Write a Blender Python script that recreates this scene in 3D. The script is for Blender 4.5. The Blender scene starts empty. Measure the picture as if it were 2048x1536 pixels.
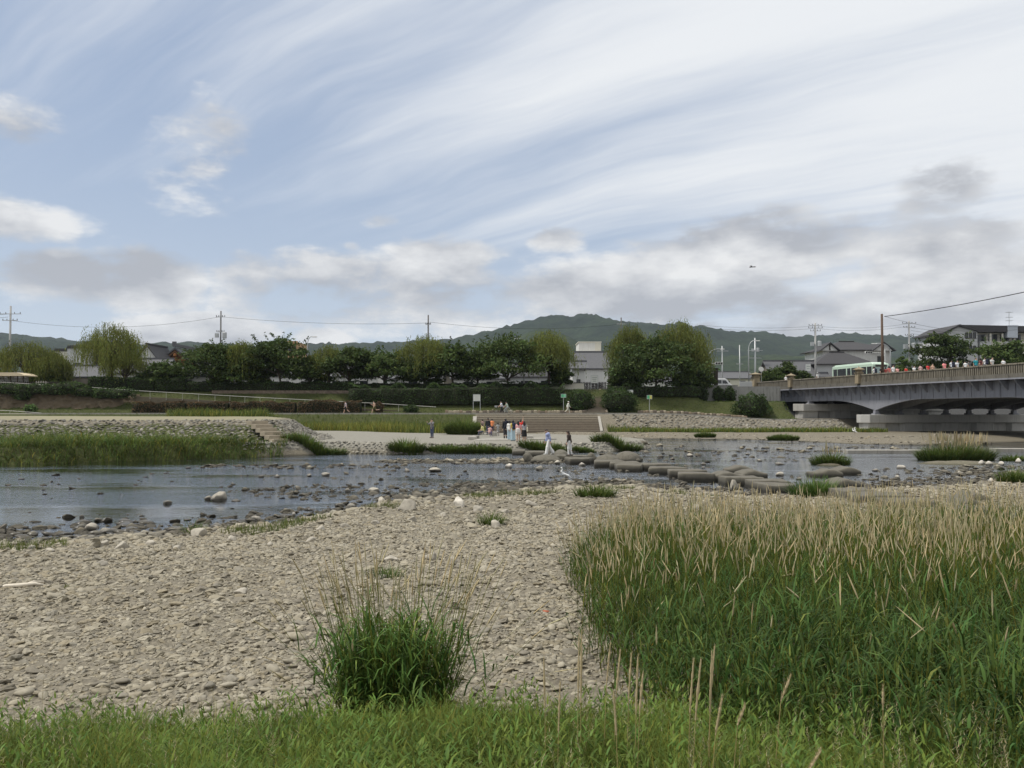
import bpy, bmesh, math, random
import numpy as np
from mathutils import Vector, Matrix

# ------------------------------------------------------------------ camera, sky, sun, exposure
scene = bpy.context.scene
COL = scene.collection
F_PX, HOR, EYE = 1657.0, 820.0, 3.15
PITCH = math.atan((HOR - 768.0) / F_PX)
cam_d = bpy.data.cameras.new('camera'); cam = bpy.data.objects.new('camera', cam_d); COL.objects.link(cam)
cam.location = (0, 0, EYE); cam.rotation_euler = (math.pi / 2 + PITCH, 0, 0)
cam_d.sensor_width = 36.0; cam_d.lens = 36.0 * F_PX / 2048.0
cam_d.clip_start = 0.1; cam_d.clip_end = 20000
scene.camera = cam

SUN_EL, SUN_AZ = math.radians(60), math.radians(264)      # azimuth clockwise from +Y (forward); 264 = from the left, high
sun_dir = Vector((math.sin(SUN_AZ) * math.cos(SUN_EL), math.cos(SUN_AZ) * math.cos(SUN_EL), math.sin(SUN_EL)))
sd = bpy.data.lights.new('sun', 'SUN'); sd.energy = 3.0; sd.angle = math.radians(10); sd.color = (1.0, 0.955, 0.88)
so = bpy.data.objects.new('sun', sd); COL.objects.link(so)
so.rotation_euler = (-sun_dir).to_track_quat('-Z', 'Y').to_euler()

scene.view_settings.view_transform = 'Standard'; scene.view_settings.look = 'None'
scene.view_settings.exposure = 0.24; scene.view_settings.gamma = 1.0
scene.cycles.use_denoising = True
scene.cycles.max_bounces = 6; scene.cycles.transparent_max_bounces = 12
scene.cycles.caustics_reflective = False; scene.cycles.caustics_refractive = False
scene.cycles.volume_bounces = 0; scene.cycles.sample_clamp_indirect = 3.0; scene.cycles.sample_clamp_direct = 8.0

world = bpy.data.worlds.new('World'); scene.world = world; world.use_nodes = True


class S:
    """socket wrapper: arithmetic builds Math nodes"""
    def __init__(s, nt, sock): s.nt, s.k = nt, sock
    def _m(s, op, *a, clamp=False):
        n = s.nt.nodes.new('ShaderNodeMath'); n.operation = op; n.use_clamp = clamp
        for i, v in enumerate((s,) + a):
            if isinstance(v, S): s.nt.links.new(v.k, n.inputs[i])
            else: n.inputs[i].default_value = v
        return S(s.nt, n.outputs[0])
    def __add__(s, o): return s._m('ADD', o)
    __radd__ = __add__
    def __sub__(s, o): return s._m('SUBTRACT', o)
    def __rsub__(s, o): return (s * -1.0) + o
    def __mul__(s, o): return s._m('MULTIPLY', o)
    __rmul__ = __mul__
    def __truediv__(s, o): return s._m('DIVIDE', o)
    def pw(s, o): return s._m('POWER', o)
    def mx(s, o): return s._m('MAXIMUM', o)
    def mn(s, o): return s._m('MINIMUM', o)
    def sat(s): return s._m('ADD', 0.0, clamp=True)
    def step(s, a, b):
        n = s.nt.nodes.new('ShaderNodeMapRange'); n.interpolation_type = 'SMOOTHSTEP'
        s.nt.links.new(s.k, n.inputs[0]); n.inputs[1].default_value = a; n.inputs[2].default_value = b
        return S(s.nt, n.outputs[0])


def comb(nt, x, y, z):
    n = nt.nodes.new('ShaderNodeCombineXYZ')
    for i, v in enumerate((x, y, z)):
        if isinstance(v, S): nt.links.new(v.k, n.inputs[i])
        else: n.inputs[i].default_value = v
    return S(nt, n.outputs[0])


def noise(nt, vec, scale, detail=4, rough=.55, dist=0., dim='3D'):
    n = nt.nodes.new('ShaderNodeTexNoise'); n.noise_dimensions = dim
    n.inputs['Scale'].default_value = scale; n.inputs['Detail'].default_value = detail
    n.inputs['Roughness'].default_value = rough; n.inputs['Distortion'].default_value = dist
    if vec is not None: nt.links.new(vec.k, n.inputs['Vector'])
    return S(nt, n.outputs[0])


def mixc(nt, fac, a, b, blend='MIX'):
    n = nt.nodes.new('ShaderNodeMix'); n.data_type = 'RGBA'; n.blend_type = blend; n.clamp_factor = True
    for i, v in ((0, fac), (6, a), (7, b)):
        if isinstance(v, S): nt.links.new(v.k, n.inputs[i])
        elif i == 0: n.inputs[0].default_value = v
        else: n.inputs[i].default_value = (*v, 1.0)
    return S(nt, n.outputs[2])


def build_world():
    nt = world.node_tree; nt.nodes.clear()
    out = nt.nodes.new('ShaderNodeOutputWorld'); bg = nt.nodes.new('ShaderNodeBackground')
    sky = nt.nodes.new('ShaderNodeTexSky'); sky.sky_type = 'NISHITA'; sky.sun_disc = False
    sky.sun_elevation = SUN_EL; sky.sun_rotation = SUN_AZ
    sky.altitude = 60; sky.air_density = 1.0; sky.dust_density = 1.2; sky.ozone_density = 1.0
    tc = nt.nodes.new('ShaderNodeTexCoord'); sp = nt.nodes.new('ShaderNodeSeparateXYZ')
    nt.links.new(tc.outputs['Generated'], sp.inputs[0])
    x, y, z = (S(nt, sp.outputs[i]) for i in range(3))
    hz = (x * x + y * y).pw(.5).mx(.02)
    el = z / hz                                                  # tangent of the elevation
    n = nt.nodes.new('ShaderNodeMath'); n.operation = 'ARCTAN2'
    nt.links.new(x.k, n.inputs[0]); nt.links.new(y.k, n.inputs[1]); az = S(nt, n.outputs[0])
    zc = z.mx(0.0) + .12
    pxx, pyy = x / zc, y / zc
    s_, t_ = pxx * .8 - pyy * .6, pxx * .6 + pyy * .8             # along / across the cirrus
    warp = noise(nt, comb(nt, s_ * .5, t_ * .8, 3.1), 1.2, 3)
    c1 = noise(nt, comb(nt, s_ * .22, t_ * 1.7 + warp * .9, .0), 1.6, 5, .62)
    c2 = noise(nt, comb(nt, s_ * .7, t_ * 5.0 + warp * 2.0, 7.), 1.3, 4, .65)
    veil = noise(nt, comb(nt, s_ * .35, t_ * .55, 11.), .9, 3, .5)
    base = (s_ + 1.5) * .55 + (veil - .5) * .9
    band = (t_ - 1.62) / .16
    band = (band * band * -1.0)
    band = band._m('EXPONENT') * (s_ + 2.4).step(.3, 1.3) * .6
    cir = (base + (c1 - .5) * 2.1 + (c2 - .5) * .7 + band + .12).step(-.45, 1.05)
    hazew = (el * -7.5)._m('EXPONENT') * .85                      # whitening to the horizon
    skyc = S(nt, sky.outputs[0])
    k = nt.nodes.new('ShaderNodeVectorMath'); k.operation = 'SCALE'; k.inputs['Scale'].default_value = SKY_STRENGTH
    nt.links.new(skyc.k, k.inputs[0]); skyc = S(nt, k.outputs[0])
    col = mixc(nt, .70, skyc, (.315, .395, .54))                    # thin high veil over the blue
    col = mixc(nt, hazew, col, (.66, .73, .80))
    col = mixc(nt, cir * .95, col, (.745, .765, .785))
    # low cumulus: blobs (azimuth, elevation tan, radius az, radius el) plus loose noise everywhere
    def bl(x0, x1, y0, y1, w=1.0):                                # cloud outline given by its extent in the photograph
        q = (x0 + x1) / 2; a_ = math.atan((q - 1024) / F_PX); return (a_, (HOR - (y0 + y1) / 2) / F_PX * math.cos(a_), abs(math.atan((x1 - 1024) / F_PX) - math.atan((x0 - 1024) / F_PX)) / 2, (y1 - y0) / 2 / F_PX * math.cos(a_), w)
    blobs = [bl(-90, 125, 400, 480, .5), bl(-60, 112, 205, 290, .35), bl(275, 475, 205, 385, .5), bl(-40, 260, 505, 600), bl(180, 410, 500, 612), bl(400, 545, 520, 615, .55), bl(590, 1000, 500, 630, .9), bl(740, 990, 475, 545, .75), bl(980, 1520, 515, 650),
             bl(722, 794, 424, 458, .7), bl(1066, 1174, 444, 504, .75), bl(684, 724, 482, 502, .6), bl(1290, 1800, 425, 555), bl(1680, 2200, 425, 610), bl(1800, 1995, 335, 445, .55), bl(1500, 2200, 560, 655, .8), bl(255, 525, 632, 700, .9), bl(595, 705, 655, 700, .8), bl(1250, 2200, 610, 690, .6), bl(600, 1000, 590, 670, .7)]
    wv = comb(nt, az * 5.0, el * 11.0, 2.2)
    nb = noise(nt, wv, 1.5, 7, .6)
    nl1 = noise(nt, wv, 1.5, 2, .5)
    nb2 = noise(nt, comb(nt, az * 5.0 - .12, el * 11.0 + .50, 2.2), 1.5, 2, .5)
    D = None
    for a, e, ra, re, w in blobs:
        u, v = (az - a) / (ra * 1.2), (el - e) / (re * 1.2)
        d = (1.0 - (u * u + v * v)) * w + (w - 1.0) * .3
        D = d if D is None else D.mx(d)
    D = D.mx(-1.2)
    gen = (noise(nt, comb(nt, az * 2.2, el * 6.0, 9.), 1.0, 2) - .62) * 4.0     # scattered clouds round the rest of the sky
    front = (y * 1.0).step(.3, .75)
    D = D * front + (gen - .8) * (1.0 - front)
    dens = (D * .80 + (nb - .5) * 3.2 + .14)
    cov = dens.step(-.10, .58)
    lit = ((nl1 - nb2) * 3.0 + (nb - nl1) * 4.2 + .44 - dens * .22 - az * .08).sat()
    ccol = mixc(nt, lit, (.375, .388, .42), (.76, .76, .755))
    col = mixc(nt, cov * .9, col, ccol)
    gnd = (z * -1.0).step(0.0, .04)
    col = mixc(nt, gnd, col, (.2, .2, .19))
    nt.links.new(col.k, bg.inputs[0]); bg.inputs[1].default_value = 1.0
    nt.links.new(bg.outputs[0], out.inputs[0])


SKY_STRENGTH = 0.10
build_world()
world.cycles.sampling_method = 'MANUAL'; world.cycles.sample_map_resolution = 256

# ------------------------------------------------------------------ helpers
rng = np.random.default_rng(7)
random.seed(7)


def ray(px, py):
    u, v = (px - 1024) / F_PX, (768 - py) / F_PX
    c, s = math.cos(PITCH), math.sin(PITCH)
    return u, c - v * s, s + v * c


def P(px, py, Y):
    dx, dy, dz = ray(px, py); k = Y / dy
    return Vector((dx * k, Y, EYE + dz * k))


def G(px, py, z):
    dx, dy, dz = ray(px, py); k = (z - EYE) / dz
    return Vector((dx * k, dy * k, z))


def XZ(px, py, Y):
    p = P(px, py, Y); return p.x, p.z


def npmesh(name, V, F):
    """V (n,3); F array (m,3|4) or list of such arrays"""
    if isinstance(F, np.ndarray): F = [F]
    F = [np.asarray(f, dtype=np.int32) for f in F if len(f)]
    me = bpy.data.meshes.new(name)
    V = np.ascontiguousarray(V, dtype=np.float32)
    me.vertices.add(len(V)); me.vertices.foreach_set('co', V.ravel())
    li = np.concatenate([f.ravel() for f in F]); tot = np.concatenate([np.full(len(f), f.shape[1], np.int32) for f in F])
    st = np.concatenate([[0], np.cumsum(tot)[:-1]]).astype(np.int32)
    me.loops.add(len(li)); me.loops.foreach_set('vertex_index', li)
    me.polygons.add(len(tot)); me.polygons.foreach_set('loop_start', st); me.polygons.foreach_set('loop_total', tot)
    me.update(calc_edges=True)
    return me


def setcol(me, C):
    """per-vertex colour attribute Col"""
    a = me.color_attributes.new('Col', 'FLOAT_COLOR', 'POINT')
    C = np.asarray(C, np.float32)
    if C.shape[1] == 3: C = np.concatenate([C, np.ones((len(C), 1), np.float32)], 1)
    a.data.foreach_set('color', np.ascontiguousarray(C).ravel())


def link(name, me, mat=None, parent=None, smooth=False):
    o = bpy.data.objects.new(name, me); COL.objects.link(o)
    if mat is not None and len(me.materials) == 0:
        for m in (mat if isinstance(mat, (list, tuple)) else [mat]): me.materials.append(m)
    if parent is not None: o.parent = parent
    if smooth: me.polygons.foreach_set('use_smooth', np.ones(len(me.polygons), bool))
    return o


def tag(o, label, cat, group=None, kind=None):
    if label: o['label'] = label
    if cat: o['category'] = cat
    if group: o['group'] = group
    if kind: o['kind'] = kind
    return o


def struct(o): o['kind'] = 'structure'; return o
def stuff(o): o['kind'] = 'stuff'; return o


def empty(name, loc, label, cat, group=None, rz=0.0):
    o = bpy.data.objects.new(name, None); COL.objects.link(o); o.empty_display_size = .2
    o.location = loc; o.rotation_euler = (0, 0, rz)
    return tag(o, label, cat, group)


def copy_tree(o, parent=None):
    c = o.copy(); COL.objects.link(c)
    if parent is not None: c.parent = parent
    for ch in list(o.children): copy_tree(ch, c)
    return c


class MB:
    def __init__(s): s.V, s.F, s.M = [], [], []
    def add(s, V, F, m=0):
        b = len(s.V); s.V += [tuple(v) for v in V]; s.F += [tuple(i + b for i in f) for f in F]; s.M += [m] * len(F); return s
    def box(s, c, d, rz=0., m=0, taper=1.0):
        x, y, z = d[0] / 2, d[1] / 2, d[2] / 2; co, si = math.cos(rz), math.sin(rz); V = []
        for k in (-1, 1):
            t = taper if k > 0 else 1.0
            for i, j in ((-1, -1), (1, -1), (1, 1), (-1, 1)):
                a, b = i * x * t, j * y * t; V.append((c[0] + a * co - b * si, c[1] + a * si + b * co, c[2] + k * z))
        return s.add(V, [(3, 2, 1, 0), (4, 5, 6, 7), (0, 1, 5, 4), (1, 2, 6, 5), (2, 3, 7, 6), (3, 0, 4, 7)], m)
    def tube(s, pts, r, n=6, m=0, caps=True):
        pts = [Vector(p) for p in pts]; R = r if isinstance(r, (list, tuple)) else [r] * len(pts); V = []
        for i, p in enumerate(pts):
            t = (pts[min(i + 1, len(pts) - 1)] - pts[max(i - 1, 0)]).normalized()
            a = t.cross(Vector((0, 0, 1)) if abs(t.z) < .9 else Vector((0, 1, 0))).normalized(); b = t.cross(a)
            for k in range(n):
                q = 2 * math.pi * k / n; V.append(p + (a * math.cos(q) + b * math.sin(q)) * R[i])
        F = [(i * n + k, i * n + (k + 1) % n, (i + 1) * n + (k + 1) % n, (i + 1) * n + k) for i in range(len(pts) - 1) for k in range(n)]
        if caps: F += [tuple(range(n))[::-1], tuple(range((len(pts) - 1) * n, len(pts) * n))]
        return s.add(V, F, m)
    def lathe(s, prof, c=(0, 0, 0), n=12, m=0):
        V = [(c[0] + r * math.cos(2 * math.pi * k / n), c[1] + r * math.sin(2 * math.pi * k / n), c[2] + z) for r, z in prof for k in range(n)]
        F = [(i * n + k, i * n + (k + 1) % n, (i + 1) * n + (k + 1) % n, (i + 1) * n + k) for i in range(len(prof) - 1) for k in range(n)]
        F += [tuple(range(n))[::-1], tuple(range((len(prof) - 1) * n, len(prof) * n))]
        return s.add(V, F, m)
    def prism(s, poly, y0, y1, axis='y', m=0):
        """poly of 2D points extruded along an axis: y -> (x,z) outline, x -> (y,z) outline, z -> (x,y) outline"""
        f = {'y': lambda p, q: (p[0], q, p[1]), 'x': lambda p, q: (q, p[0], p[1]), 'z': lambda p, q: (p[0], p[1], q)}[axis]
        n = len(poly); V = [f(p, y0) for p in poly] + [f(p, y1) for p in poly]
        return s.add(V, [tuple(range(n))[::-1], tuple(range(n, 2 * n))] + [(i, (i + 1) % n, n + (i + 1) % n, n + i) for i in range(n)], m)
    def mesh(s, name):
        me = bpy.data.meshes.new(name); me.from_pydata(s.V, [], s.F)
        bm = bmesh.new(); bm.from_mesh(me); bmesh.ops.recalc_face_normals(bm, faces=bm.faces); bm.to_mesh(me); bm.free()
        if any(s.M): me.polygons.foreach_set('material_index', s.M)
        return me
    def build(s, name, mat, parent=None, smooth=False, bevel=0.):
        o = link(name, s.mesh(name), mat, parent, smooth)
        if bevel:
            bm = bmesh.new(); bm.from_mesh(o.data)
            bmesh.ops.bevel(bm, geom=list(bm.edges), offset=bevel, segments=1, affect='EDGES', clamp_overlap=True)
            bm.to_mesh(o.data); bm.free()
        return o


# ---- implicit surfaces (bodies, birds, carved stones): smooth union of round cones, polygonised with surface nets
def sdf_mesh(prims, res, k=.02, cuts=(), warp=None):
    lo, hi = np.full(3, 1e9), np.full(3, -1e9)
    for p in prims:
        if p[0] == 'c':
            a, b, ra, rb = np.array(p[1]), np.array(p[2]), p[3], p[4]
            lo = np.minimum(lo, np.minimum(a - ra, b - rb)); hi = np.maximum(hi, np.maximum(a + ra, b + rb))
        else:
            c, r = np.array(p[1]), max(p[2]); lo = np.minimum(lo, c - r); hi = np.maximum(hi, c + r)
    lo -= 2.5 * res + k; hi += 2.5 * res + k
    n = np.ceil((hi - lo) / res).astype(int) + 1
    g = np.stack(np.meshgrid(*[lo[i] + res * np.arange(n[i]) for i in range(3)], indexing='ij'), -1)
    acc = np.zeros(g.shape[:3])
    for p in prims:
        if p[0] == 'c':
            a, b = np.array(p[1], float), np.array(p[2], float); ab = b - a; L = max(ab @ ab, 1e-9)
            t = np.clip(((g - a) @ ab) / L, 0, 1)
            d = np.linalg.norm(g - a - t[..., None] * ab, axis=-1) - (p[3] + t * (p[4] - p[3]))
        else:
            q = g - np.array(p[1], float)
            if len(p) > 3: q = q @ p[3]
            r = np.array(p[2], float); k0 = np.linalg.norm(q / r, axis=-1); k1 = np.linalg.norm(q / (r * r), axis=-1)
            d = k0 * (k0 - 1) / np.maximum(k1, 1e-6)
        acc += np.exp(np.clip(-d / k, -60, 60))
    D = -k * np.log(acc + 1e-30)
    for pt, nn in cuts: D = np.maximum(D, (g - np.array(pt)) @ np.array(nn))
    if warp is not None: D = D + warp(g)
    s = D < 0
    c = np.zeros(n - 1, int)
    for i in (0, 1):
        for j in (0, 1):
            for l in (0, 1): c += s[i:n[0] - 1 + i, j:n[1] - 1 + j, l:n[2] - 1 + l]
    act = (c > 0) & (c < 8); idx = -np.ones(act.shape, int); cells = np.argwhere(act); idx[act] = np.arange(len(cells))
    sm = np.zeros((len(cells), 3)); cnt = np.zeros(len(cells)); cor = [(i, j, l) for i in (0, 1) for j in (0, 1) for l in (0, 1)]
    for a in cor:
        for ax in range(3):
            if a[ax]: continue
            b = list(a); b[ax] = 1
            A, B = cells + np.array(a), cells + np.array(b)
            da, db = D[A[:, 0], A[:, 1], A[:, 2]], D[B[:, 0], B[:, 1], B[:, 2]]
            mk = (da < 0) != (db < 0); t = np.where(mk, da / np.where(mk, da - db, 1), 0)
            pt = A.astype(float); pt[:, ax] += t
            sm[mk] += pt[mk]; cnt[mk] += 1
    V = lo + res * sm / np.maximum(cnt, 1)[:, None]
    Fs = []
    for ax in range(3):
        sl0 = [slice(None)] * 3; sl1 = [slice(None)] * 3; sl0[ax] = slice(0, -1); sl1[ax] = slice(1, None)
        e = np.argwhere(s[tuple(sl0)] != s[tuple(sl1)])
        u, v = (ax + 1) % 3, (ax + 2) % 3
        e = e[(e[:, u] > 0) & (e[:, v] > 0) & (e[:, u] < n[u] - 1) & (e[:, v] < n[v] - 1)]
        if not len(e): continue
        du = np.eye(3, dtype=int)[u]; dv = np.eye(3, dtype=int)[v]
        q = [idx[tuple((e - a).T)] for a in (du + dv, dv, 0 * du, du)]
        f = np.stack(q, 1); fl = ~s[tuple(e.T)]
        f[fl] = f[fl][:, ::-1]; Fs.append(f)
    F = np.concatenate(Fs); F = F[(F >= 0).all(1)]
    return V, F


def nz(x, y, seed=0, sc=1.0):
    """cheap smooth 2-D noise, about -1..1"""
    r = np.random.default_rng(seed); out = 0
    for i in range(6):
        a = r.uniform(0, 6.28); f = sc * (1.0 + .9 * i) * r.uniform(.7, 1.3); ph = r.uniform(0, 6.28, 2)
        out = out + np.sin((x * np.cos(a) + y * np.sin(a)) * f + ph[0] + 1.3 * np.sin((-x * np.sin(a) + y * np.cos(a)) * f * .7 + ph[1])) / (1 + .6 * i)
    return out / 2.4


def blades(base, az, length, width, lean, curl, segs=3, side=None):
    """grass blades / leaves: ribbons that rise and bend over. All arguments are arrays of length N. Returns V, F and
    per-vertex parameter t. lean = start angle from the vertical, curl = extra angle gained to the tip"""
    N = len(base); h = np.stack([np.cos(az), np.sin(az), np.zeros(N)], 1)
    sd_ = np.stack([-np.sin(az), np.cos(az), np.zeros(N)], 1) if side is None else side
    p = base.copy(); V = []; T = []
    for i in range(segs + 1):
        t = i / segs
        w = width * (1 - t ** 1.6) * (.55 + .45 * min(1, t * 4 + .2)) if i < segs else width * .04
        V += [p - sd_ * w[:, None] / 2, p + sd_ * w[:, None] / 2] if i < segs else [p]
        T += [np.full(N, t)] * (2 if i < segs else 1)
        th = lean + curl * (t + .5 / segs)
        p = p + (h * np.sin(th)[:, None] + np.array([0, 0, 1.]) * np.cos(th)[:, None]) * (length / segs)[:, None]
    V = np.stack(V, 1); T = np.stack(T, 1); k = 2 * segs + 1
    b = (np.arange(N) * k)[:, None]
    Q = np.concatenate([b + np.array([2 * i, 2 * i + 1, 2 * i + 3, 2 * i + 2]) for i in range(segs - 1)]) if segs > 1 else np.zeros((0, 4), int)
    Tt = b + np.array([2 * segs - 2, 2 * segs - 1, 2 * segs])
    return V.reshape(-1, 3), [Q, Tt], T.reshape(-1), np.repeat(np.arange(N), k)


class Acc:
    """accumulates numpy meshes with colours"""
    def __init__(s): s.V, s.Q, s.T, s.C, s.n = [], [], [], [], 0
    def add(s, V, F, C):
        for f in (F if isinstance(F, list) else [F]):
            if len(f): (s.Q if f.shape[1] == 4 else s.T).append(f + s.n)
        s.V.append(V); s.C.append(C); s.n += len(V)
    def build(s, name, mat, parent=None, smooth=False):
        F = [np.concatenate(x) for x in (s.Q, s.T) if x]
        me = npmesh(name, np.concatenate(s.V), F); setcol(me, np.concatenate(s.C)); return link(name, me, mat, parent, smooth)


# ------------------------------------------------------------------ materials
def new_mat(name):
    m = bpy.data.materials.new(name); m.use_nodes = True; nt = m.node_tree
    b = nt.nodes['Principled BSDF']; return m, nt, b


def coords(nt, which='Object'):
    n = nt.nodes.new('ShaderNodeTexCoord'); return S(nt, n.outputs[which])


def worldpos(nt):
    n = nt.nodes.new('ShaderNodeNewGeometry'); return S(nt, n.outputs['Position'])


def bump(nt, b, h, strength=.4, dist=.02):
    n = nt.nodes.new('ShaderNodeBump'); n.inputs['Strength'].default_value = strength; n.inputs['Distance'].default_value = dist
    nt.links.new(h.k, n.inputs['Height']); nt.links.new(n.outputs[0], b.inputs['Normal'])


def mat(name, c, rough=.7, var=.25, scale=3.0, bmp=.15, bdist=.01, spec=.3, dirt=None, metal=0., c2=None, wet=None):
    m, nt, b = new_mat(name); v = worldpos(nt)
    n1 = noise(nt, v, scale, 5, .6); n2 = noise(nt, v, scale * 7, 3)
    f = ((n1 - .5) * 2.2 + (n2 - .5) * .8) * var + 1.0
    base = mixc(nt, (n1 - .5) * 3.0 + .5, c, c2) if c2 else c
    g = comb(nt, f, f, f)
    col = mixc(nt, 1.0, base, g, 'MULTIPLY')
    if dirt:
        sep = nt.nodes.new('ShaderNodeSeparateXYZ'); nt.links.new(v.k, sep.inputs[0])
        st = noise(nt, comb(nt, S(nt, sep.outputs[0]) * 2.5, S(nt, sep.outputs[1]) * 2.5, S(nt, sep.outputs[2]) * .35), 1.6, 5, .65)
        col = mixc(nt, st.step(.48, .72) * dirt[1], col, dirt[0])
    if wet:                                                       # damp band above the water line
        sep = nt.nodes.new('ShaderNodeSeparateXYZ'); nt.links.new(v.k, sep.inputs[0])
        col = mixc(nt, (1.0 - (S(nt, sep.outputs[2]) + (n1 - .5) * .18).step(.06, .24)) * .85, col, wet)
    nt.links.new(col.k, b.inputs['Base Color'])
    b.inputs['Roughness'].default_value = rough; b.inputs['Specular IOR Level'].default_value = spec; b.inputs['Metallic'].default_value = metal
    if bmp: bump(nt, b, n1 * .6 + n2 * .4, bmp, bdist)
    return m


def leaf_mat(name, c, rough=.55, trans=.3, var=.35):
    m, nt, b = new_mat(name)
    at = nt.nodes.new('ShaderNodeAttribute'); at.attribute_name = 'Col'
    oi = nt.nodes.new('ShaderNodeObjectInfo')
    n1 = noise(nt, worldpos(nt), 1.3, 3)
    f = (n1 - .5) * 2 * var + 1.0
    col = mixc(nt, 1.0, c, S(nt, at.outputs['Color']), 'MULTIPLY')
    col = mixc(nt, 1.0, col, comb(nt, f, f, f), 'MULTIPLY')
    nt.links.new(col.k, b.inputs['Base Color']); b.inputs['Roughness'].default_value = rough; b.inputs['Specular IOR Level'].default_value = .12
    tr = nt.nodes.new('ShaderNodeBsdfTranslucent'); nt.links.new(col.k, tr.inputs[0])
    mx = nt.nodes.new('ShaderNodeMixShader'); mx.inputs[0].default_value = trans
    nt.links.new(b.outputs[0], mx.inputs[1]); nt.links.new(tr.outputs[0], mx.inputs[2])
    nt.links.new(mx.outputs[0], nt.nodes['Material Output'].inputs[0])
    return m


def attr_mat(name, rough=.75, var=.3, scale=14., bmp=.4, bdist=.01, wet=True):
    """stones: colour from the Col attribute, mottled; stones whose feet stand in the river are wet and dark"""
    m, nt, b = new_mat(name)
    at = nt.nodes.new('ShaderNodeAttribute'); at.attribute_name = 'Col'
    v = worldpos(nt); n1 = noise(nt, v, scale, 5, .65); n2 = noise(nt, v, scale * .2, 3)
    f = ((n1 - .5) * 1.6 + (n2 - .5) * .9) * 2 * var + 1.0
    col = mixc(nt, 1.0, S(nt, at.outputs['Color']), comb(nt, f, f, f), 'MULTIPLY')
    if wet:
        sep = nt.nodes.new('ShaderNodeSeparateXYZ'); nt.links.new(v.k, sep.inputs[0])
        w = 1.0 - (S(nt, sep.outputs[2]) + (n2 - .5) * .10).step(.05, .17)
        col = mixc(nt, w * .8, col, (.035, .032, .026))
        r = (1.0 - w) * (rough - .25) + .25
        nt.links.new(r.k, b.inputs['Roughness'])
    else: b.inputs['Roughness'].default_value = rough
    nt.links.new(col.k, b.inputs['Base Color']); b.inputs['Specular IOR Level'].default_value = .25
    bump(nt, b, n1, bmp, bdist)
    return m
# ------------------------------------------------------------------ the lie of the land
def sdpoly(x, y, poly):
    """signed distance, positive inside"""
    P_ = np.array(poly, float); d = np.full(np.shape(x), 1e9); ins = np.zeros(np.shape(x), bool)
    for i in range(len(P_)):
        a, b = P_[i], P_[(i + 1) % len(P_)]; ex, ey = b - a; wx, wy = x - a[0], y - a[1]
        t = np.clip((wx * ex + wy * ey) / (ex * ex + ey * ey), 0, 1)
        d = np.minimum(d, np.hypot(wx - ex * t, wy - ey * t))
        c = ((a[1] <= y) & (b[1] > y)) | ((b[1] <= y) & (a[1] > y))
        xi = a[0] + (y - a[1]) * ex / (ey if abs(ey) > 1e-9 else 1e-9)
        ins ^= c & (x < xi)
    return np.where(ins, d, -d)


def sst(a, b, x): t = np.clip((x - a) / (b - a), 0, 1); return t * t * (3 - 2 * t)


_near = [G(a, b, 0) for a, b in ((-500, 1110), (0, 1086), (120, 1083), (250, 1074), (420, 1062), (560, 1052), (640, 1038), (760, 1010), (900, 996), (1000, 986), (1130, 977), (1250, 975),
                                 (1400, 988), (1520, 996), (1640, 990), (1760, 980), (1880, 978), (1960, 968), (2060, 958))]
NX = np.array([p.x for p in _near] + [45, 90, 160]); NY = np.array([p.y for p in _near] + [44, 48, 50])
def Ynear(x): return np.interp(x, NX, NY) + .35 * nz(x, x * .3, 3, 1.4) + .15 * nz(x, x, 5, 4.0)
_fb = [G(a, b, 0) for a, b in ((950, 869), (1050, 872), (1150, 876), (1300, 878), (1500, 880), (1620, 884), (1720, 889), (1850, 890), (2048, 884))]
FX = np.array([-80] + [p.x for p in _fb] + [160]); FY = np.array([104] + [p.y for p in _fb] + [92])
def Yfar(x): return np.interp(x, FX, FY) + .3 * nz(x, x * .2, 8, .8)
LOWER = [(-90, 46), (-30, 48.5), (-17.5, 56.2), (-13, 60.8), (0, 61.3), (6, 62.5), (10.5, 67.4), (11.5, 72), (9, 82), (0, 90), (-14, 91), (-25, 95), (-90, 110)]
MOUND = [(-90, 56.5), (-40, 58), (-19, 60.3), (-18, 63), (-21, 78), (-30, 98), (-90, 106)]
MEADOW = [(-90, 107), (-26, 92), (-14, 86.2), (-5, 86), (-3.4, 92), (-3.4, 104.2), (-90, 106)]
YW = 104.0
def YWf(x): return YW + 11.5 * sst(42.3, 45.0, x)
ISLES = [(26.2, 48.6, 3.6, 2.0, .05), (18.2, 47.5, 1.2, .8, .0), (31, 46, 5.0, 1.3, .0), (29, 38.5, 3.5, 2.2, .3), (-1.5, 50.5, 6.5, 2.0, -.12), (5.0, 36.0, 1.5, .8, -.05)]
def zpath(x): return 2.7 - .8 * sst(18, 36, x)
def Zlower(x): return .66 + np.clip((-x - 5) / 12, 0, 1) * .27


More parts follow.
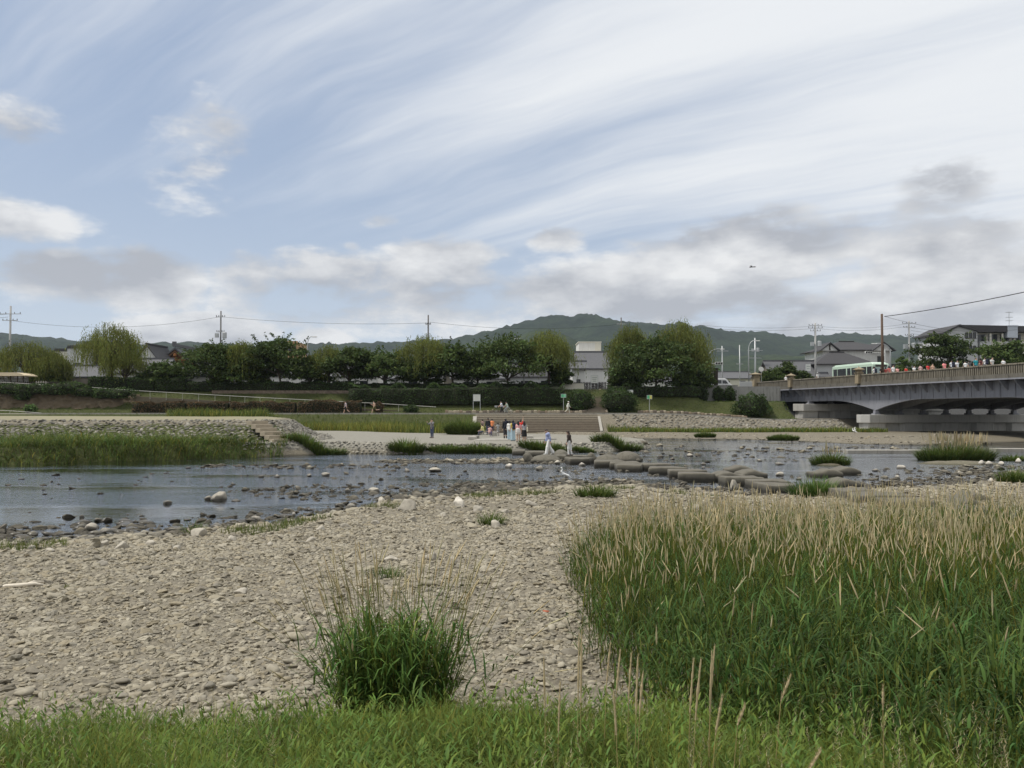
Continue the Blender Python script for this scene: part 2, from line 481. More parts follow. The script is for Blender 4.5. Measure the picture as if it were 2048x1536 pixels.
def H(x, y):
    x = np.asarray(x, float); y = np.asarray(y, float)
    z = -.36 + .07 * nz(x, y, 1, .9)
    dn = Ynear(x) - y
    zn = np.where(dn > 0, .42 * (1 - np.exp(-np.maximum(dn, 0) / 4.5)), dn * .13)
    zn = zn + np.maximum(0, 7.6 - y) * .165 + .05 * nz(x, y, 2, .7) * np.clip(dn / 3, 0, 1) + .035 * nz(x, y, 4, 2.3) * sst(-3, 0, dn)
    z = np.maximum(z, np.where(y < 60, zn, -9))
    for cx, cy, rx, ry, h in ISLES:
        q = 1 - ((x - cx) / rx) ** 2 - ((y - cy) / ry) ** 2
        z = np.maximum(z, np.clip(q, -1, 1) * .45 + h - .3 + .06 * nz(x, y, 6, 2.))
    z = np.maximum(z, Zlower(x) + .02 * nz(x, y, 11, .6) - np.maximum(0, -sdpoly(x, y, LOWER)) * .95)
    z = np.maximum(z, 2.42 + .03 * nz(x, y, 12, .4) - np.maximum(0, -sdpoly(x, y, MOUND)) * .56)
    z = np.maximum(z, .75 - np.maximum(0, -sdpoly(x, y, MEADOW)) * .4)
    df = y - Yfar(x)
    z = np.maximum(z, np.clip(df * .06, -.4, .42) + .04 * nz(x, y, 13, 1.1) * np.clip(df / 3, 0, 1))
    zp = zpath(x)
    zb = .4 + (zp - .4) * np.clip((y - YWf(x)) / 3.2, 0, 1)
    y0 = 112.4 + 19.5 * sst(38.6, 39.4, x); L = 8.6 - 5.0 * sst(38.6, 39.4, x)
    zb = zb + (6.1 - zp) * sst(0, 1, (y - y0) / L) * (y > y0)
    zb = np.where((x > 25) & (y < 119.9), np.minimum(zb, 4.3 + 1.8 * sst(27.5, 25, x)), zb)
    z = np.maximum(z, np.where(y > YWf(x), zb, -9))
    z = np.where(y > 135.5, np.maximum(z, 6.1), z)
    return z


def build_ground():
    ys = [-8.0]
    while ys[-1] < 55: ys.append(ys[-1] + (.5 if ys[-1] < 1.5 else .05 + .0062 * ys[-1]))
    ys += list(np.arange(ys[-1] + .4, 124, .4))
    while ys[-1] < 4100: ys.append(ys[-1] * 1.045 + .2)
    ys = np.array(ys); us = np.linspace(-1, 1, 281); us = np.sign(us) * (.55 * np.abs(us) + .45 * np.abs(us) ** 2.2)
    Yg = np.repeat(ys[:, None], len(us), 1); Xg = us[None] * (np.maximum(Yg, 0) * .92 + 26)
    Zg = H(Xg, Yg)
    n, m = Xg.shape; I = np.arange(n * m).reshape(n, m)
    F = np.stack([I[:-1, :-1], I[:-1, 1:], I[1:, 1:], I[1:, :-1]], -1).reshape(-1, 4)
    X, Y, Z = Xg.ravel(), Yg.ravel(), Zg.ravel()
    me = npmesh('ground', np.stack([X, Y, Z], 1), F)
    low, mou, mead = sdpoly(X, Y, LOWER), sdpoly(X, Y, MOUND), sdpoly(X, Y, MEADOW)
    grass = sst(7.2, 5.6, Y + .5 * nz(X, Y, 21, 1.1))
    grass = np.maximum(grass, sst(-.5, 1.0, mead)); grass = np.maximum(grass, sst(111.5, 112.6, Y) * (Y < 122) * (X < 39)); grass = np.maximum(grass, (Y > 103.6) * (Y < 107.2) * (X < -5))
    left = (X < -17) & (Y > 40) & (mou < -.6) & (Y < 62); grass = np.where(left, 1.0, grass)
    for cx, cy, rx, ry, h in ISLES[:4]: grass = np.maximum(grass, .15 * sst(0, .8, 1 - ((X - cx) / rx) ** 2 - ((Y - cy) / ry) ** 2))
    patch = .9 * sst(.35, .8, nz(X, Y, 24, .5)) * ((Ynear(X) - Y) > 1.2) * ((Ynear(X) - Y) < 4.2) * (Y < 40)
    grass = np.maximum(grass, patch)
    pave = np.where((low > -.6) & (mou < -2.2) & (X > -22), 1.0, 0); pave = np.maximum(pave, sst(107.0, 107.3, Y) * sst(112.4, 112.0, Y))
    sand = sst(-.2, .6, mou)
    asph = sst(121.6, 122.2, Y) * sst(180, 150, Y)
    grass = np.maximum(grass, sst(165, 200, Y))
    setcol(me, np.stack([grass, pave, sand, asph], 1))
    m, nt, b = new_mat('ground_gravel_and_soil')
    at = nt.nodes.new('ShaderNodeAttribute'); at.attribute_name = 'Col'; sp = nt.nodes.new('ShaderNodeSeparateColor'); nt.links.new(at.outputs['Color'], sp.inputs[0])
    gr, pv, sa = (S(nt, sp.outputs[i]) for i in range(3)); asp = S(nt, at.outputs['Alpha'])
    v = worldpos(nt)
    def vor(scale, feat='F1'):
        n = nt.nodes.new('ShaderNodeTexVoronoi'); n.feature = feat; n.inputs['Scale'].default_value = scale; nt.links.new(v.k, n.inputs['Vector']); return n
    va, vb = vor(11.), vor(34.)
    ca = nt.nodes.new('ShaderNodeSeparateColor'); nt.links.new(va.outputs['Color'], ca.inputs[0])
    cb = nt.nodes.new('ShaderNodeSeparateColor'); nt.links.new(vb.outputs['Color'], cb.inputs[0])
    da, db = S(nt, va.outputs['Distance']), S(nt, vb.outputs['Distance'])
    n1 = noise(nt, v, .5, 4); n2 = noise(nt, v, 60., 3)
    t = (S(nt, ca.outputs[0]) * .5 + S(nt, cb.outputs[0]) * .5)
    grav = mixc(nt, t, (.095, .082, .062), (.26, .23, .172))
    grav = mixc(nt, (n1 - .5) * 1.6 + .15, grav, (.20, .176, .132))
    sep = nt.nodes.new('ShaderNodeSeparateXYZ'); nt.links.new(v.k, sep.inputs[0]); zz = S(nt, sep.outputs[2])
    wet = 1.0 - (zz + (n1 - .5) * .1).step(.0, .12)
    grav = mixc(nt, wet * .8, grav, (.065, .058, .042))
    soil = mixc(nt, noise(nt, v, 3., 5), (.035, .04, .014), (.085, .095, .03))
    pvc = mixc(nt, noise(nt, v, 1.2, 6, .65), (.19, .178, .147), (.30, .283, .24))
    sac = mixc(nt, noise(nt, v, .35, 5, .6), (.225, .20, .115), (.28, .26, .18))
    col = mixc(nt, pv, grav, pvc); col = mixc(nt, sa, col, sac); col = mixc(nt, (gr * 1.6 + (n2 - .5) * .8).sat(), col, soil)
    col = mixc(nt, asp, col, mixc(nt, n2, (.045, .045, .045), (.07, .07, .068)))
    nt.links.new(col.k, b.inputs['Base Color']); b.inputs['Roughness'].default_value = .85; b.inputs['Specular IOR Level'].default_value = .2
    bump(nt, b, (1.0 - da) * .5 + (1.0 - db) * .25 + n2 * .15, .7, .05)
    o = link('ground', me, m, None, True); struct(o)
    return o


ground = build_ground()


def build_water():
    m, nt, b = new_mat('river_water'); nt.nodes.remove(b)
    v = worldpos(nt); sep = nt.nodes.new('ShaderNodeSeparateXYZ'); nt.links.new(v.k, sep.inputs[0])
    x, y = S(nt, sep.outputs[0]), S(nt, sep.outputs[1])
    c1 = noise(nt, comb(nt, x * .75, y * 1.5, 0.), 2.2, 5, .6, 1.2)
    c2 = noise(nt, comb(nt, x * .6, y * 1.3, 4.), 7.0, 3, .55, .6)
    c3 = noise(nt, comb(nt, x, y * 1.4, 8.), 26.0, 2)
    calm = noise(nt, comb(nt, x * .05, y * .16, 2.), 1.6, 3, .5)
    far = (y + x * .35).step(26., 47.)
    amp = (calm.step(.36, .60) * .8 + .2) * (far * .85 + .45)
    h = (c1 * 1.0 + c2 * .42 + c3 * .08) * amp
    bp = nt.nodes.new('ShaderNodeBump'); bp.inputs['Strength'].default_value = 1.0; bp.inputs['Distance'].default_value = .055
    nt.links.new(h.k, bp.inputs['Height'])
    gl = nt.nodes.new('ShaderNodeBsdfGlossy'); gl.inputs['Roughness'].default_value = .035; gl.inputs['Color'].default_value = (.93, .95, .97, 1)
    tr = nt.nodes.new('ShaderNodeBsdfTransparent'); tr.inputs[0].default_value = (.5, .5, .40, 1)
    fr = nt.nodes.new('ShaderNodeFresnel'); fr.inputs[0].default_value = 1.6
    nt.links.new(bp.outputs[0], gl.inputs['Normal']); nt.links.new(bp.outputs[0], fr.inputs['Normal'])
    fo = (S(nt, fr.outputs[0]) * 1.0 + .24).sat()
    mx = nt.nodes.new('ShaderNodeMixShader'); nt.links.new(fo.k, mx.inputs[0]); nt.links.new(tr.outputs[0], mx.inputs[1]); nt.links.new(gl.outputs[0], mx.inputs[2])
    nt.links.new(mx.outputs[0], nt.nodes['Material Output'].inputs[0])
    xs = np.linspace(-130, 190, 81); ys = np.linspace(12, 112, 51)
    X, Y = np.meshgrid(xs, ys); n, k = X.shape; I = np.arange(n * k).reshape(n, k)
    F = np.stack([I[:-1, :-1], I[:-1, 1:], I[1:, 1:], I[1:, :-1]], -1).reshape(-1, 4)
    o = link('river', npmesh('river', np.stack([X.ravel(), Y.ravel(), 0 * X.ravel()], 1), F), m); struct(o)


build_water()

# ------------------------------------------------------------------ hills beyond the town
def build_hills():
    sky = [(-700, 650), (-300, 655), (0, 660), (60, 668), (110, 674), (190, 682), (270, 686), (340, 691), (440, 686), (500, 692), (570, 696), (640, 690), (720, 690), (800, 686), (880, 684), (930, 678), (970, 668),
           (1020, 654), (1055, 641), (1095, 632), (1125, 634), (1150, 629), (1180, 635), (1205, 643), (1245, 645), (1290, 650), (1350, 657), (1420, 664), (1500, 669), (1560, 675), (1620, 674), (1660, 668), (1720, 671),
           (1780, 678), (1850, 690), (1950, 697), (2048, 700), (2400, 690), (2800, 700)]
    SX = np.array([(a - 1024) / F_PX for a, b in sky]); SE = np.array([(HOR - b) / F_PX for a, b in sky])
    front = [(-700, 700), (300, 720), (600, 730), (900, 722), (985, 708), (1050, 668), (1085, 655), (1115, 668), (1180, 705), (1300, 715), (1500, 712), (1750, 718), (2048, 725), (2800, 720)]
    GX = np.array([(a - 1024) / F_PX for a, b in front]); GE = np.array([(HOR - b) / F_PX for a, b in front])
    r = np.random.default_rng(3)
    def ridge(name, SX, SE, dist, depth, nu, nv, rough, colour):
        u = np.linspace(-1.2, 1.2, nu); v = np.linspace(0, 1, nv); U, Vv = np.meshgrid(u, v)
        Yd = dist - depth + depth * 1.3 * Vv
        Xd = U * dist
        top = np.interp(U, SX, SE) * dist
        rise = np.where(Vv < .77, np.sin(np.clip(Vv / .77, 0, 1) * math.pi / 2) ** 1.15, np.cos((Vv - .77) / .23 * 1.2) ** 1.0)
        spur = 1 + .22 * nz(Xd / 260., Yd / 300., 31, 1.0) * (1 - np.exp(-((Vv - .77) / .12) ** 2)) * np.sin(np.clip(Vv / .77, 0, 1) * math.pi)
        Z = 4 + top * rise * spur
        grain = np.abs(r.normal(0, 1, U.shape)); gr_ = (grain * rough * np.clip(Vv * 6, 0, 1) + rough * 1.5 * nz(Xd / 22., Yd / 25., 33, 1.))
        Z = EYE + (Z - EYE) * (np.interp(u, SX, SE) / np.max((Z - EYE) / Yd, 0))[None]      # the skyline keeps its measured height
        Z = Z + gr_ * .7
        n, k = U.shape; I = np.arange(n * k).reshape(n, k)
        F = np.stack([I[:-1, :-1], I[:-1, 1:], I[1:, 1:], I[1:, :-1]], -1).reshape(-1, 4)
        m, nt, b = new_mat(name + '_forest'); p = worldpos(nt)
        n1 = noise(nt, p, .012, 5, .65); n2 = noise(nt, p, .07, 3, .6)
        c = mixc(nt, n1.step(.35, .65), colour[0], colour[1]); f = (n2 - .5) * 1.5 + 1.0
        c = mixc(nt, 1.0, c, comb(nt, f, f, f), 'MULTIPLY'); nt.links.new(c.k, b.inputs['Base Color'])
        b.inputs['Roughness'].default_value = 1.0; b.inputs['Specular IOR Level'].default_value = 0.05
        bump(nt, b, n2, .8, 8.)
        o = link(name, npmesh(name, np.stack([Xd.ravel(), Yd.ravel(), Z.ravel()], 1), F), m, None, True); struct(o)
    ridge('hills', SX, SE, 3200., 1500., 620, 60, 5.0, ((.011, .020, .013), (.024, .038, .020)))
    ridge('foothill', GX, GE, 1900., 700., 420, 40, 3.0, ((.018, .030, .015), (.036, .05, .022)))


build_hills()
# ------------------------------------------------------------------ stones
def ico(sub):
    bm = bmesh.new(); bmesh.ops.create_icosphere(bm, subdivisions=sub, radius=1.0)
    V = np.array([v.co[:] for v in bm.verts]); F = np.array([[v.index for v in f.verts] for f in bm.faces]); bm.free(); return V, F


def rock_shape(sub, seed, rough=.22, flat=.55):
    V, F = ico(sub); r = np.random.default_rng(seed)
    for k in range(11):                                          # shave facets off
        d = r.normal(size=3); d /= np.linalg.norm(d); h = r.uniform(.5, .88); q = V @ d
        V = V - np.maximum(q - h, 0)[:, None] * d * .9
    f = 1 + rough * .5 * np.sin(V @ r.normal(size=(3, 3)) * 2.2 + r.uniform(0, 6, 3)).sum(1)[:, None] / 2
    V = V * f + r.normal(0, rough * .10, V.shape)
    return V * np.array([1, r.uniform(.62, .9), flat * r.uniform(.8, 1.25)]), F


PAL = np.array([.90, .885, .84]) * np.array([(.33, .30, .235), (.30, .268, .205), (.275, .25, .20), (.21, .19, .155), (.37, .34, .275), (.28, .245, .18), (.32, .292, .235), (.24, .222, .185)])
BASES = {s: [rock_shape(s, 100 * s + i, .30, .36) for i in range(12)] for s in (1, 2, 3)}
MAT_STONE = attr_mat('river_cobble', .85, .22, 22., .5, .008)
MAT_ROCK = attr_mat('river_boulder', .85, .3, 9., .6, .02)


def merge_stones(name, pos, size, parent=None, seed=0, mat_=MAT_STONE, pal=PAL, sub=1, tint=None, sink=.25, tilt=.22):
    r = np.random.default_rng(seed); A = Acc(); kind = r.integers(0, 12, len(pos))
    for k in range(12):
        ix = np.where(kind == k)[0]
        if not len(ix): continue
        V0, F0 = BASES[sub][k]; F0 = F0[V0[F0].mean(1)[:, 2] > -.13]; n, m = len(ix), len(V0)      # undersides are bedded in the ground
        a = r.uniform(0, 6.28, n); tx, ty = r.normal(0, tilt, n), r.normal(0, tilt, n)
        V = V0[None] * size[ix][:, None, None]
        V = np.stack([V[..., 0], V[..., 1], V[..., 2] + V[..., 0] * tx[:, None] + V[..., 1] * ty[:, None]], -1)
        ca, sa_ = np.cos(a)[:, None], np.sin(a)[:, None]
        V = np.stack([V[..., 0] * ca - V[..., 1] * sa_, V[..., 0] * sa_ + V[..., 1] * ca, V[..., 2]], -1)
        V[..., 2] += (size[ix] * sink * r.uniform(.0, 1.1, n))[:, None]
        V = V + pos[ix][:, None, :]
        c = pal[r.integers(0, len(pal), n)] * r.uniform(.8, 1.18, (n, 1))
        if tint is not None: c = c * tint[ix][:, None]
        F = (F0[None] + (np.arange(n) * m)[:, None, None]).reshape(-1, F0.shape[1])
        A.add(V.reshape(-1, 3), F, np.repeat(c, m, 0))
    o = A.build(name, mat_, parent); return o


def pebble_material():
    m, nt, b = new_mat('mixed_pebbles'); oi = nt.nodes.new('ShaderNodeObjectInfo'); v = worldpos(nt)
    ra = nt.nodes.new('ShaderNodeValToRGB'); ra.color_ramp.interpolation = 'CONSTANT'; cr = ra.color_ramp
    while len(cr.elements) < len(PAL): cr.elements.new(.5)
    for i, c in enumerate(PAL): cr.elements[i].position = i / len(PAL); cr.elements[i].color = (*c, 1)
    nt.links.new(oi.outputs['Random'], ra.inputs[0]); n1 = noise(nt, v, 22., 4, .65); n2 = noise(nt, v, 4.4, 3)
    f = (n1 - .5) * .8 + (n2 - .5) * .5 + 1.0
    col = mixc(nt, 1.0, S(nt, ra.outputs[0]), comb(nt, f, f, f), 'MULTIPLY')
    sep = nt.nodes.new('ShaderNodeSeparateXYZ'); nt.links.new(v.k, sep.inputs[0]); w = 1.0 - (S(nt, sep.outputs[2]) + (n2 - .5) * .10).step(.05, .17)
    col = mixc(nt, w * .8, col, (.035, .032, .026)); nt.links.new(col.k, b.inputs['Base Color']); b.inputs['Roughness'].default_value = .85; b.inputs['Specular IOR Level'].default_value = .2
    return m


def pebble_cloud(name, pos, size, seed, parent):
    """uncountable pebbles: one object whose geometry nodes put faceted stones on its points"""
    r = np.random.default_rng(seed); n = len(pos); me = bpy.data.meshes.new(name); me.vertices.add(n); me.vertices.foreach_set('co', np.ascontiguousarray(pos, np.float32).ravel())
    a = me.attributes.new('size', 'FLOAT', 'POINT'); a.data.foreach_set('value', size.astype(np.float32))
    a = me.attributes.new('turn', 'FLOAT_VECTOR', 'POINT'); a.data.foreach_set('vector', np.stack([r.normal(0, .25, n), r.normal(0, .25, n), r.uniform(0, 6.28, n)], 1).astype(np.float32).ravel())
    a = me.attributes.new('pick', 'INT', 'POINT'); a.data.foreach_set('value', r.integers(0, 8, n).astype(np.int32))
    ng = bpy.data.node_groups.new(name + '_nodes', 'GeometryNodeTree'); ng.interface.new_socket('Geometry', in_out='INPUT', socket_type='NodeSocketGeometry'); ng.interface.new_socket('Geometry', in_out='OUTPUT', socket_type='NodeSocketGeometry')
    N = ng.nodes.new; L = ng.links.new; gi, go = N('NodeGroupInput'), N('NodeGroupOutput'); g2i = N('GeometryNodeGeometryToInstance')
    for k in range(8):
        ic = N('GeometryNodeMeshIcoSphere'); ic.inputs['Radius'].default_value = 1.0; ic.inputs['Subdivisions'].default_value = 2
        nz_ = N('ShaderNodeTexNoise'); nz_.noise_dimensions = '4D'; nz_.inputs['W'].default_value = 3.7 * k + seed; nz_.inputs['Scale'].default_value = .95; nz_.inputs['Detail'].default_value = 1.5
        sb = N('ShaderNodeVectorMath'); sb.operation = 'SUBTRACT'; sb.inputs[1].default_value = (.5, .5, .5); L(nz_.outputs['Color'], sb.inputs[0])
        sc = N('ShaderNodeVectorMath'); sc.operation = 'SCALE'; sc.inputs['Scale'].default_value = 1.9; L(sb.outputs[0], sc.inputs[0])
        sp = N('GeometryNodeSetPosition'); L(ic.outputs['Mesh'], sp.inputs['Geometry']); L(sc.outputs[0], sp.inputs['Offset'])
        tf = N('GeometryNodeTransform'); tf.inputs['Scale'].default_value = (1.0, r.uniform(.62, .9), r.uniform(.30, .5)); L(sp.outputs[0], tf.inputs[0])
        sm = N('GeometryNodeSetMaterial'); sm.inputs['Material'].default_value = MAT_PEBBLE; L(tf.outputs[0], sm.inputs[0]); L(sm.outputs[0], g2i.inputs[0])
    def attr(nm, t): q = N('GeometryNodeInputNamedAttribute'); q.data_type = t; q.inputs['Name'].default_value = nm; return q.outputs[0]
    iop = N('GeometryNodeInstanceOnPoints'); L(gi.outputs[0], iop.inputs['Points']); L(g2i.outputs[0], iop.inputs['Instance']); iop.inputs['Pick Instance'].default_value = True
    L(attr('pick', 'INT'), iop.inputs['Instance Index']); L(attr('turn', 'FLOAT_VECTOR'), iop.inputs['Rotation']); L(attr('size', 'FLOAT'), iop.inputs['Scale']); L(iop.outputs[0], go.inputs[0])
    o = link(name, me, MAT_PEBBLE, parent); md = o.modifiers.new('pebbles', 'NODES'); md.node_group = ng
    return stuff(o)


MAT_PEBBLE = pebble_material()


def scatter_gravel():
    r = np.random.default_rng(17)
    # dry cobbles of the near bank
    n = 60000; y = -3 + np.sqrt(8.6 ** 2 + (37 ** 2 - 8.6 ** 2) * r.random(n)); x = r.uniform(-.68, .68, n) * (y + 2.5)
    dn = Ynear(x) - y; big = np.clip(1 - np.abs(dn - .9) / 3.0, 0, 1)
    dens = np.where(dn > 0, .60 + .3 * nz(x, y, 41, .9) + .3 * big, np.exp(dn / 1.3) * .75)
    dens = dens * np.where(y < 7.2, .5, 1) * np.where(r.random(n) < np.clip(.35 + y / 30, 0, 1), 1, 1)
    k = r.random(n) < dens; x, y, dn, big = x[k], y[k], dn[k], big[k]
    s = .027 + .066 * r.random(len(x)) ** 2.2 + big * .12 * r.random(len(x)) ** 2.5 + np.where(r.random(len(x)) < .05, .07, 0) * r.random(len(x))
    # riffles and bars of wet stones in the stream
    xs, ys, ss = [], [], []
    m = 4200; sx = r.uniform(-17, 26, m); sdn = r.normal(-.35, 1.15, m) - r.random(m) ** 4 * np.where(sx < -6, 2.2, 4.5); xs.append(sx); ys.append(Ynear(sx) - sdn); ss.append(.06 + .20 * r.random(m) ** 2.4)      # wet rim of the bank
    for cx, cy, rx, ry, m, sz in ((-1.5, 50.5, 7, 2.2, 900, .24), (-11, 46, 7, 1.6, 200, .22), (0, 40, 9, 5, 220, .16), (-5, 32, 6, 3.5, 420, .16), (2.0, 33.8, 5, 2.6, 800, .17), (12, 55, 8, 6, 110, .24), (20, 66, 14, 7, 110, .28),
                                  (20, 40, 7, 5, 200, .18), (28, 41, 7, 2.2, 420, .22), (30, 45, 8, 1.2, 260, .22), (-18, 36, 10, 7, 90, .14), (9, 44, 5, 4, 60, .16), (24, 63, 9, 1.0, 260, .2)):
        a = r.uniform(0, 6.28, m); q = np.sqrt(r.random(m)); xs.append(cx + rx * q * np.cos(a)); ys.append(cy + ry * q * np.sin(a)); ss.append(sz * (.35 + r.random(m) ** 2.5))
    # far bars: pale stones
    m = 900; fx = r.uniform(-3, 46, m); fy = Yfar(fx) + r.random(m) ** 1.7 * 10
    xs.append(fx); ys.append(fy); ss.append(.06 + .16 * r.random(m) ** 3)
    x = np.concatenate([x] + xs); y = np.concatenate([y] + ys); s = np.concatenate([s] + ss)
    z = np.maximum(H(x, y), np.where(r.random(len(x)) < .75, -.01, -.10) - s * .12); pos = np.stack([x, y, z], 1)
    show = s / np.hypot(x, y) * np.where((np.abs(x) < .6 * y) & (y > 7.2), 1, 0); order = np.argsort(-show)
    top, rest = order[:300], order[300:]
    sink = np.stack([0 * s, 0 * s, s * .12], 1)
    pebble_cloud('loose_cobbles', (pos + sink)[rest], s[rest], 5, ground)
    m = 150000; y2 = -2 + np.sqrt(7.8 ** 2 + (24 ** 2 - 7.8 ** 2) * r.random(m)); x2 = r.uniform(-.66, .66, m) * (y2 + 1.5); k = (Ynear(x2) - y2 > .3) & (r.random(m) < .62 + .5 * nz(x2, y2, 47, .7)) & ~((nz(x2, y2, 24, .5) > .45) & (Ynear(x2) - y2 > 1.2) & (Ynear(x2) - y2 < 4.2) & (r.random(m) < .8)); x2, y2 = x2[k], y2[k]
    pebble_cloud('loose_pebbles', np.stack([x2, y2, H(x2, y2) + .002], 1), (.010 + .024 * r.random(len(x2)) ** 1.7) * (1 + y2 / 22), 6, ground)
    meshes = []
    for k in range(12):
        V, F = BASES[2][k]
        for q in range(3):
            me = npmesh('stone', V, F); c = PAL[r.integers(0, len(PAL))] * r.uniform(.85, 1.15); setcol(me, np.tile(c, (len(V), 1)) * r.uniform(.93, 1.07, (len(V), 1)))
            me.materials.append(MAT_STONE); meshes.append(me)
    for i in top:
        o = link('stone', meshes[r.integers(0, len(meshes))], None, ground)
        o.location = (pos[i, 0], pos[i, 1], pos[i, 2] + s[i] * .2); o.scale = (s[i],) * 3; o.rotation_euler = (r.normal(0, .15), r.normal(0, .15), r.uniform(0, 6.28))


scatter_gravel()


def boulder(px, py, wpx, hfac, label, group='boulders in the shallow river', z=0., tone=1.0, seed=0, name='boulder', pale=False, flat=None):
    p = G(px, py, z); w = wpx * p.y / F_PX / 2
    V, F = rock_shape(3, 900 + seed * 7 + int(px), .28, 1.0)
    V = V * np.array([1, .95, 1]) / np.array([np.abs(V[:, 0]).max(), 1, 1]); V[:, 2] *= hfac
    c = np.array((.40, .365, .30) if not pale else (.52, .48, .41)) * tone
    me = npmesh(name, V * w, F); setcol(me, np.tile(c, (len(V), 1)) * np.random.default_rng(seed).uniform(.94, 1.06, (len(V), 1)))
    o = link(name, me, MAT_ROCK, None, True); o.location = (p.x, p.y + w * .5, z + w * hfac * .32)
    zg = float(H(p.x, p.y + w * .5)); o.location.z = max(o.location.z if z == 0 else zg + w * hfac * .35, 0)
    o.rotation_euler = (0, 0, (seed * 2.4) % 6.28)
    return tag(o, label, 'boulder', group)


SH = 'grey river boulder showing above the rippled water of the river'
for i, (px, py, w, h) in enumerate(((694, 984, 15, .7), (748, 985, 29, .62), (776, 987, 15, .6), (614, 1020, 14, .6), (700, 1016, 20, .7), (738, 1014, 14, .6), (813, 944, 15, .9), (870, 944, 30, .5),
                                    (1080, 941, 16, .8), (956, 998, 22, .6), (1108, 1011, 26, .6), (1380, 913, 21, .6), (1427, 905, 11, .5), (1496, 910, 9, .7), (1520, 923, 11, .7), (1408, 930, 12, .5), (1407, 937, 13, .5),
                                    (1563, 953, 20, .8), (1753, 943, 15, .7), (1798, 959, 15, .8), (1877, 956, 16, .6), (1922, 950, 17, .7), (1560, 930, 22, .4), (332, 1009, 24, .45), (163, 1036, 11, .8), (415, 1001, 15, .9), (470, 1003, 18, .35),
                                    (585, 1033, 18, .6), (372, 1041, 20, .3), (408, 1031, 8, .6), (263, 1054, 8, .6), (465, 970, 14, .5), (376, 937, 16, .35), (290, 955, 10, .4), (520, 955, 14, .5), (553, 955, 18, .6), (618, 953, 16, .6),
                                    (650, 952, 22, .5), (42, 959, 14, .4), (1690, 915, 12, .5), (1600, 960, 14, .7), (1215, 962, 22, .4), (1178, 968, 18, .5), (1140, 968, 20, .5))):
    boulder(px, py, w, h, SH, tone=.72 + .3 * ((i * 37) % 10) / 10, seed=i)
boulder(176, 1063, 44, .66, 'big grey boulder in calm water touching a lower flat one', None, seed=61, tone=.8)
boulder(206, 1068, 40, .45, 'lower flat boulder leaning on a big one in calm water', None, seed=62, tone=.8)
boulder(434, 1002, 36, .75, 'squarish grey boulder midstream beside a small round one', None, seed=63, tone=.85)
boulder(511, 1042, 29, .6, 'wedge shaped pale boulder standing just off the cobble shore', None, seed=64, tone=1.0)
boulder(763, 1010, 27, .85, 'tall tan boulder with its reflection just off the cobble shore', None, seed=65, tone=1.0)
boulder(1018, 936, 22, .7, 'pale slanting slab boulder in the stony riffle', None, seed=66, pale=True)
boulder(1115, 929, 16, 1.0, 'upright tan boulder at the foot of the turtle stone', None, seed=67, tone=1.05)
boulder(1164, 932, 16, .7, 'pale boulder wedged under the stepping stones', None, seed=68, pale=True)
boulder(1804, 938, 20, .6, 'creamy flat boulder in dark water near the grassy islet', None, seed=69, pale=True)
boulder(1984, 967, 17, 1.3, 'pale pointed boulder at the edge of a quiet pool', None, seed=70, pale=True)
boulder(1471, 982, 34, .9, 'rounded brown boulder between stepping stones and dry reeds', None, seed=71, tone=.75)
for i, (px, py, w, h) in enumerate(((1965, 930, 16, .9), (1980, 931, 15, 1.0), (2005, 931, 14, .9), (2039, 926, 18, .7))):
    boulder(px, py, w, h, 'whitish boulder in a row along the grassy islet', 'whitish boulders along the grassy islet', seed=80 + i, pale=True)
# dry boulders of the near bank
boulder(812, 1040, 50, .62, 'largest grey boulder on the dry cobble bank', None, .08, .72, 90)
boulder(918, 1034, 30, .9, 'pale blocky boulder at the water edge of the cobble bank', None, .05, 1.0, 91, pale=True)
boulder(957, 1044, 34, .75, 'smooth grey boulder beside a green weed on the cobbles', None, .1, .75, 92)
boulder(1062, 1034, 28, .85, 'domed tan boulder among the wet shore cobbles', None, .05, .95, 93)
boulder(393, 1082, 40, .7, 'pale angular boulder by a twiggy weed on the shore', None, .05, .95, 94)
for i, (px, py, w) in enumerate(((824, 1062, 30), (751, 1066, 22), (1395, 1035, 26), (1300, 1020, 24), (205, 1100, 30), (240, 1108, 36), (300, 1100, 26), (460, 1092, 26), (540, 1110, 24), (640, 1080, 24), (690, 1075, 22), (1010, 1046, 20),
                                 (885, 1050, 24), (60, 1105, 22), (620, 1100, 22), (95, 1112, 24), (350, 1113, 22), (990, 1075, 28), (1230, 1000, 22), (780, 1155, 30), (860, 1150, 34), (905, 1158, 28), (200, 1155, 26), (480, 1225, 30), (1265, 1010, 20))):
    boulder(px, py, w, .62, 'rounded cobble boulder lying on the dry near bank', 'boulders on the dry near bank', .15, .8 + .25 * ((i * 31) % 10) / 10, 100 + i)
brick = boulder(1092, 1222, 15, .6, 'broken red brick lying on the gravel by the reeds', None, .45, 1.0, 140, name='brick_fragment')
mb = mat('red_brick', (.33, .10, .05), .85, .3, 20.); brick.data.materials.clear(); brick.data.materials.append(mb); brick['category'] = 'brick'

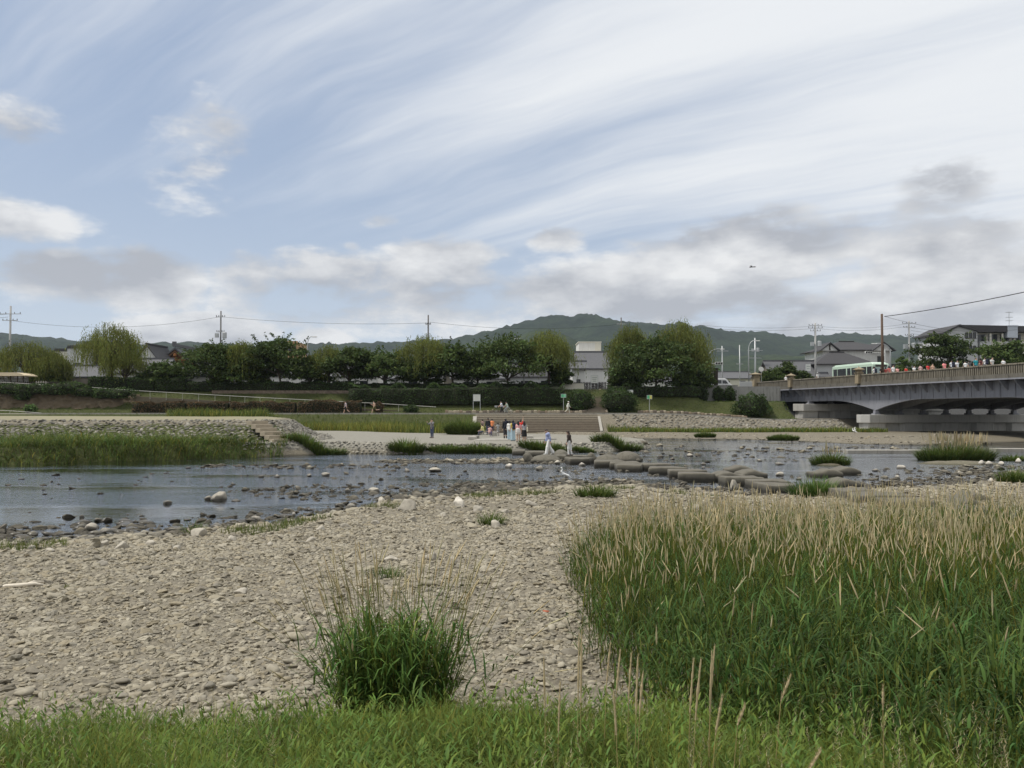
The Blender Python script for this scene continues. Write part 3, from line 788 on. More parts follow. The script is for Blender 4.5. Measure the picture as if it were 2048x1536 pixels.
# ------------------------------------------------------------------ stepping stones
def superblock(sx, sy, z0, z1, n=5., seed=0, wave=0., nx=16, ny=10, nzq=6, rough=.035):
    """rounded stone slab from z0 to z1"""
    bm = bmesh.new(); bmesh.ops.create_cube(bm, size=2.0)
    bmesh.ops.subdivide_edges(bm, edges=list(bm.edges), cuts=7, use_grid_fill=True)
    V = np.array([v.co[:] for v in bm.verts]); F = np.array([[v.index for v in f.verts] for f in bm.faces]); bm.free()
    V = np.sign(V) * (1 - (1 - np.abs(V)) ** 1.9)
    q = (np.abs(V) ** n).sum(1) ** (1 / n); V = V / q[:, None]
    r = np.random.default_rng(seed)
    V[:, 0] *= 1 + .10 * r.normal() * V[:, 1]; V[:, 1] *= 1 + .10 * r.normal() * V[:, 0]
    V = V * np.array([sx / 2, sy / 2, (z1 - z0) / 2]); V[:, 2] += (z0 + z1) / 2
    top = V[:, 2] > (z0 + z1) / 2
    V[:, 2] += np.where(top, wave * np.cos(V[:, 0] / sx * 2 * math.pi * 1.15 + r.uniform(-.5, .5)), 0)
    N = np.stack([nz(V[:, 0] * 1.2 + 9 * k + seed, V[:, 1] * 1.4 + V[:, 2] * 1., 50 + k, 1.) for k in range(3)], 1)
    return V + N * rough, F


MAT_STEP = mat('weathered_stepping_stone', (.165, .15, .118), .9, .4, 3., .8, .03, c2=(.10, .092, .073), wet=(.025, .023, .018), dirt=((.07, .066, .05), .6))
EYE_D = lambda y, z: (EYE - z) * F_PX / (y - HOR)


def stepping(pl, pr, yb, depth, label, group, wave=0., top=.42, rz=0., seed=0):
    top = top - .09
    Yb = EYE_D(yb, top); yc = Yb - depth / 2; xl, xr = (pl - 1024) / F_PX * yc, (pr - 1024) / F_PX * yc
    V, F = superblock((xr - xl) * .90, depth * .84, -.5, top, 22. if not wave else 9., seed, wave)
    o = link('stepping_stone', npmesh('stepping_stone', V, F), MAT_STEP, None, False); o.location = ((xl + xr) / 2, yc, 0); o.rotation_euler = (0, 0, rz)
    return tag(o, label, 'stepping stone', group)


ORD = 'first second third fourth fifth sixth seventh eighth ninth tenth eleventh twelfth thirteenth fourteenth fifteenth sixteenth seventeenth eighteenth nineteenth'.split()
for i, (pl, pr, yb, d, rz) in enumerate(((1023, 1052, 898, 2.2, 0), (1048, 1092, 901, 2.0, 0), (1107, 1178, 908.5, 1.8, -.1), (1131, 1186, 913.5, 1.5, -.05), (1185, 1250, 918.5, 1.5, 0), (1216, 1280, 922, 1.4, 0), (1228, 1288, 926, 1.5, -.12),
                                     (1278, 1342, 925, 1.4, 0), (1294, 1368, 931.5, 1.5, 0), (1332, 1409, 937, 1.4, 0), (1351, 1425, 942.5, 1.5, -.1), (1437, 1522, 950, 1.5, 0), (1491, 1576, 956, 1.4, 0), (1516, 1592, 963, 1.5, -.06),
                                     (1667, 1740, 973, 1.4, 0), (1696, 1813, 982, 1.4, 0), (1750, 1860, 993, 1.3, 0), (1880, 2012, 1007, 1.3, 0), (2008, 2110, 1020, 1.3, 0))):
    stepping(pl, pr, yb, d, ORD[i] + ' flat stepping stone slab counted from the paved stone point', 'flat stepping stones', 0, .42 if i < 14 else .62, rz, i)
WAVY = ['wavy topped stepping stone set just upstream of the slab line', 'rear wavy stepping stone of the trio behind the slab line', 'rounded wavy stepping stone at the downstream end of the trio', 'wavy stepping stone touching the bright leafy plant', 'hindmost wavy stepping stone behind the bright leafy plant', 'wavy stepping stone between bright leafy plant and dry reeds', 'wavy stepping stone on dry cobbles behind the reed heads', 'lower wavy stepping stone on dry cobbles behind the reed heads']
for i, (pl, pr, yb, d) in enumerate(((1417, 1486, 942, 1.5), (1442, 1506, 931, 1.3), (1469, 1533, 938, 1.5), (1613, 1681, 937, 1.4), (1655, 1720, 933, 1.3), (1642, 1720, 956, 1.4), (1895, 1968, 982, 1.2), (1895, 1950, 993, 1.2))):
    stepping(pl, pr, yb, d, WAVY[i], 'wavy stepping stones', .075, .42 if i < 6 else .62, 0, 40 + i)


def turtle(pl, pr, yb, label, seed, hump=.48):
    w0 = 1.7; Yb = EYE_D(yb, hump); yc = Yb - w0 / 2; xl, xr = (pl - 1024) / F_PX * yc, (pr - 1024) / F_PX * yc; L = xr - xl
    e = empty('turtle_stone', ((xl + xr) / 2, yc, 0), label, 'stepping stone', 'turtle shaped stepping stones')
    wob = lambda g: .025 * np.sin(g[..., 0] * 5 + seed) * np.sin(g[..., 1] * 6) + .012 * np.sin(g[..., 0] * 17) * np.sin(g[..., 1] * 15 + g[..., 2] * 12)
    V, F = sdf_mesh([('e', (.12 * L, 0, .05), (.42 * L, w0 * .52, hump - .05)), ('e', (.12 * L, 0, -.2), (.44 * L, w0 * .54, .4))], .06, .05, [((0, 0, -.45), (0, 0, -1))], wob)
    link('shell', npmesh('shell', V, F), MAT_STEP, e, True)
    V, F = sdf_mesh([('c', (-.30 * L, 0, .1), (-.40 * L, 0, .36), .24, .2), ('c', (-.40 * L, 0, .36), (-.45 * L, 0, .34), .2, .13), ('c', (-.3 * L, 0, -.3), (-.38 * L, 0, .2), .3, .22)], .05, .05, [((0, 0, -.45), (0, 0, -1))], wob)
    link('head', npmesh('head', V, F), MAT_STEP, e, True)
    for sx, sy in ((-.22, -1), (-.22, 1), (.42, -1), (.42, 1)):
        V, F = sdf_mesh([('c', (sx * L, sy * w0 * .4, -.3), (sx * L - .05, sy * w0 * .5, .08), .25, .17)], .06, .05, [((0, 0, -.45), (0, 0, -1))], wob)
        link('leg', npmesh('leg', V, F), MAT_STEP, e, True)
    V, F = sdf_mesh([('c', (.48 * L, 0, -.2), (.55 * L, 0, .12), .2, .1)], .05, .05, [((0, 0, -.45), (0, 0, -1))])
    link('tail', npmesh('tail', V, F), MAT_STEP, e, True)


turtle(1047, 1119, 907, 'big turtle shaped stepping stone with walkers just behind it', 1)
turtle(1176, 1237, 907, 'low turtle shaped stepping stone in front of a higher one', 2, .48)
turtle(1212, 1279, 901, 'turtle shaped stepping stone with highest shell beside grass tuft', 3, .62)
turtle(1098, 1136, 898, 'small domed turtle stepping stone behind the two walkers', 4, .5)

# ------------------------------------------------------------------ stone pitching on the banks
MAT_PITCH = attr_mat('pitching_stone', .9, .25, 8., .6, .02, wet=False)
PPAL = 1.1 * np.array([(.40, .37, .31), (.34, .32, .27), (.44, .41, .34), (.28, .265, .23), (.37, .345, .29)])


def pitching(name, poly, dstep, size, seed, parent=ground, pal=PPAL, keep=1.0, lift=.35):
    r = np.random.default_rng(seed); xs = [p[0] for p in poly]; ys = [p[1] for p in poly]
    gx, gy = np.meshgrid(np.arange(min(xs), max(xs), dstep[0]), np.arange(min(ys), max(ys), dstep[1]))
    gx = gx + (np.arange(gx.shape[0]) % 2)[:, None] * dstep[0] * .5
    x = gx.ravel() + r.normal(0, .13, gx.size) * dstep[0]; y = gy.ravel() + r.normal(0, .13, gx.size) * dstep[1]
    k = (sdpoly(x, y, poly) > 0) & (r.random(len(x)) < keep); x, y = x[k], y[k]
    s = size * r.uniform(.75, 1.25, len(x))
    return stuff(merge_stones(name, np.stack([x, y, H(x, y) - s * .12], 1), s, parent, seed, MAT_PITCH, pal, 1, None, .0, .3))


pitching('bank_stones', [(-18, 55.2), (-13, 59.8), (0, 60.4), (6.5, 61.5), (11.5, 66.9), (10.5, 67.7), (6, 62.8), (0, 61.5), (-13, 61.1), (-18.2, 56.8)], (.34, .16), .17, 201, pal=PPAL * .66)
pitching('mound_stones', [(-60, 54.5), (-40, 55.5), (-18, 57.5), (-14.6, 60), (-14.2, 66), (-17.4, 78), (-20.6, 78), (-18, 63.2), (-19, 60.5), (-40, 58.3), (-60, 57.3)], (.36, .23), .22, 202, pal=PPAL * .5)
pitching('slope_stones', [(13.0, 104.0), (44, 104.0), (44, 107.2), (13.0, 107.2)], (.55, .30), .30, 203, pal=PPAL * .56)
# ------------------------------------------------------------------ grass and reeds
MAT_GRASS = leaf_mat('meadow_grass', (.138, .178, .034), .6, .35)
MAT_REED = leaf_mat('reed_leaf', (.058, .103, .024), .6, .3)
MAT_STRAW = leaf_mat('ripe_seed_head', (.56, .475, .285), .8, .25, .2)
MAT_WEED = leaf_mat('broad_weed_leaf', (.116, .172, .034), .5, .35)
MAT_BANK = leaf_mat('bank_grass', (.102, .142, .034), .6, .35)


def tint(r, n, lo=.75, hi=1.3, warm=.25):
    k = r.uniform(lo, hi, n); w = r.uniform(-warm, warm, n)
    return np.stack([k * (1 + w), k, k * (1 - w * .5)], 1)


def add_blades(A, r, base, length, width, lean, curl, segs=3, col=None, az=None):
    n = len(base); az = r.uniform(0, 6.283, n) if az is None else az
    V, F, T, ix = blades(base, az, length, width, lean, curl, segs)
    c = (tint(r, n) if col is None else col)[ix]
    A.add(V, F, c)


def ground_z(x, y): return H(x, y) - .015


def in_view(x, y, m=1.15): return np.abs(x) < (.62 * y + .6) * m


# foreground meadow: fine blades, weeds, loose panicles
def foreground():
    r = np.random.default_rng(51)
    def edge(x): return 6.42 + .25 * nz(x, x, 61, .8) + .22 * sst(-3.5, -2, x) + .38 * sst(-2.2, -.8, x) - .35 * sst(.6, 1.5, x) + .10 * nz(x, x * 2, 62, 3.)
    A = Acc(); n = 78000
    y = r.uniform(2.3, 7.4, n); x = r.uniform(-1, 1, n) * (.62 * y + 1.2); k = (y < edge(x) + r.exponential(.10, n)) ; x, y = x[k], y[k]; n = len(x)
    clump = nz(x, y, 63, 2.2)
    L = (.24 + .20 * r.random(n)) * (1 + .35 * clump) * np.clip((edge(x) - y) / .6 + .45, .35, 1.0)
    c = tint(r, n, .7, 1.25, .2); dry = r.random(n) < .035; c[dry] = np.array([2.3, 1.5, 1.6]) * r.uniform(.7, 1, (dry.sum(), 1))
    c = c * (1 + .35 * nz(x, y, 64, 1.6))[:, None]
    add_blades(A, r, np.stack([x, y, ground_z(x, y)], 1), L, r.uniform(.0045, .0115, n), r.uniform(0, .45, n), r.uniform(.2, 1.3, n), 3, c)
    o = A.build('meadow_grass', MAT_GRASS); tag(o, 'short green grass covering the bank before the gravel', 'grass', kind='stuff')
    # taller tussocks between the fine grass
    A = Acc(); m = 260; ty = r.uniform(2.8, 6.5, m); tx = r.uniform(-1, 1, m) * (.62 * ty + 1.0); k = (ty < edge(tx) + .05); tx, ty = tx[k], ty[k]; m = len(tx); q = 34
    bx_ = np.repeat(tx, q) + r.normal(0, .035, m * q); by_ = np.repeat(ty, q) + r.normal(0, .035, m * q); n = m * q; L = np.repeat(r.uniform(.32, .6, m), q) * r.uniform(.6, 1.1, n); tone = np.repeat(r.uniform(.6, 1.35, m), q)[:, None]
    add_blades(A, r, np.stack([bx_, by_, ground_z(bx_, by_)], 1), L, r.uniform(.005, .012, n), r.uniform(.05, .5, n), r.uniform(.5, 2.0, n), 4, tint(r, n, .7, 1.2, .2) * tone)
    o = A.build('grass_tussocks', MAT_GRASS); tag(o, 'arching grass tussocks rising from the near meadow', 'grass', kind='stuff')
    # broad-leaved weeds: upright stems with paired lanceolate leaves
    A = Acc(); n = 3200; y = r.uniform(2.6, 6.7, n); x = r.uniform(-1, 1, n) * (.62 * y + 1.0)
    k = (y < edge(x) + .05) & (nz(x, y, 65, .9) > -.55); x, y = x[k], y[k]; n = len(x)
    hgt = (.24 + .22 * r.random(n)) * np.clip((edge(x) - y) / .6 + .5, .4, 1); z0 = ground_z(x, y); m = 9
    for j in range(m):
        t = (j + 1) / m; az = r.uniform(0, 6.28, n); b = np.stack([x + .02 * np.cos(az), y + .02 * np.sin(az), z0 + hgt * (.35 + .65 * t)], 1)
        add_blades(A, r, b, (.11 - .045 * t) * r.uniform(.7, 1.2, n), (.026 - .010 * t) * r.uniform(.7, 1.2, n), r.uniform(.5, 1.0, n) * (1.2 - .5 * t), r.uniform(.3, 1.0, n), 3, tint(r, n, .7, 1.45, .2), az)
    o = A.build('leafy_weeds', MAT_WEED); tag(o, 'leafy green weeds crowding the near bank', 'weed', kind='stuff')
    # wispy grass panicles
    A = Acc(); n = 600; y = r.uniform(2.8, 6.4, n); x = r.uniform(-1, 1, n) * (.62 * y + 1.0); k = (y < edge(x)) & (nz(x, y, 66, 1.0) > .0); x, y = x[k], y[k]; n = len(x)
    hgt = .42 + .24 * r.random(n); b = np.stack([x, y, ground_z(x, y)], 1); az = r.uniform(0, 6.28, n); ln = r.uniform(0, .2, n); cu = r.uniform(0, .3, n)
    add_blades(A, r, b, hgt, np.full(n, .004), ln, cu, 3, tint(r, n, .35, .5, .1), az)
    for j in range(16):
        t = .55 + .45 * j / 15; th = ln + cu * .5; p = b + np.stack([np.cos(az) * np.sin(th), np.sin(az) * np.sin(th), np.cos(th)], 1) * (hgt * t)[:, None]
        add_blades(A, r, p, (.05 * (1.3 - t)) * r.uniform(.6, 1.2, n) + .012, np.full(n, .005), r.uniform(.3, 1.1, n), r.uniform(0, .5, n), 1, tint(r, n, .45, .8, .1))
    o = A.build('grass_panicles', MAT_STRAW); tag(o, 'thin wispy grass flowers above the near meadow', 'grass', kind='stuff')


foreground()


def reeds(x, y, r, hs, head_frac, name, label, cat, kind='stuff', leafw=.014, parent=None, nleaf=7, headc=1.0, z=None, lean_out=None, detail=3, leafc=1.0):
    """reed canary grass: stem, alternating drooping leaves, a dense narrow seed head"""
    n = len(x); A, B = Acc(), Acc(); z0 = (ground_z(x, y) if z is None else z); az = r.uniform(0, 6.28, n)
    ln, cu = r.uniform(0, .10, n) + r.random(n) ** 9 * .8, r.uniform(0, .15, n) + r.random(n) ** 6 * .6
    if lean_out is not None: az = np.where(r.random(n) < .8, lean_out[0] + r.normal(0, .5, n), az); ln = ln + lean_out[1]
    base = np.stack([x, y, z0], 1); hd = np.stack([np.cos(az), np.sin(az), 0 * az], 1)
    def at(t):
        th = ln + cu * .5 * t; return base + (hd * np.sin(th)[:, None] + np.array([0, 0, 1.]) * np.cos(th)[:, None]) * (hs * t)[:, None]
    sc = tint(r, n, .7, 1.1, .2); head = r.random(n) < head_frac
    # stems as two crossed thin ribbons
    for q in (0, 1.57):
        top = np.where(head, 1.0, .72); sd_ = np.stack([np.cos(az + q), np.sin(az + q), 0 * az], 1)
        p0, p1 = base, base + (at(1.0) - base) * top[:, None]; w = .0035 + .0 * az
        V = np.stack([p0 - sd_ * w[:, None], p0 + sd_ * w[:, None], p1 + sd_ * w[:, None] * .6, p1 - sd_ * w[:, None] * .6], 1).reshape(-1, 3)
        C_ = np.repeat(sc * np.array([1.5, 1.25, 1.0]), 4, 0); C_[2::4] = (sc * np.array([4.2, 2.4, 2.2])) ; C_[3::4] = C_[2::4]
        A.add(V, np.arange(4 * n).reshape(n, 4), C_)
    for j in range(nleaf):
        t = .10 + .68 * (j + r.uniform(-.3, .3, n)) / nleaf; t = np.clip(t, .04, .82)
        p = base + (at(1.0) - base) * t[:, None]
        L = r.uniform(.20, .50, n) * (1.15 - .45 * t) * np.clip(hs / 1.2, .5, 1.2)
        c = tint(r, n, .5, 1.5, .18) * leafc; low = (t < .25) & (r.random(n) < .35); c[low] = c[low] * np.array([2.2, 1.2, 1.0]); pale = r.random(n) < .07; c[pale] *= np.array([2.5, 1.8, 1.9])
        add_blades(A, r, p, L, leafw * r.uniform(.6, 1.25, n), r.uniform(.1, .5, n), r.uniform(.6, 2.3, n), detail, c)
    if head.any():
        ix = np.where(head)[0]; m = len(ix); p1 = at(1.0)[ix]; d = (at(1.0) - at(.9))[ix]; d /= np.linalg.norm(d, axis=1)[:, None]
        d = d + hd[ix] * (r.random(m) ** 7 * .5)[:, None] ; d /= np.linalg.norm(d, axis=1)[:, None]
        Lh = r.uniform(.14, .27, m) * np.clip(hs[ix] / 1.2, .7, 1.2); a_ = np.cross(d, np.array([0, 1., .1])); a_ /= np.linalg.norm(a_, axis=1)[:, None]; b_ = np.cross(d, a_)
        rad = r.uniform(.0042, .0072, m); prof = ((0., .35), (.15, .9), (.35, 1.), (.6, .85), (.85, .5), (1., .08)); S_ = 4; V = []
        for t, w in prof:
            jit = r.uniform(.7, 1.3, m)
            for k in range(S_):
                q = 2 * math.pi * k / S_; V.append(p1 + d * (Lh * t)[:, None] + (a_ * math.cos(q) + b_ * math.sin(q)) * (rad * w * jit)[:, None])
        V = np.stack(V, 1); nn = len(prof); F = np.array([(i * S_ + k, i * S_ + (k + 1) % S_, (i + 1) * S_ + (k + 1) % S_, (i + 1) * S_ + k) for i in range(nn - 1) for k in range(S_)])
        c = tint(r, m, .75, 1.15, .08) * headc
        B.add(V.reshape(-1, 3), (F[None] + (np.arange(m) * nn * S_)[:, None, None]).reshape(-1, 4), np.repeat(c, nn * S_, 0))
        if detail >= 3:                                           # little spikelets roughen the heads
            for j in range(5):
                t = r.uniform(.05, .9, m); pp = p1 + d * (Lh * t)[:, None]
                add_blades(B, r, pp, r.uniform(.012, .028, m), r.uniform(.004, .007, m), r.uniform(.1, .6, m), np.zeros(m), 1, c)
    if kind == 'stuff':
        o = A.build(name, MAT_REED, parent); tag(o, label, cat, kind='stuff')
        if head.any(): h = B.build('seed_heads', MAT_STRAW, o); stuff(h)
        return o
    e = empty(name, (0, 0, 0), label, cat)
    stuff(A.build('leaves', MAT_REED, e))
    if head.any(): stuff(B.build('seed_heads', MAT_STRAW, e))
    return e


REEDS = [(1.05, 8.0), (.95, 10.0), (1.1, 13.6), (1.9, 16.2), (5.5, 17.2), (10, 18.2), (14.5, 18.5), (13.0, 14.0), (8.5, 9.0), (5.0, 5.0), (3.4, 3.9), (2.75, 4.35), (2.25, 5.2), (1.75, 6.2), (1.35, 7.1)]


def reed_bed():
    r = np.random.default_rng(71); n = 22000
    y = 3.6 + 15 * r.random(n) ** 1.05; x = r.uniform(.3, 15, n)
    sdp = sdpoly(x, y, REEDS); k = (sdp > -.05 + .3 * (r.random(n) - .5) + .28 * nz(x, y, 74, 1.6)) & in_view(x, y, 1.15) & (r.random(n) < np.clip(1.5 - y / 25, .3, 1))
    k &= r.random(n) < np.where(y > 14, .6 + .5 * nz(x, y, 72, .6), 1)
    x, y, sdp = x[k], y[k], sdp[k]; n = len(x); print('reeds', n)
    hs = (.84 + .48 * r.random(n)) * np.clip(.72 + sdp * .28, .62, 1.0) * (1 + .10 * nz(x, y, 73, .7)) * (1 - .10 * sst(11, 17, y))
    hs = hs * (1.0 - .18 * sst(6.5, 4, y))
    hf = .10 + .74 * sst(7.0, 11.5, y)
    nearm = y < 8.5
    for q, mk in enumerate((nearm, ~nearm)):
        rr = np.random.default_rng(80 + q)
        reeds(x[mk], y[mk], rr, hs[mk], hf[mk] if q else hf[mk] * .5 * sst(4.4, 6.5, y[mk]), 'reed_bed', ('tall dark green reeds standing nearest the meadow' if q == 0 else 'tall reeds with tan seed heads stretching towards the river'), 'reeds', nleaf=8 if q == 0 else 6, detail=3 if q == 0 else 2, leafw=.021 if q == 0 else .017)


reed_bed()
# the separate clump standing in the gravel
r_ = np.random.default_rng(91); n_ = 330; a_ = r_.uniform(0, 6.28, n_); q_ = np.sqrt(r_.random(n_)) * .34 * (1 + .25 * np.sin(a_ * 2 + 1))
cx_, cy_ = -1.02, 7.15
x_ = cx_ + q_ * np.cos(a_) * 1.0; y_ = cy_ + q_ * np.sin(a_) * .75
reeds(x_, y_, r_, (.74 + .48 * r_.random(n_)) * (1.1 - .35 * q_), np.full(n_, .12), 'reed_clump', 'isolated clump of green reeds rooted in the gravel', 'reeds', 'thing', leafw=.022, nleaf=8, lean_out=(a_, q_ * .42), leafc=1.5)
r_ = np.random.default_rng(92); n_ = 105; a_ = r_.uniform(0, 6.28, n_); q_ = np.sqrt(r_.random(n_)) * .46
reeds(cx_ + .0 + q_ * np.cos(a_), cy_ + .1 + q_ * np.sin(a_) * .7, r_, 1.05 + .34 * r_.random(n_), np.full(n_, 1.0), 'tall_seed_stems', 'sparse tall tan seed stems rising above the isolated clump', 'reeds', 'thing', leafw=.010, nleaf=2, lean_out=(a_, q_ * .28))


def single_heads():
    """the ripe heads that stand singly in the near meadow"""
    r = np.random.default_rng(95)
    for i, (px, ptop, pbot, Y, ln) in enumerate(((1088, 1318, 1415, 4.9, -.03), (1120, 1365, 1465, 4.6, .05), (1158, 1268, 1400, 5.0, .03), (1163, 1262, 1405, 5.05, .02), (1220, 1285, 1375, 5.2, .12), (1240, 1300, 1385, 5.15, .12), (1262, 1307, 1400, 5.0, .08),
                                             (1275, 1313, 1430, 4.9, .05), (1285, 1345, 1432, 4.8, .1), (1228, 1385, 1470, 4.4, -.08), (1386, 1320, 1425, 4.7, .1), (1400, 1318, 1440, 4.6, .15), (1428, 1292, 1395, 4.8, .12), (1423, 1305, 1425, 4.7, .05),
                                             (1443, 1395, 1470, 4.3, .2), (1580, 1352, 1402, 4.6, .3), (1766, 1375, 1420, 4.5, .0), (1640, 1500, 1545, 3.9, .4), (1490, 1410, 1450, 4.3, .25))):
        t, b = P(px, ptop, Y), P(px - ln * 60, pbot, Y); zg = float(H(b.x, Y)); L = (t - b).length
        e = empty('ripe_grass_stem', (b.x - ln * .2, Y, zg), 'single ripe tan grass head standing in the near meadow', 'grass stem', 'single ripe grass heads')
        o = Vector((b.x - ln * .2, Y, zg)); mid = (b - o)
        MB().tube([(0, 0, 0), mid * .6 + Vector((0, 0, 0)), mid], [.003, .0025, .002], 5).build('stem', MAT_STRAWSTEM, e)
        pts, R = [], []
        for k in range(15):
            q = k / 14; pts.append(b - o + (t - b) * q + Vector((ln * .12 * q * q * L, 0, 0))); R.append((.002 + .0042 * math.sin(math.pi * min(1, q * .9 + .08)) ** .7) * r.uniform(.6, 1.4))
        A = Acc(); m = MB().tube(pts, R, 7)
        V = np.array([tuple(v) for v in m.V]); F4 = np.array([f for f in m.F if len(f) == 4]); A.add(V, F4, np.tile(np.array([1.05, 1., 1.]), (len(V), 1)) * r.uniform(.8, 1.15, (len(V), 1)))
        ns = 190; ii = r.integers(0, 14, ns); pp = np.array([tuple(pts[k]) for k in ii]) + (np.array(tuple((t - b) / 14)) * r.random((ns, 1)))
        add_blades(A, r, pp, r.uniform(.014, .030, ns), r.uniform(.004, .006, ns), r.uniform(.1, .55, ns), np.zeros(ns), 1, tint(r, ns, .75, 1.2, .08))
        A.build('seed_head', MAT_STRAW, e)


MAT_STRAWSTEM = mat('straw_stem', (.30, .24, .10), .8, .2, 9., 0)
single_heads()


# tufts on the far shores
def tuft(px, py, wpx, hpx, label, z=0., heads=0, depth=.6, dens=1.0, group='grass tufts along the water', col=(1, 1, 1), drop=0.):
    c = G(px, py, z); r = np.random.default_rng(int(px * 7 + py)); w = wpx * c.y / F_PX / 2; h = hpx * c.y / F_PX; depth = depth * (.3 if 55 < c.y < 70 else 1)
    if 55 < c.y < 70 and px < 1240: c.y = float(np.interp(c.x, [-17.5, -13, 0, 6, 10.5], [56.2, 60.8, 61.3, 62.5, 67.4])) - .75
    n = int(700 * dens * max(.5, w)); a = r.uniform(0, 6.28, n); q = np.sqrt(r.random(n)); x = c.x + w * q * np.cos(a); y = c.y + w * depth + w * depth * q * np.sin(a)
    e = empty('grass_tuft', (0, 0, 0), label, 'grass', group); A = Acc(); zz = np.maximum(H(x, y), z - .1) - .03
    L = h * r.uniform(.8, 1.6, n) * (1.08 - .35 * q)
    cc = tint(r, n, .6, 1.35, .2) * np.array(col)
    add_blades(A, r, np.stack([x, y, zz], 1), L, np.full(n, .0011 * c.y) * r.uniform(.6, 1.3, n), q * .25 + r.uniform(0, .3, n), r.uniform(.3, 1.5, n), 3, cc, a + r.normal(0, .6, n))
    stuff(A.build('leaves', MAT_BANK, e))
    if heads:
        B = Acc(); m = heads; a = r.uniform(0, 6.28, m); q = np.sqrt(r.random(m)); x = c.x + w * .9 * q * np.cos(a); y = c.y + w * depth + w * depth * q * np.sin(a); zz = np.maximum(H(x, y), z - .1)
        hh = h * r.uniform(1.2, 1.8, m); b = np.stack([x, y, zz], 1)
        add_blades(B, r, b, hh, np.full(m, .0006 * c.y), r.uniform(0, .12, m), r.uniform(0, .15, m), 2, tint(r, m, .5, .7, .1), a)
        add_blades(B, r, b + np.stack([0 * a, 0 * a, hh * .72], 1), hh * .33, np.full(m, .0019 * c.y), r.uniform(0, .2, m), r.uniform(0, .2, m), 3, tint(r, m, .7, 1.0, .1) * .8, a)
        stuff(B.build('seed_heads', MAT_STRAW, e))
    return e


for px, py, w, h, lab in ((622, 908, 150, 20, 'long low green grass tuft below the mound steps'), (812, 907, 66, 24, 'round bushy grass tuft below the lone standing person'), (905, 903, 90, 12, 'thin low grass strip on pale bank stones'),
                          (960, 904, 60, 17, 'spiky green grass tuft below the seated youngsters'), (1003, 903, 40, 14, 'small grass tuft beside the first stepping stone'), (1085, 899, 95, 17, 'green grass behind the two walkers on the stones'),
                          (1226, 899, 96, 20, 'thick green grass tuft behind the turtle stones'), (1160, 902, 50, 10, 'thin yellowish grass between the turtle stones')):
    tuft(px, py, w, h, lab, depth=.35)
tuft(1668, 930, 72, 26, 'domed grass tuft on its own in the stream', heads=26, depth=.5, dens=1.2)
tuft(1925, 921, 150, 34, 'large grassy islet topped by tan seed heads', heads=150, depth=.35, dens=1.6)
tuft(2035, 922, 50, 16, 'grass at the far end of the grassy islet', depth=.5)
tuft(2035, 972, 60, 30, 'low green grass beside the quiet pool', depth=.5)
tuft(1632, 998, 86, 42, 'bright leafy green plant between stepping stones and reeds', z=.1, depth=.4, dens=1.3, col=(.9, 1.05, 1))
tuft(1192, 1012, 80, 28, 'feathery green grass at the left end of the dry reeds', z=.1, depth=.4)
tuft(982, 1066, 46, 30, 'lone green weed beside a smooth boulder on cobbles', z=.2, depth=.4, dens=.5)
tuft(770, 1165, 70, 28, 'low grey green weed on the gravel behind tall seed stems', z=.35, depth=.4, dens=.5, col=(.9, .9, 1.1))
tuft(385, 1075, 34, 34, 'twiggy thin weed at the water edge', z=.05, depth=.4, dens=.25)
tuft(1040, 1232, 60, 8, 'tiny low weeds scattered on the gravel', z=.45, depth=.5, dens=.3)
tuft(118, 1172, 60, 9, 'dry low weed beside the pale driftwood', z=.4, depth=.5, dens=.4, col=(1.3, 1, .8))
for px, py, w, h, lab in ((1570, 879, 60, 12, 'dark round grass clump on the gravel before the bridge'), (1412, 873, 40, 10, 'small grass clump on the far gravel bar'), (926, 868, 66, 28, 'dense dark green reed bush by the broad steps')):
    tuft(px, py, w, h, lab, z=.35 if px > 1000 else .75, depth=.4, dens=1.8)


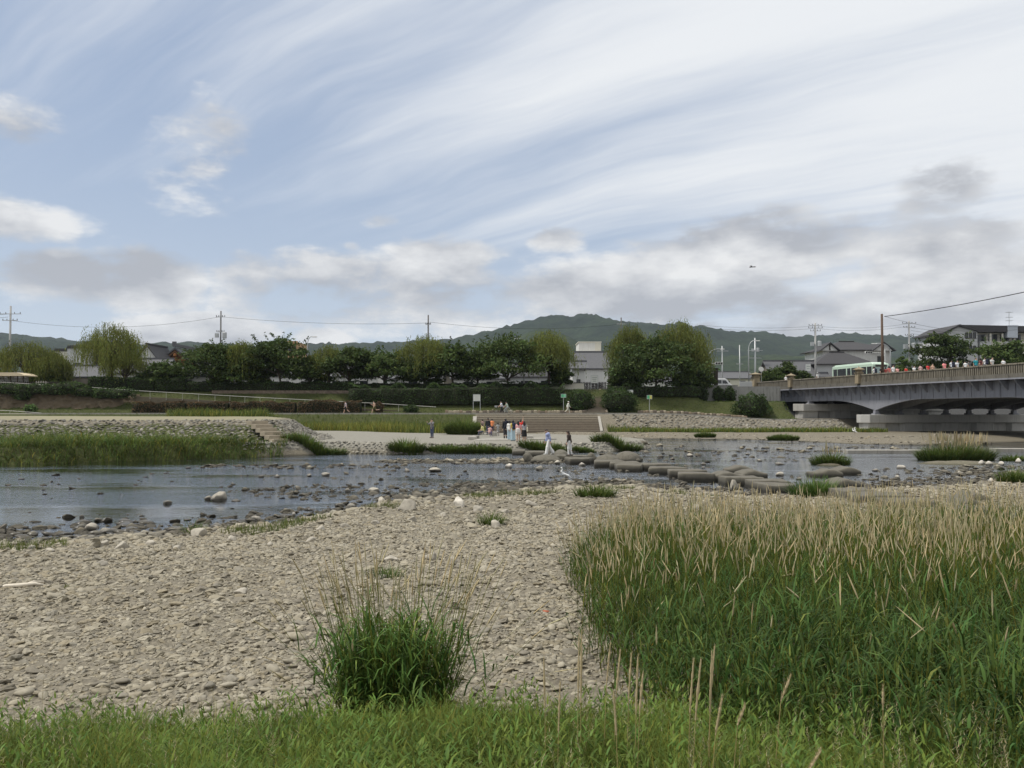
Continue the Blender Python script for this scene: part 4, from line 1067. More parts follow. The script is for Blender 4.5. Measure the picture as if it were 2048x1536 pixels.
def bank_grass():
    r = np.random.default_rng(121)
    # long grass between the mound and the water
    A = Acc(); n = 42000; x = r.uniform(-46, -14, n); y = r.uniform(45, 61, n); z = H(x, y)
    mo = sdpoly(x, y, MOUND); lim = np.interp(x, [-45, -30, -22, -18, -15], [-3.0, -2.9, -2.7, -3.6, -4.6]) + .8 * nz(x, y, 122, .5)
    k = (z > -.22) & (mo < lim) & (x < -15.6 - .9 * (61 - y) * 0); x, y, z = x[k], y[k], z[k]; n = len(x)
    L = r.uniform(.5, 1.25, n) * (1 + .45 * nz(x, y, 123, .9)); c = tint(r, n, .5, 1.35, .25) * (1 + .4 * nz(x, y, 124, 1.2))[:, None]
    dry = r.random(n) < .10; c[dry] *= np.array([2.0, 1.4, 1.2])
    add_blades(A, r, np.stack([x, y, z - .03], 1), L, r.uniform(.03, .06, n), r.uniform(0, .5, n), r.uniform(.6, 2.6, n), 3, c)
    tag(A.build('long_bank_grass', MAT_BANK), 'long drooping grass along the left waterside under the mound', 'grass', kind='stuff')
    # meadow behind the lower delta, in two tones
    A = Acc(); n = 26000; x = r.uniform(-40, -3.0, n); y = r.uniform(85.5, 105, n); k = sdpoly(x, y, MEADOW) > -.2; x, y = x[k], y[k]; n = len(x)
    t = nz(x, y, 125, .25) + (96 - y) / 8; c = tint(r, n, .6, 1.2, .15); dry = r.random(n) < np.clip(.25 + .35 * t, .05, .8); c[dry] *= np.array([2.3, 1.65, 1.5])
    add_blades(A, r, np.stack([x, y, H(x, y) - .03], 1), r.uniform(.5, 1.3, n) * (1 + .3 * nz(x, y, 126, .4)), r.uniform(.05, .09, n), r.uniform(0, .3, n), r.uniform(.1, 1.1, n), 2, c)
    tag(A.build('meadow', MAT_BANK), 'tall mixed green and straw grass behind the low stone point', 'grass', kind='stuff')
    # grass below the far pitching and on the embankment slope
    A = Acc(); n = 9000; x = r.uniform(12, 46, n); y = 101.5 + 2.6 * r.random(n) + 1.0 * nz(x, x, 127, .3); c = tint(r, n, .7, 1.4, .25); dry = r.random(n) < .3; c[dry] *= np.array([2.0, 1.5, 1.2])
    add_blades(A, r, np.stack([x, y, H(x, y) - .02], 1), r.uniform(.3, .8, n), r.uniform(.05, .09, n), r.uniform(0, .4, n), r.uniform(.2, 1.2, n), 2, c)
    tag(A.build('far_verge_grass', MAT_BANK), 'grass strip growing at the foot of the pale stone slope', 'grass', kind='stuff')
    A = Acc(); n = 36000; x = r.uniform(-70, 39, n); y = r.uniform(112.6, 121.5, n); c = tint(r, n, .65, 1.25, .2) * (1 + .2 * nz(x, y, 128, .4))[:, None]
    add_blades(A, r, np.stack([x, y, H(x, y) - .02], 1), r.uniform(.12, .3, n), r.uniform(.07, .13, n), r.uniform(0, .5, n), r.uniform(.2, 1.0, n), 1, c)
    tag(A.build('embankment_grass', MAT_BANK), 'mown grass on the slope above the far path', 'grass', kind='stuff')
    A = Acc(); n = 5000; x = r.uniform(-60, -5, n); y = r.uniform(104.2, 107, n)
    add_blades(A, r, np.stack([x, y, H(x, y) - .02], 1), r.uniform(.2, .6, n), r.uniform(.06, .1, n), r.uniform(0, .5, n), r.uniform(.2, 1.0, n), 1, tint(r, n, .7, 1.3, .2))
    tag(A.build('path_edge_grass', MAT_BANK), 'green grass strip below the far path edge', 'grass', kind='stuff')
    # weeds among the cobbles by the shore
    A = Acc(); n = 12000; x = r.uniform(-13, 6, n); y = Ynear(x) - r.uniform(.9, 4.4, n); k = (nz(x, y, 24, .5) > .45); x, y = x[k], y[k]; n = len(x)
    add_blades(A, r, np.stack([x, y, H(x, y) - .01], 1), r.uniform(.12, .30, n), r.uniform(.012, .024, n), r.uniform(0, .7, n), r.uniform(.2, 1.0, n), 2, tint(r, n, .6, 1.2, .2) * np.array([1.1, .95, 1]))
    tag(A.build('shore_weeds', MAT_BANK), 'patchy low green weeds among the shore cobbles', 'weed', kind='stuff')


bank_grass()
# ------------------------------------------------------------------ trees, shrubs, hedges
MAT_BARK = mat('bark', (.07, .055, .04), .95, .4, 6., .6, .03)
MAT_DARKLEAF = leaf_mat('cherry_leaf', (.062, .090, .026), .6, .3, .3)
MAT_WILLOW = leaf_mat('willow_leaf', (.150, .170, .042), .6, .4, .25)
MAT_SHRUB = leaf_mat('shrub_leaf', (.055, .088, .028), .55, .3, .3)
MAT_AZALEA = leaf_mat('azalea_hedge_leaf', (.105, .072, .040), .7, .2, .3)
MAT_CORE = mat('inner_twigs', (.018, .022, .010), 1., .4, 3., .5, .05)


def leaf_quads(A, r, c, size, col, up=.5, asp=.55):
    n = len(c); d = r.normal(size=(n, 3)); d[:, 2] += up * 2; d /= np.linalg.norm(d, axis=1)[:, None]
    a = np.cross(d, r.normal(size=(n, 3))); a /= np.maximum(np.linalg.norm(a, axis=1), 1e-6)[:, None]; b = np.cross(d, a)
    s = (size * r.uniform(.6, 1.3, n))[:, None] if np.ndim(size) else (size * r.uniform(.6, 1.3, n))[:, None]
    V = np.stack([c - a * s, c - b * s * asp + d * s * .12, c + a * s, c + b * s * asp + d * s * .12], 1).reshape(-1, 3)
    A.add(V, np.arange(4 * n).reshape(n, 4), np.repeat(col, 4, 0))


def broad_tree(px, ytop, spread, label, Y=122., group='dark leafy trees on the far embankment', seed=0, ybase=None, leaf=.30, density=1.0, mat_=None, tone=1.0, open_=.0, zb=None, low=.22):
    r = np.random.default_rng(300 + seed); x0 = (px - 1024) / F_PX * Y; zg = float(H(x0, Y)) if zb is None else zb
    top = P(px, ytop, Y).z; hgt = (top - zg) * 1.03; R = spread * Y / F_PX / 2 * 1.16
    e = empty('broadleaf_tree', (x0, Y, zg - .05), label, 'tree', group)
    tb = MB(); th = hgt * r.uniform(.24, .34); tb.tube([(0, 0, 0), (.05, .05, th * .5), (r.normal(0, .15), r.normal(0, .15), th)], [.20, .15, .13], 8)
    A = Acc(); NL = int(11.5 * density) + 1
    for i in range(NL):
        t = (i + .5) / NL; a = i * 2.399 + r.normal(0, .5); zz = hgt * (low + .10 + (.80 - low) * t) * r.uniform(.92, 1.06); wide = 1.0 - .62 * max(0., (zz / hgt - .45) / .5) ** 1.3
        q = R * wide * (r.uniform(.45, .78) if i < NL - 1 else .1); c = np.array([q * math.cos(a), q * math.sin(a) * .85, zz]); lr = R * r.uniform(.34, .52) * (1 if i < NL - 1 else .8)
        sv = Vector((0, 0, min(th * r.uniform(.8, 1.), c[2] * .7))); mid = sv.lerp(Vector(c), .5) + Vector((0, 0, .25)); tb.tube([sv, mid, Vector(c)], [.09, .06, .025], 5, caps=False)
        lobe_t = r.uniform(.72, 1.3)
        for j in range(15):
            d = r.normal(size=3); d[2] = abs(d[2]) * .55 - .12; d /= np.linalg.norm(d); cc = c + d * lr * r.uniform(.35, 1.0) * np.array([1, 1, .62]); n = int(r.uniform(22, 52)); w = lr * r.uniform(.16, .30)
            p = cc + np.clip(r.normal(size=(n, 3)), -2, 2) * np.array([w, w, w * .42]); p[:, 2] -= .22 * np.hypot(p[:, 0] - c[0], p[:, 1] - c[1]) / max(lr, .1) * lr * .5
            leaf_quads(A, r, p, leaf * .78, tint(r, n, .65, 1.35, .15) * lobe_t * r.uniform(.75, 1.3) * tone, .5)
            if j % 4 == 0: tb.tube([Vector(c), Vector(cc)], [.03, .012], 4, caps=False)
        for j in range(4):                                        # loose twigs break the outline
            d = r.normal(size=3); d[2] = abs(d[2]) * .8; d /= np.linalg.norm(d); n = 16; tt = np.linspace(.8, r.uniform(1.15, 1.5), n)[:, None]
            leaf_quads(A, r, c + d * lr * tt * np.array([1, 1, .75]) + r.normal(0, .12, (n, 3)), leaf * .65, tint(r, n, .7, 1.4, .15) * lobe_t * tone, .5)
    tb.build('trunk', MAT_BARK, e, True)
    stuff(A.build('crown', mat_ or MAT_DARKLEAF, e))
    return e


def willow(px, ytop, spread, label, Y=122., seed=0, hang=.75, density=1.0, tone=1.0, zb=None, group='willow trees on the far embankment'):
    r = np.random.default_rng(400 + seed); x0 = (px - 1024) / F_PX * Y; zg = float(H(x0, Y)) if zb is None else zb
    hgt = P(px, ytop, Y).z - zg; R = spread * Y / F_PX / 2
    e = empty('willow_tree', (x0, Y, zg - .05), label, 'tree', group)
    tb = MB(); th = hgt * .45; tb.tube([(0, 0, 0), (.15, 0, th * .5), (r.normal(0, .3), 0, th)], [.26, .2, .15], 8)
    A = Acc(); NB = int(38 * density)
    for i in range(NB):
        a = i * 2.399 + r.normal(0, .3); q = R * math.sqrt((i + .5) / NB) * r.uniform(.75, 1.05); zt = hgt * (1.0 - .42 * (q / R) ** 1.8) * r.uniform(.9, 1.0)
        tip = Vector((q * math.cos(a), q * math.sin(a) * .9, zt)); s = Vector((0, 0, th * r.uniform(.6, 1))); m = s.lerp(tip, .5) + Vector((0, 0, hgt * .12))
        tb.tube([s, m, tip], [.07, .04, .015], 5, caps=False)
        ns = int(30 * r.uniform(.6, 1.3)); j = r.normal(size=(ns, 3)) * np.array([R * .15, R * .15, hgt * .035]) + np.array(tip)
        Ls = hgt * hang * r.uniform(.15, .62, ns) * (.55 + .45 * q / R); steps = 9; tonec = r.uniform(.75, 1.25) * tone
        for k in range(steps):
            t = k / steps; out = 1 + .10 * (t ** .6); c = j * np.array([1, 1, 1]); c[:, 0] += np.cos(a) * R * .10 * t ** .5; c[:, 1] += np.sin(a) * R * .10 * t ** .5; c[:, 2] -= Ls * t
            c = c + r.normal(0, .07, c.shape); c[:, 2] = np.maximum(c[:, 2], .6)
            az = r.uniform(0, 6.28, ns); V, F, T, ix = blades(c, az, Ls / steps * r.uniform(1.0, 1.7, ns), np.full(ns, .16) * r.uniform(.6, 1.3, ns), np.full(ns, 2.75) + r.normal(0, .25, ns), np.full(ns, .2), 1)
            A.add(V, F, (tint(r, ns, .7, 1.3, .12) * tonec)[ix])
    tb.build('trunk', MAT_BARK, e, True)
    stuff(A.build('crown', MAT_WILLOW, e))
    return e


def shrub(c, rx, ry, rz, label, name='shrub', group=None, mat_=None, seed=0, leaf=.16, n=1500, tone=1.0, cat='shrub', flowers=0, sprig=.25):
    """rounded bush: dark twig core and leaves over an uneven surface"""
    r = np.random.default_rng(600 + seed); e = empty(name, c, label, cat, group)
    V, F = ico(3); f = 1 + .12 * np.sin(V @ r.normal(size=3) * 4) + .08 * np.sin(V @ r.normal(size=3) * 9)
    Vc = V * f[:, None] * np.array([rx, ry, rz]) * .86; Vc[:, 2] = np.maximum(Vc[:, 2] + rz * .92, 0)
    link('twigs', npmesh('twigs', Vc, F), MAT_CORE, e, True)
    d = r.normal(size=(n, 3)); d /= np.linalg.norm(d, axis=1)[:, None]
    f = 1 + .12 * np.sin(d @ r.normal(size=3) * 4) + .10 * np.sin(d @ r.normal(size=3) * 9); p = d * (f * r.uniform(.84, 1.02 + sprig * .35, n))[:, None] * np.array([rx, ry, rz]); p[:, 2] += rz * .95
    p = p[p[:, 2] > .05]; A = Acc(); col = tint(r, len(p), .6, 1.4, .15) * tone * (1 + .25 * np.sin(p[:, 0] * 5 / rx + seed))[:, None]
    leaf_quads(A, r, p, leaf, col, .35, .4); stuff(A.build('leaves', mat_ or MAT_SHRUB, e))
    return e


def hedge(p0, p1, width, height, label, name='hedge', mat_=None, seed=0, leaf=.13, dens=60, tone=1.0, group=None, wob=.08):
    """clipped hedge along a line that follows the ground"""
    r = np.random.default_rng(700 + seed); a, b = np.array(p0, float), np.array(p1, float); L = np.linalg.norm(b[:2] - a[:2]); u = (b - a) / L; v = np.array([-u[1], u[0], 0])
    e = empty(name, tuple(a), label, 'hedge', group)
    nx = max(4, int(L / .7)); prof = [(-.5, 0), (-.52, .5), (-.47, .88), (-.3, 1.), (.3, 1.), (.47, .88), (.52, .5), (.5, 0)]; V = []
    for i in range(nx + 1):
        t = i / nx; end = .75 if i in (0, nx) else 1
        for q, h in prof: V.append(u * L * t * (1, 1, 1)[0] + v * q * width * (.86 * end) * (1 + r.normal(0, .05)) + np.array([0, 0, h * height * .93 * (1 - .12 * (1 - end)) * (1 + r.normal(0, .03))]))
    m = len(prof); F = [(i * m + k, i * m + k + 1, (i + 1) * m + k + 1, (i + 1) * m + k) for i in range(nx) for k in range(m - 1)] + [tuple(range(m)), tuple(range(nx * m, nx * m + m))[::-1]]
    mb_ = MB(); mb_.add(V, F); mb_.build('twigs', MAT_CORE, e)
    n = int(L * (width + 2 * height) * dens); t = r.random(n); s = r.random(n) * (width + 2 * height); q = np.where(s < height, -.5, np.where(s > width + height, .5, (s - height) / width - .5)); h = np.where(s < height, s / height, np.where(s > width + height, (s - width - height) / height, 1.0))
    bulge = 1 + wob * np.sin(t * L * 1.1 + seed) + wob * .7 * np.sin(t * L * 2.7 + 2 * seed)
    p = u[None] * (t * L)[:, None] + v[None] * (q * width * 1.0 + r.normal(0, .06, n))[:, None] + np.array([0, 0, 1.])[None] * (h * height * bulge + r.normal(0, .05, n))[:, None]
    p[:, 2] = np.maximum(p[:, 2], u[2] * t * L + .03)
    A = Acc(); leaf_quads(A, r, p, leaf, tint(r, n, .6, 1.35, .12) * tone * (1 + .2 * np.sin(t * L * 1.7))[:, None], .4, .5)
    stuff(A.build('leaves', mat_ or MAT_SHRUB, e)); return e


def gx(px, Y): return (px - 1024) / F_PX * Y
def gp(px, Y, dz=0.): x = gx(px, Y); return (x, Y, float(H(x, Y)) + dz)


# dark trees
broad_tree(422, 686, 140, 'wide dark tree covering the pole next to temple gable', seed=1, Y=121)
broad_tree(560, 682, 140, 'dark tree half hiding a tan tower block', seed=2, Y=121)
broad_tree(522, 690, 70, 'narrow dark tree beside a drooping willow', seed=12, Y=123)
broad_tree(698, 697, 110, 'dark tree right of the thin willow behind the retaining wall', seed=3, Y=121)
broad_tree(768, 704, 130, 'lower dark tree above the ivy hedge start', seed=4, Y=121.5)
broad_tree(905, 688, 110, 'dark tree between a tall willow and the largest hedge tree', seed=5, Y=121.5)
broad_tree(1015, 678, 160, 'large layered dark tree above the notice board', seed=6, Y=120.5, density=1.3)
broad_tree(1120, 728, 46, 'small dark tree under the willow beside the gate', seed=7, Y=121)
broad_tree(1312, 680, 158, 'largest dark spreading tree right of the embankment stairs', seed=8, Y=120.5, density=1.7, low=.1)
broad_tree(1250, 738, 56, 'low dark tree next to the embankment stairs', seed=9, Y=120, low=.12)
broad_tree(1388, 740, 70, 'low dark leafy tree beside the white van', seed=10, Y=121, low=.12)
broad_tree(620, 712, 70, 'short dark tree under the street lamp', seed=11, Y=121)
broad_tree(850, 722, 70, 'short dark tree in front of the grey roofed shop', seed=14, Y=121.5)
broad_tree(955, 708, 70, 'medium dark tree beside the large layered one', seed=15, Y=122)
broad_tree(480, 730, 90, 'short dark tree under the drooping willow', seed=16, Y=121)
broad_tree(325, 728, 80, 'short dark tree below the temple gable', seed=17, Y=122)
broad_tree(1890, 664, 120, 'round dark tree beyond the bridge before the apartment house', seed=18, Y=150, zb=6.2, group='trees beyond the bridge', leaf=.36, density=1.3, tone=.9)
broad_tree(2012, 682, 110, 'spreading tree at the foot of the apartment house', seed=19, Y=146, zb=6.2, group='trees beyond the bridge', leaf=.36, tone=1.1)
broad_tree(1805, 708, 26, 'slim bright green young tree behind the bridge crowd', seed=20, Y=142, zb=6.2, group='trees beyond the bridge', leaf=.2, tone=1.6)
broad_tree(1574, 722, 46, 'pointed young evergreen beside the bridge end', seed=21, Y=146, zb=6.2, group='trees beyond the bridge', leaf=.24)
broad_tree(1548, 738, 50, 'low evergreen behind the first bridge pillar', seed=22, Y=145, zb=6.2, group='trees beyond the bridge', leaf=.24)
broad_tree(1600, 742, 50, 'low evergreen under the sloping grey roof', seed=23, Y=146, zb=6.2, group='trees beyond the bridge', leaf=.24)
broad_tree(85, 735, 60, 'small green tree behind the picket fence', seed=24, Y=128, tone=1.6)
# willows
willow(222, 645, 132, 'tall light willow standing before the tiled temple roofs', seed=1, Y=122, density=1.2)
willow(480, 677, 70, 'slim willow squeezed between two dark trees', seed=2, Y=120.5)
willow(655, 689, 74, 'thin willow near the curved street lamp', seed=3, Y=121)
willow(848, 667, 110, 'loose tall willow in front of a bare pole', seed=4, Y=122, density=1.1)
willow(1096, 659, 100, 'broad olive willow in front of the clearing on the hill', seed=5, Y=121, density=1.2)
willow(1262, 646, 88, 'willow rising behind the largest dark tree near a pole top', seed=6, Y=124, density=1.1, tone=.9)
willow(1362, 638, 120, 'tallest willow with thin tips beside the bridge road', seed=7, Y=123, density=1.3, tone=.95)
willow(1398, 690, 50, 'narrow drooping willow hanging over the white van', seed=8, Y=124, tone=.9)
willow(55, 681, 130, 'bushy yellow green willow behind the pale shelter', seed=9, Y=127, density=1.4, tone=.85, hang=1.0)
willow(100, 700, 80, 'lower yellow green willow by the old grey house', seed=10, Y=129, tone=.85, hang=1.0)
willow(250, 700, 90, 'short drooping willow over the clipped hedge', seed=11, Y=121, tone=.9)
# round shrubs by the path
shrub(gp(1158, 113.6), 1.9, 1.4, 1.45, 'round green bush left of the embankment stairs', seed=1, n=2600)
shrub(gp(1238, 113.6), 2.3, 1.6, 1.55, 'larger round green bush right of the embankment stairs', seed=2, n=3000)
shrub(gp(1505, 113.8), 2.4, 1.7, 1.55, 'round bush at the corner of the grey bridge wall', seed=3, n=3000)
shrub(gp(822, 113.2), .95, .7, .55, 'little round bush under the end of the handrail', seed=4, n=700)
shrub(gp(61, 112.6), .8, .6, .6, 'small yellow green bush under the bare earth bank', seed=5, n=600, tone=2.0)
for i, (px, Y) in enumerate(((1405, 119.0), (1437, 119.0), (1460, 119.0), (1385, 119.0))):
    shrub(gp(px, Y), .75, .6, 1.1, 'dark upright shrub against the grey wall under the van', group='dark shrubs against the grey wall', seed=10 + i, n=700, tone=.8)
# shrubs spilling over the bare bank on the left
for i, (px, py, w) in enumerate(((-20, 772, 60), (15, 774, 60), (45, 776, 50), (75, 774, 60), (110, 776, 60), (140, 770, 60), (235, 783, 60), (170, 779, 44), (45, 786, 30), (205, 783, 40))):
    p = P(px, py + 14, 115.3)
    shrub((p.x, 115.3, p.z), w * .07 / 2 * 1.15, .9, .72, 'flowering shrub hanging over the bare earth bank', group='shrubs over the bare bank', seed=20 + i, n=900, tone=1.1)
# hedges: clipped hedge under the trees, ivy-dark hedge on the slope, rusty azalea hedge by the path
def hline(px0, px1, Y, z0, z1): return (gx(px0, Y), Y, z0), (gx(px1, Y), Y, z1)
for i, (a, b) in enumerate(((178, 208), (210, 254), (256, 310), (312, 372))):
    hedge(*hline(a, b, 119.6, 6.0, 6.0), 1.3, 1.75, 'clipped dark green hedge block in a row above the handrail', group='clipped hedge blocks', seed=i)
hedge(*hline(372, 700, 119.8, 5.95, 5.95), 1.4, 1.15, 'long low dark hedge under the trees above retaining wall', seed=6, dens=45)
hedge(*hline(700, 905, 116.6, 4.0, 4.0), 3.2, 2.35, 'deep dark hedge above the lower handrail', seed=7, dens=42, wob=.16)
hedge(*hline(905, 1128, 116.6, 4.0, 4.0), 3.2, 2.5, 'deep dark hedge behind the notice board', seed=8, dens=42, wob=.16)
hedge(*hline(640, 1120, 120.8, 5.9, 5.9), 1.6, 1.2, 'tall hedge at the feet of the dark trees', seed=9, dens=36, wob=.2)
hedge(*hline(1215, 1400, 118.6, 5.1, 5.1), 2.4, 1.5, 'dark hedge under the largest spreading tree', seed=10, dens=40, wob=.2)
for i, (a, b, lab) in enumerate(((268, 372, 'rusty brown clipped hedge segment below the earth bank'), (378, 458, 'rusty brown hedge segment with a notch each side'), (464, 592, 'rusty brown hedge segment in front of the ramp'), (598, 722, 'rounded end of the rusty brown hedge by the runner'))):
    hedge(*hline(a, b, 113.2, float(H(gx(a, 113.2), 113.2)) - .05, float(H(gx(b, 113.2), 113.2)) - .05), 1.5, 1.45 if i < 3 else 1.6, lab, mat_=MAT_AZALEA, seed=20 + i, dens=70)
shrub(gp(757, 112.9), .62, .5, .75, 'small rusty round bush next to the bare chested runner', mat_=MAT_AZALEA, seed=31, n=700)

# ------------------------------------------------------------------ far bank: steps, walls, path, railings
MAT_CONC = mat('weathered_concrete', (.34, .32, .28), .9, .22, 1.5, .3, .01, dirt=((.12, .11, .09), .6))
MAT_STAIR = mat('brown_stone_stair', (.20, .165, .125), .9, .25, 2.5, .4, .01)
MAT_TREAD = mat('paler_stair_tread', (.30, .26, .205), .9, .25, 2.5, .4, .01)  # tread slabs in a paler brown than the step bodies
MAT_MASON = mat('brown_masonry', (.13, .10, .08), .95, .4, 2.2, .7, .05, c2=(.19, .15, .11))
MAT_GREYWALL = mat('grey_rendered_wall', (.25, .245, .23), .9, .2, .8, .3, .02, dirt=((.09, .085, .075), .6))
MAT_WHITE = mat('white_paint', (.60, .60, .57), .5, .08, 4., .05)
MAT_STEEL = mat('galvanised_steel', (.42, .43, .43), .45, .12, 5., .05, metal=.4)
MAT_EARTH = mat('bare_earth_bank', (.20, .155, .105), 1., .5, 1.6, 1., .3, c2=(.11, .085, .055))


def stairs():
    xa, xb = gx(953, 105.5), gx(1197, 105.5); n = 11; rise = (2.7 - .42) / n; run = .33
    e = empty('river_steps', ((xa + xb) / 2, YW - .2, .4), 'broad brown stone steps from the gravel up to the path', 'steps'); w = xb - xa
    for i in range(n):
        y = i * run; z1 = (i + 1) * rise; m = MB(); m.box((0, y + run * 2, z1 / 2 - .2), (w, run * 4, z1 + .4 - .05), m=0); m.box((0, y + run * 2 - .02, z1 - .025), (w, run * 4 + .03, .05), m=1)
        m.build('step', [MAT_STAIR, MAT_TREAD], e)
    for s, wd in ((-1, .5), (1, .35)):
        m = MB(); m.prism([(-.6, -.4), (n * run + .6, -.4), (n * run + .6, 2.36), (n * run, 2.36), (-.2, .18), (-.6, .18)], s * (w / 2 + .01), s * (w / 2 + wd), 'x'); m.build('cheek_wall', MAT_CONC, e)
    xa, xb = gx(1172, 114), gx(1204, 117); n = 21; y0, z0 = 112.3, 2.7; rise, run = (6.1 - 2.7) / n, .40
    e = empty('embankment_stairs', ((xa + xb) / 2, y0, z0), 'narrow stairs climbing the embankment between two round bushes', 'steps'); w = xb - xa
    for i in range(n):
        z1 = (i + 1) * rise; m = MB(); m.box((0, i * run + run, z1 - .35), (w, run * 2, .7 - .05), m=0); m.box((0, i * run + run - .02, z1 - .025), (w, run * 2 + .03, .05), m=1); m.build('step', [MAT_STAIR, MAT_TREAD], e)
    for s in (-1, 1):
        m = MB(); m.prism([(0, -.5), (n * run + .4, 2.6), (n * run + .4, 3.55), (0, .22)], s * (w / 2 + .01), s * (w / 2 + .28), 'x'); m.build('cheek_wall', MAT_STAIR, e)
    # five concrete steps at the nose of the mound
    e = empty('mound_steps', (-16.3, 58.2, .95), 'short flight of concrete steps on the stone mound', 'steps', rz=1.0)
    for i in range(6):
        m = MB(); m.box((0, .46 * i, .25 * i + .02), (1.5, .52, .32)); m.build('step', MAT_STEPC, e, bevel=.015)


MAT_STEPC = mat('tan_concrete_step', (.34, .29, .215), .9, .25, 2.5, .3, .01)
stairs()


def long_box(name, pts, width, h0, h1, mat_, label, cat, group=None, step=2.0):
    """wall that follows a polyline of ground points (x, y, z)"""
    m = MB(); o = Vector(pts[0]); e = empty(name, tuple(o), label, cat, group)
    for a, b in zip(pts[:-1], pts[1:]):
        a, b = Vector(a) - o, Vector(b) - o; d = (b - a); d.z = 0; nrm = Vector((-d.y, d.x, 0)).normalized() * width / 2
        V = [a - nrm + Vector((0, 0, h0)), b - nrm + Vector((0, 0, h0)), b + nrm + Vector((0, 0, h0)), a + nrm + Vector((0, 0, h0)), a - nrm + Vector((0, 0, h1)), b - nrm + Vector((0, 0, h1)), b + nrm + Vector((0, 0, h1)), a + nrm + Vector((0, 0, h1))]
        m.add(V, [(3, 2, 1, 0), (4, 5, 6, 7), (0, 1, 5, 4), (1, 2, 6, 5), (2, 3, 7, 6), (3, 0, 4, 7)])
    return e, m


# concrete edge of the path, low rubble wall behind it
e, m = long_box('path_edge', [(x, 107.35, float(zpath(x))) for x in np.arange(-62, 46, 4.)], .5, -.5, .07, MAT_CONC, 'pale concrete edging along the far riverside path', 'kerb'); m.build('edging', MAT_CONC, e)
MAT_RAIL = mat('dulled_white_rail', (.42, .41, .37), .7, .2, 4., .1)
def rubble(px0, px1, Y, h, label, seed):
    r = np.random.default_rng(seed); xa, xb = gx(px0, Y), gx(px1, Y); e = empty('low_stone_wall', (xa, Y, float(zpath(xa))), label, 'wall'); x = 0
    while x < xb - xa:
        w = r.uniform(.3, .62); hh = h * r.uniform(.8, 1.1); V, F = superblock(w, .4, -.2, hh, 5., int(r.integers(1e6)), 0, rough=.03)
        o = link('stone', npmesh('stone', V, F), MAT_RUB[r.integers(0, 3)], e, True); o.location = (x + w / 2, 0, float(zpath(xa + x) - zpath(xa))); x += w * 1.02
MAT_RUB = [mat('rubble_brown', (.22, .17, .12), .95, .35, 4., .5, .02), mat('rubble_tan', (.33, .28, .21), .95, .3, 4., .5, .02), mat('rubble_dark', (.14, .115, .09), .95, .35, 4., .5, .02)]
rubble(890, 1170, 112.35, .42, 'low rubble wall edging the grass behind the cyclists', 1); rubble(1275, 1490, 112.35, .42, 'low rubble wall edging the grass before the green sign', 2)
# retaining walls
e, m = long_box('retaining_wall', [(gx(p, 119.0), 119.0, 4.2) for p in (425, 500, 580, 660, 705)], .6, -1.0, 1.75, MAT_MASON, 'brown masonry retaining wall above the ramp', 'wall'); m.build('masonry', MAT_MASON, e)
e, m = long_box('bridge_wing_wall', [(25.2, 119.9, 5.4), (gx(1440, 119.9), 119.9, 5.4), (38.6, 119.9, 5.4), (39.1, 124, 5.4), (39.2, 139, 5.4)], .5, -3.3, 1.15, MAT_GREYWALL, 'grey rendered wall carrying the road beside the bridge', 'wall'); m.build('wall', MAT_GREYWALL, e)
def earth_bank():
    r = np.random.default_rng(5); xs = np.linspace(gx(-60, 116), gx(268, 116), 90); vs = np.linspace(0, 1, 14); U, Vv = np.meshgrid(xs, vs)
    fade = np.clip((xs[-1] - U) / 2.5, 0, 1); Y = 114.8 + 1.5 * Vv + .35 * nz(U, Vv * 4, 61, 1.3) + .25 * nz(U * 2.5, Vv * 7, 62, 1.5) + (1 - fade) * 1.5
    Z = 3.25 + (5.9 - 3.25) * Vv * (.75 + .25 * fade) + .12 * nz(U, Vv, 63, 2.)
    n, k = U.shape; I = np.arange(n * k).reshape(n, k); F = np.stack([I[:-1, :-1], I[:-1, 1:], I[1:, 1:], I[1:, :-1]], -1).reshape(-1, 4)
    V = np.stack([U.ravel(), Y.ravel(), Z.ravel()], 1); b = len(V)
    back = V.reshape(n, k, 3)[-1].copy(); back[:, 1] += 4.5; V = np.concatenate([V, back]); F2 = np.stack([I[-1, :-1], I[-1, 1:], b + np.arange(1, k), b + np.arange(k - 1)], 1)
    o = link('earth_bank', npmesh('earth_bank', V, np.concatenate([F, F2])), MAT_EARTH, None, True); tag(o, 'bare eroded earth bank under the flowering shrubs', 'bank'); struct(o); del o['category']; del o['label']
earth_bank()


def railing(pts, label, h=.8, gap=2.0, name='handrail'):
    o = Vector(pts[0]); e = empty(name, tuple(o), label, 'handrail'); P_ = [Vector(p) - o for p in pts]
    MB().tube([p + Vector((0, 0, h)) for p in P_], .042, 6).build('rail', MAT_RAIL, e)
    for a, b in zip(P_[:-1], P_[1:]):
        n = max(1, int((b - a).length / gap))
        for i in range(n):
            q = a.lerp(b, i / n); MB().tube([q + Vector((0, 0, -.3)), q + Vector((0, 0, h))], .026, 6).build('post', MAT_RAIL, e)


def rp(px, py, Y, h): p = P(px, py, Y); return (p.x, Y, p.z - h)
railing([rp(160, 773, 116.6, .8), rp(268, 781, 116.4, .8), rp(430, 790, 115.4, .8), rp(520, 795, 114.8, .8), rp(640, 801, 114.4, .8), rp(760, 807, 113.9, .8), rp(872, 814, 113.4, .8)], 'long white handrail running down the ramp to the path')
railing([rp(-60, 761, 118., .8), rp(30, 766, 118., .8), rp(110, 771, 118., .8)], 'short white handrail above the flowering shrubs')
railing([rp(-60, 817, 108.5, .6), rp(20, 820, 108.5, .6), rp(84, 827, 108.2, .45)], 'low dark edged handrail behind the sandy mound top', .5)
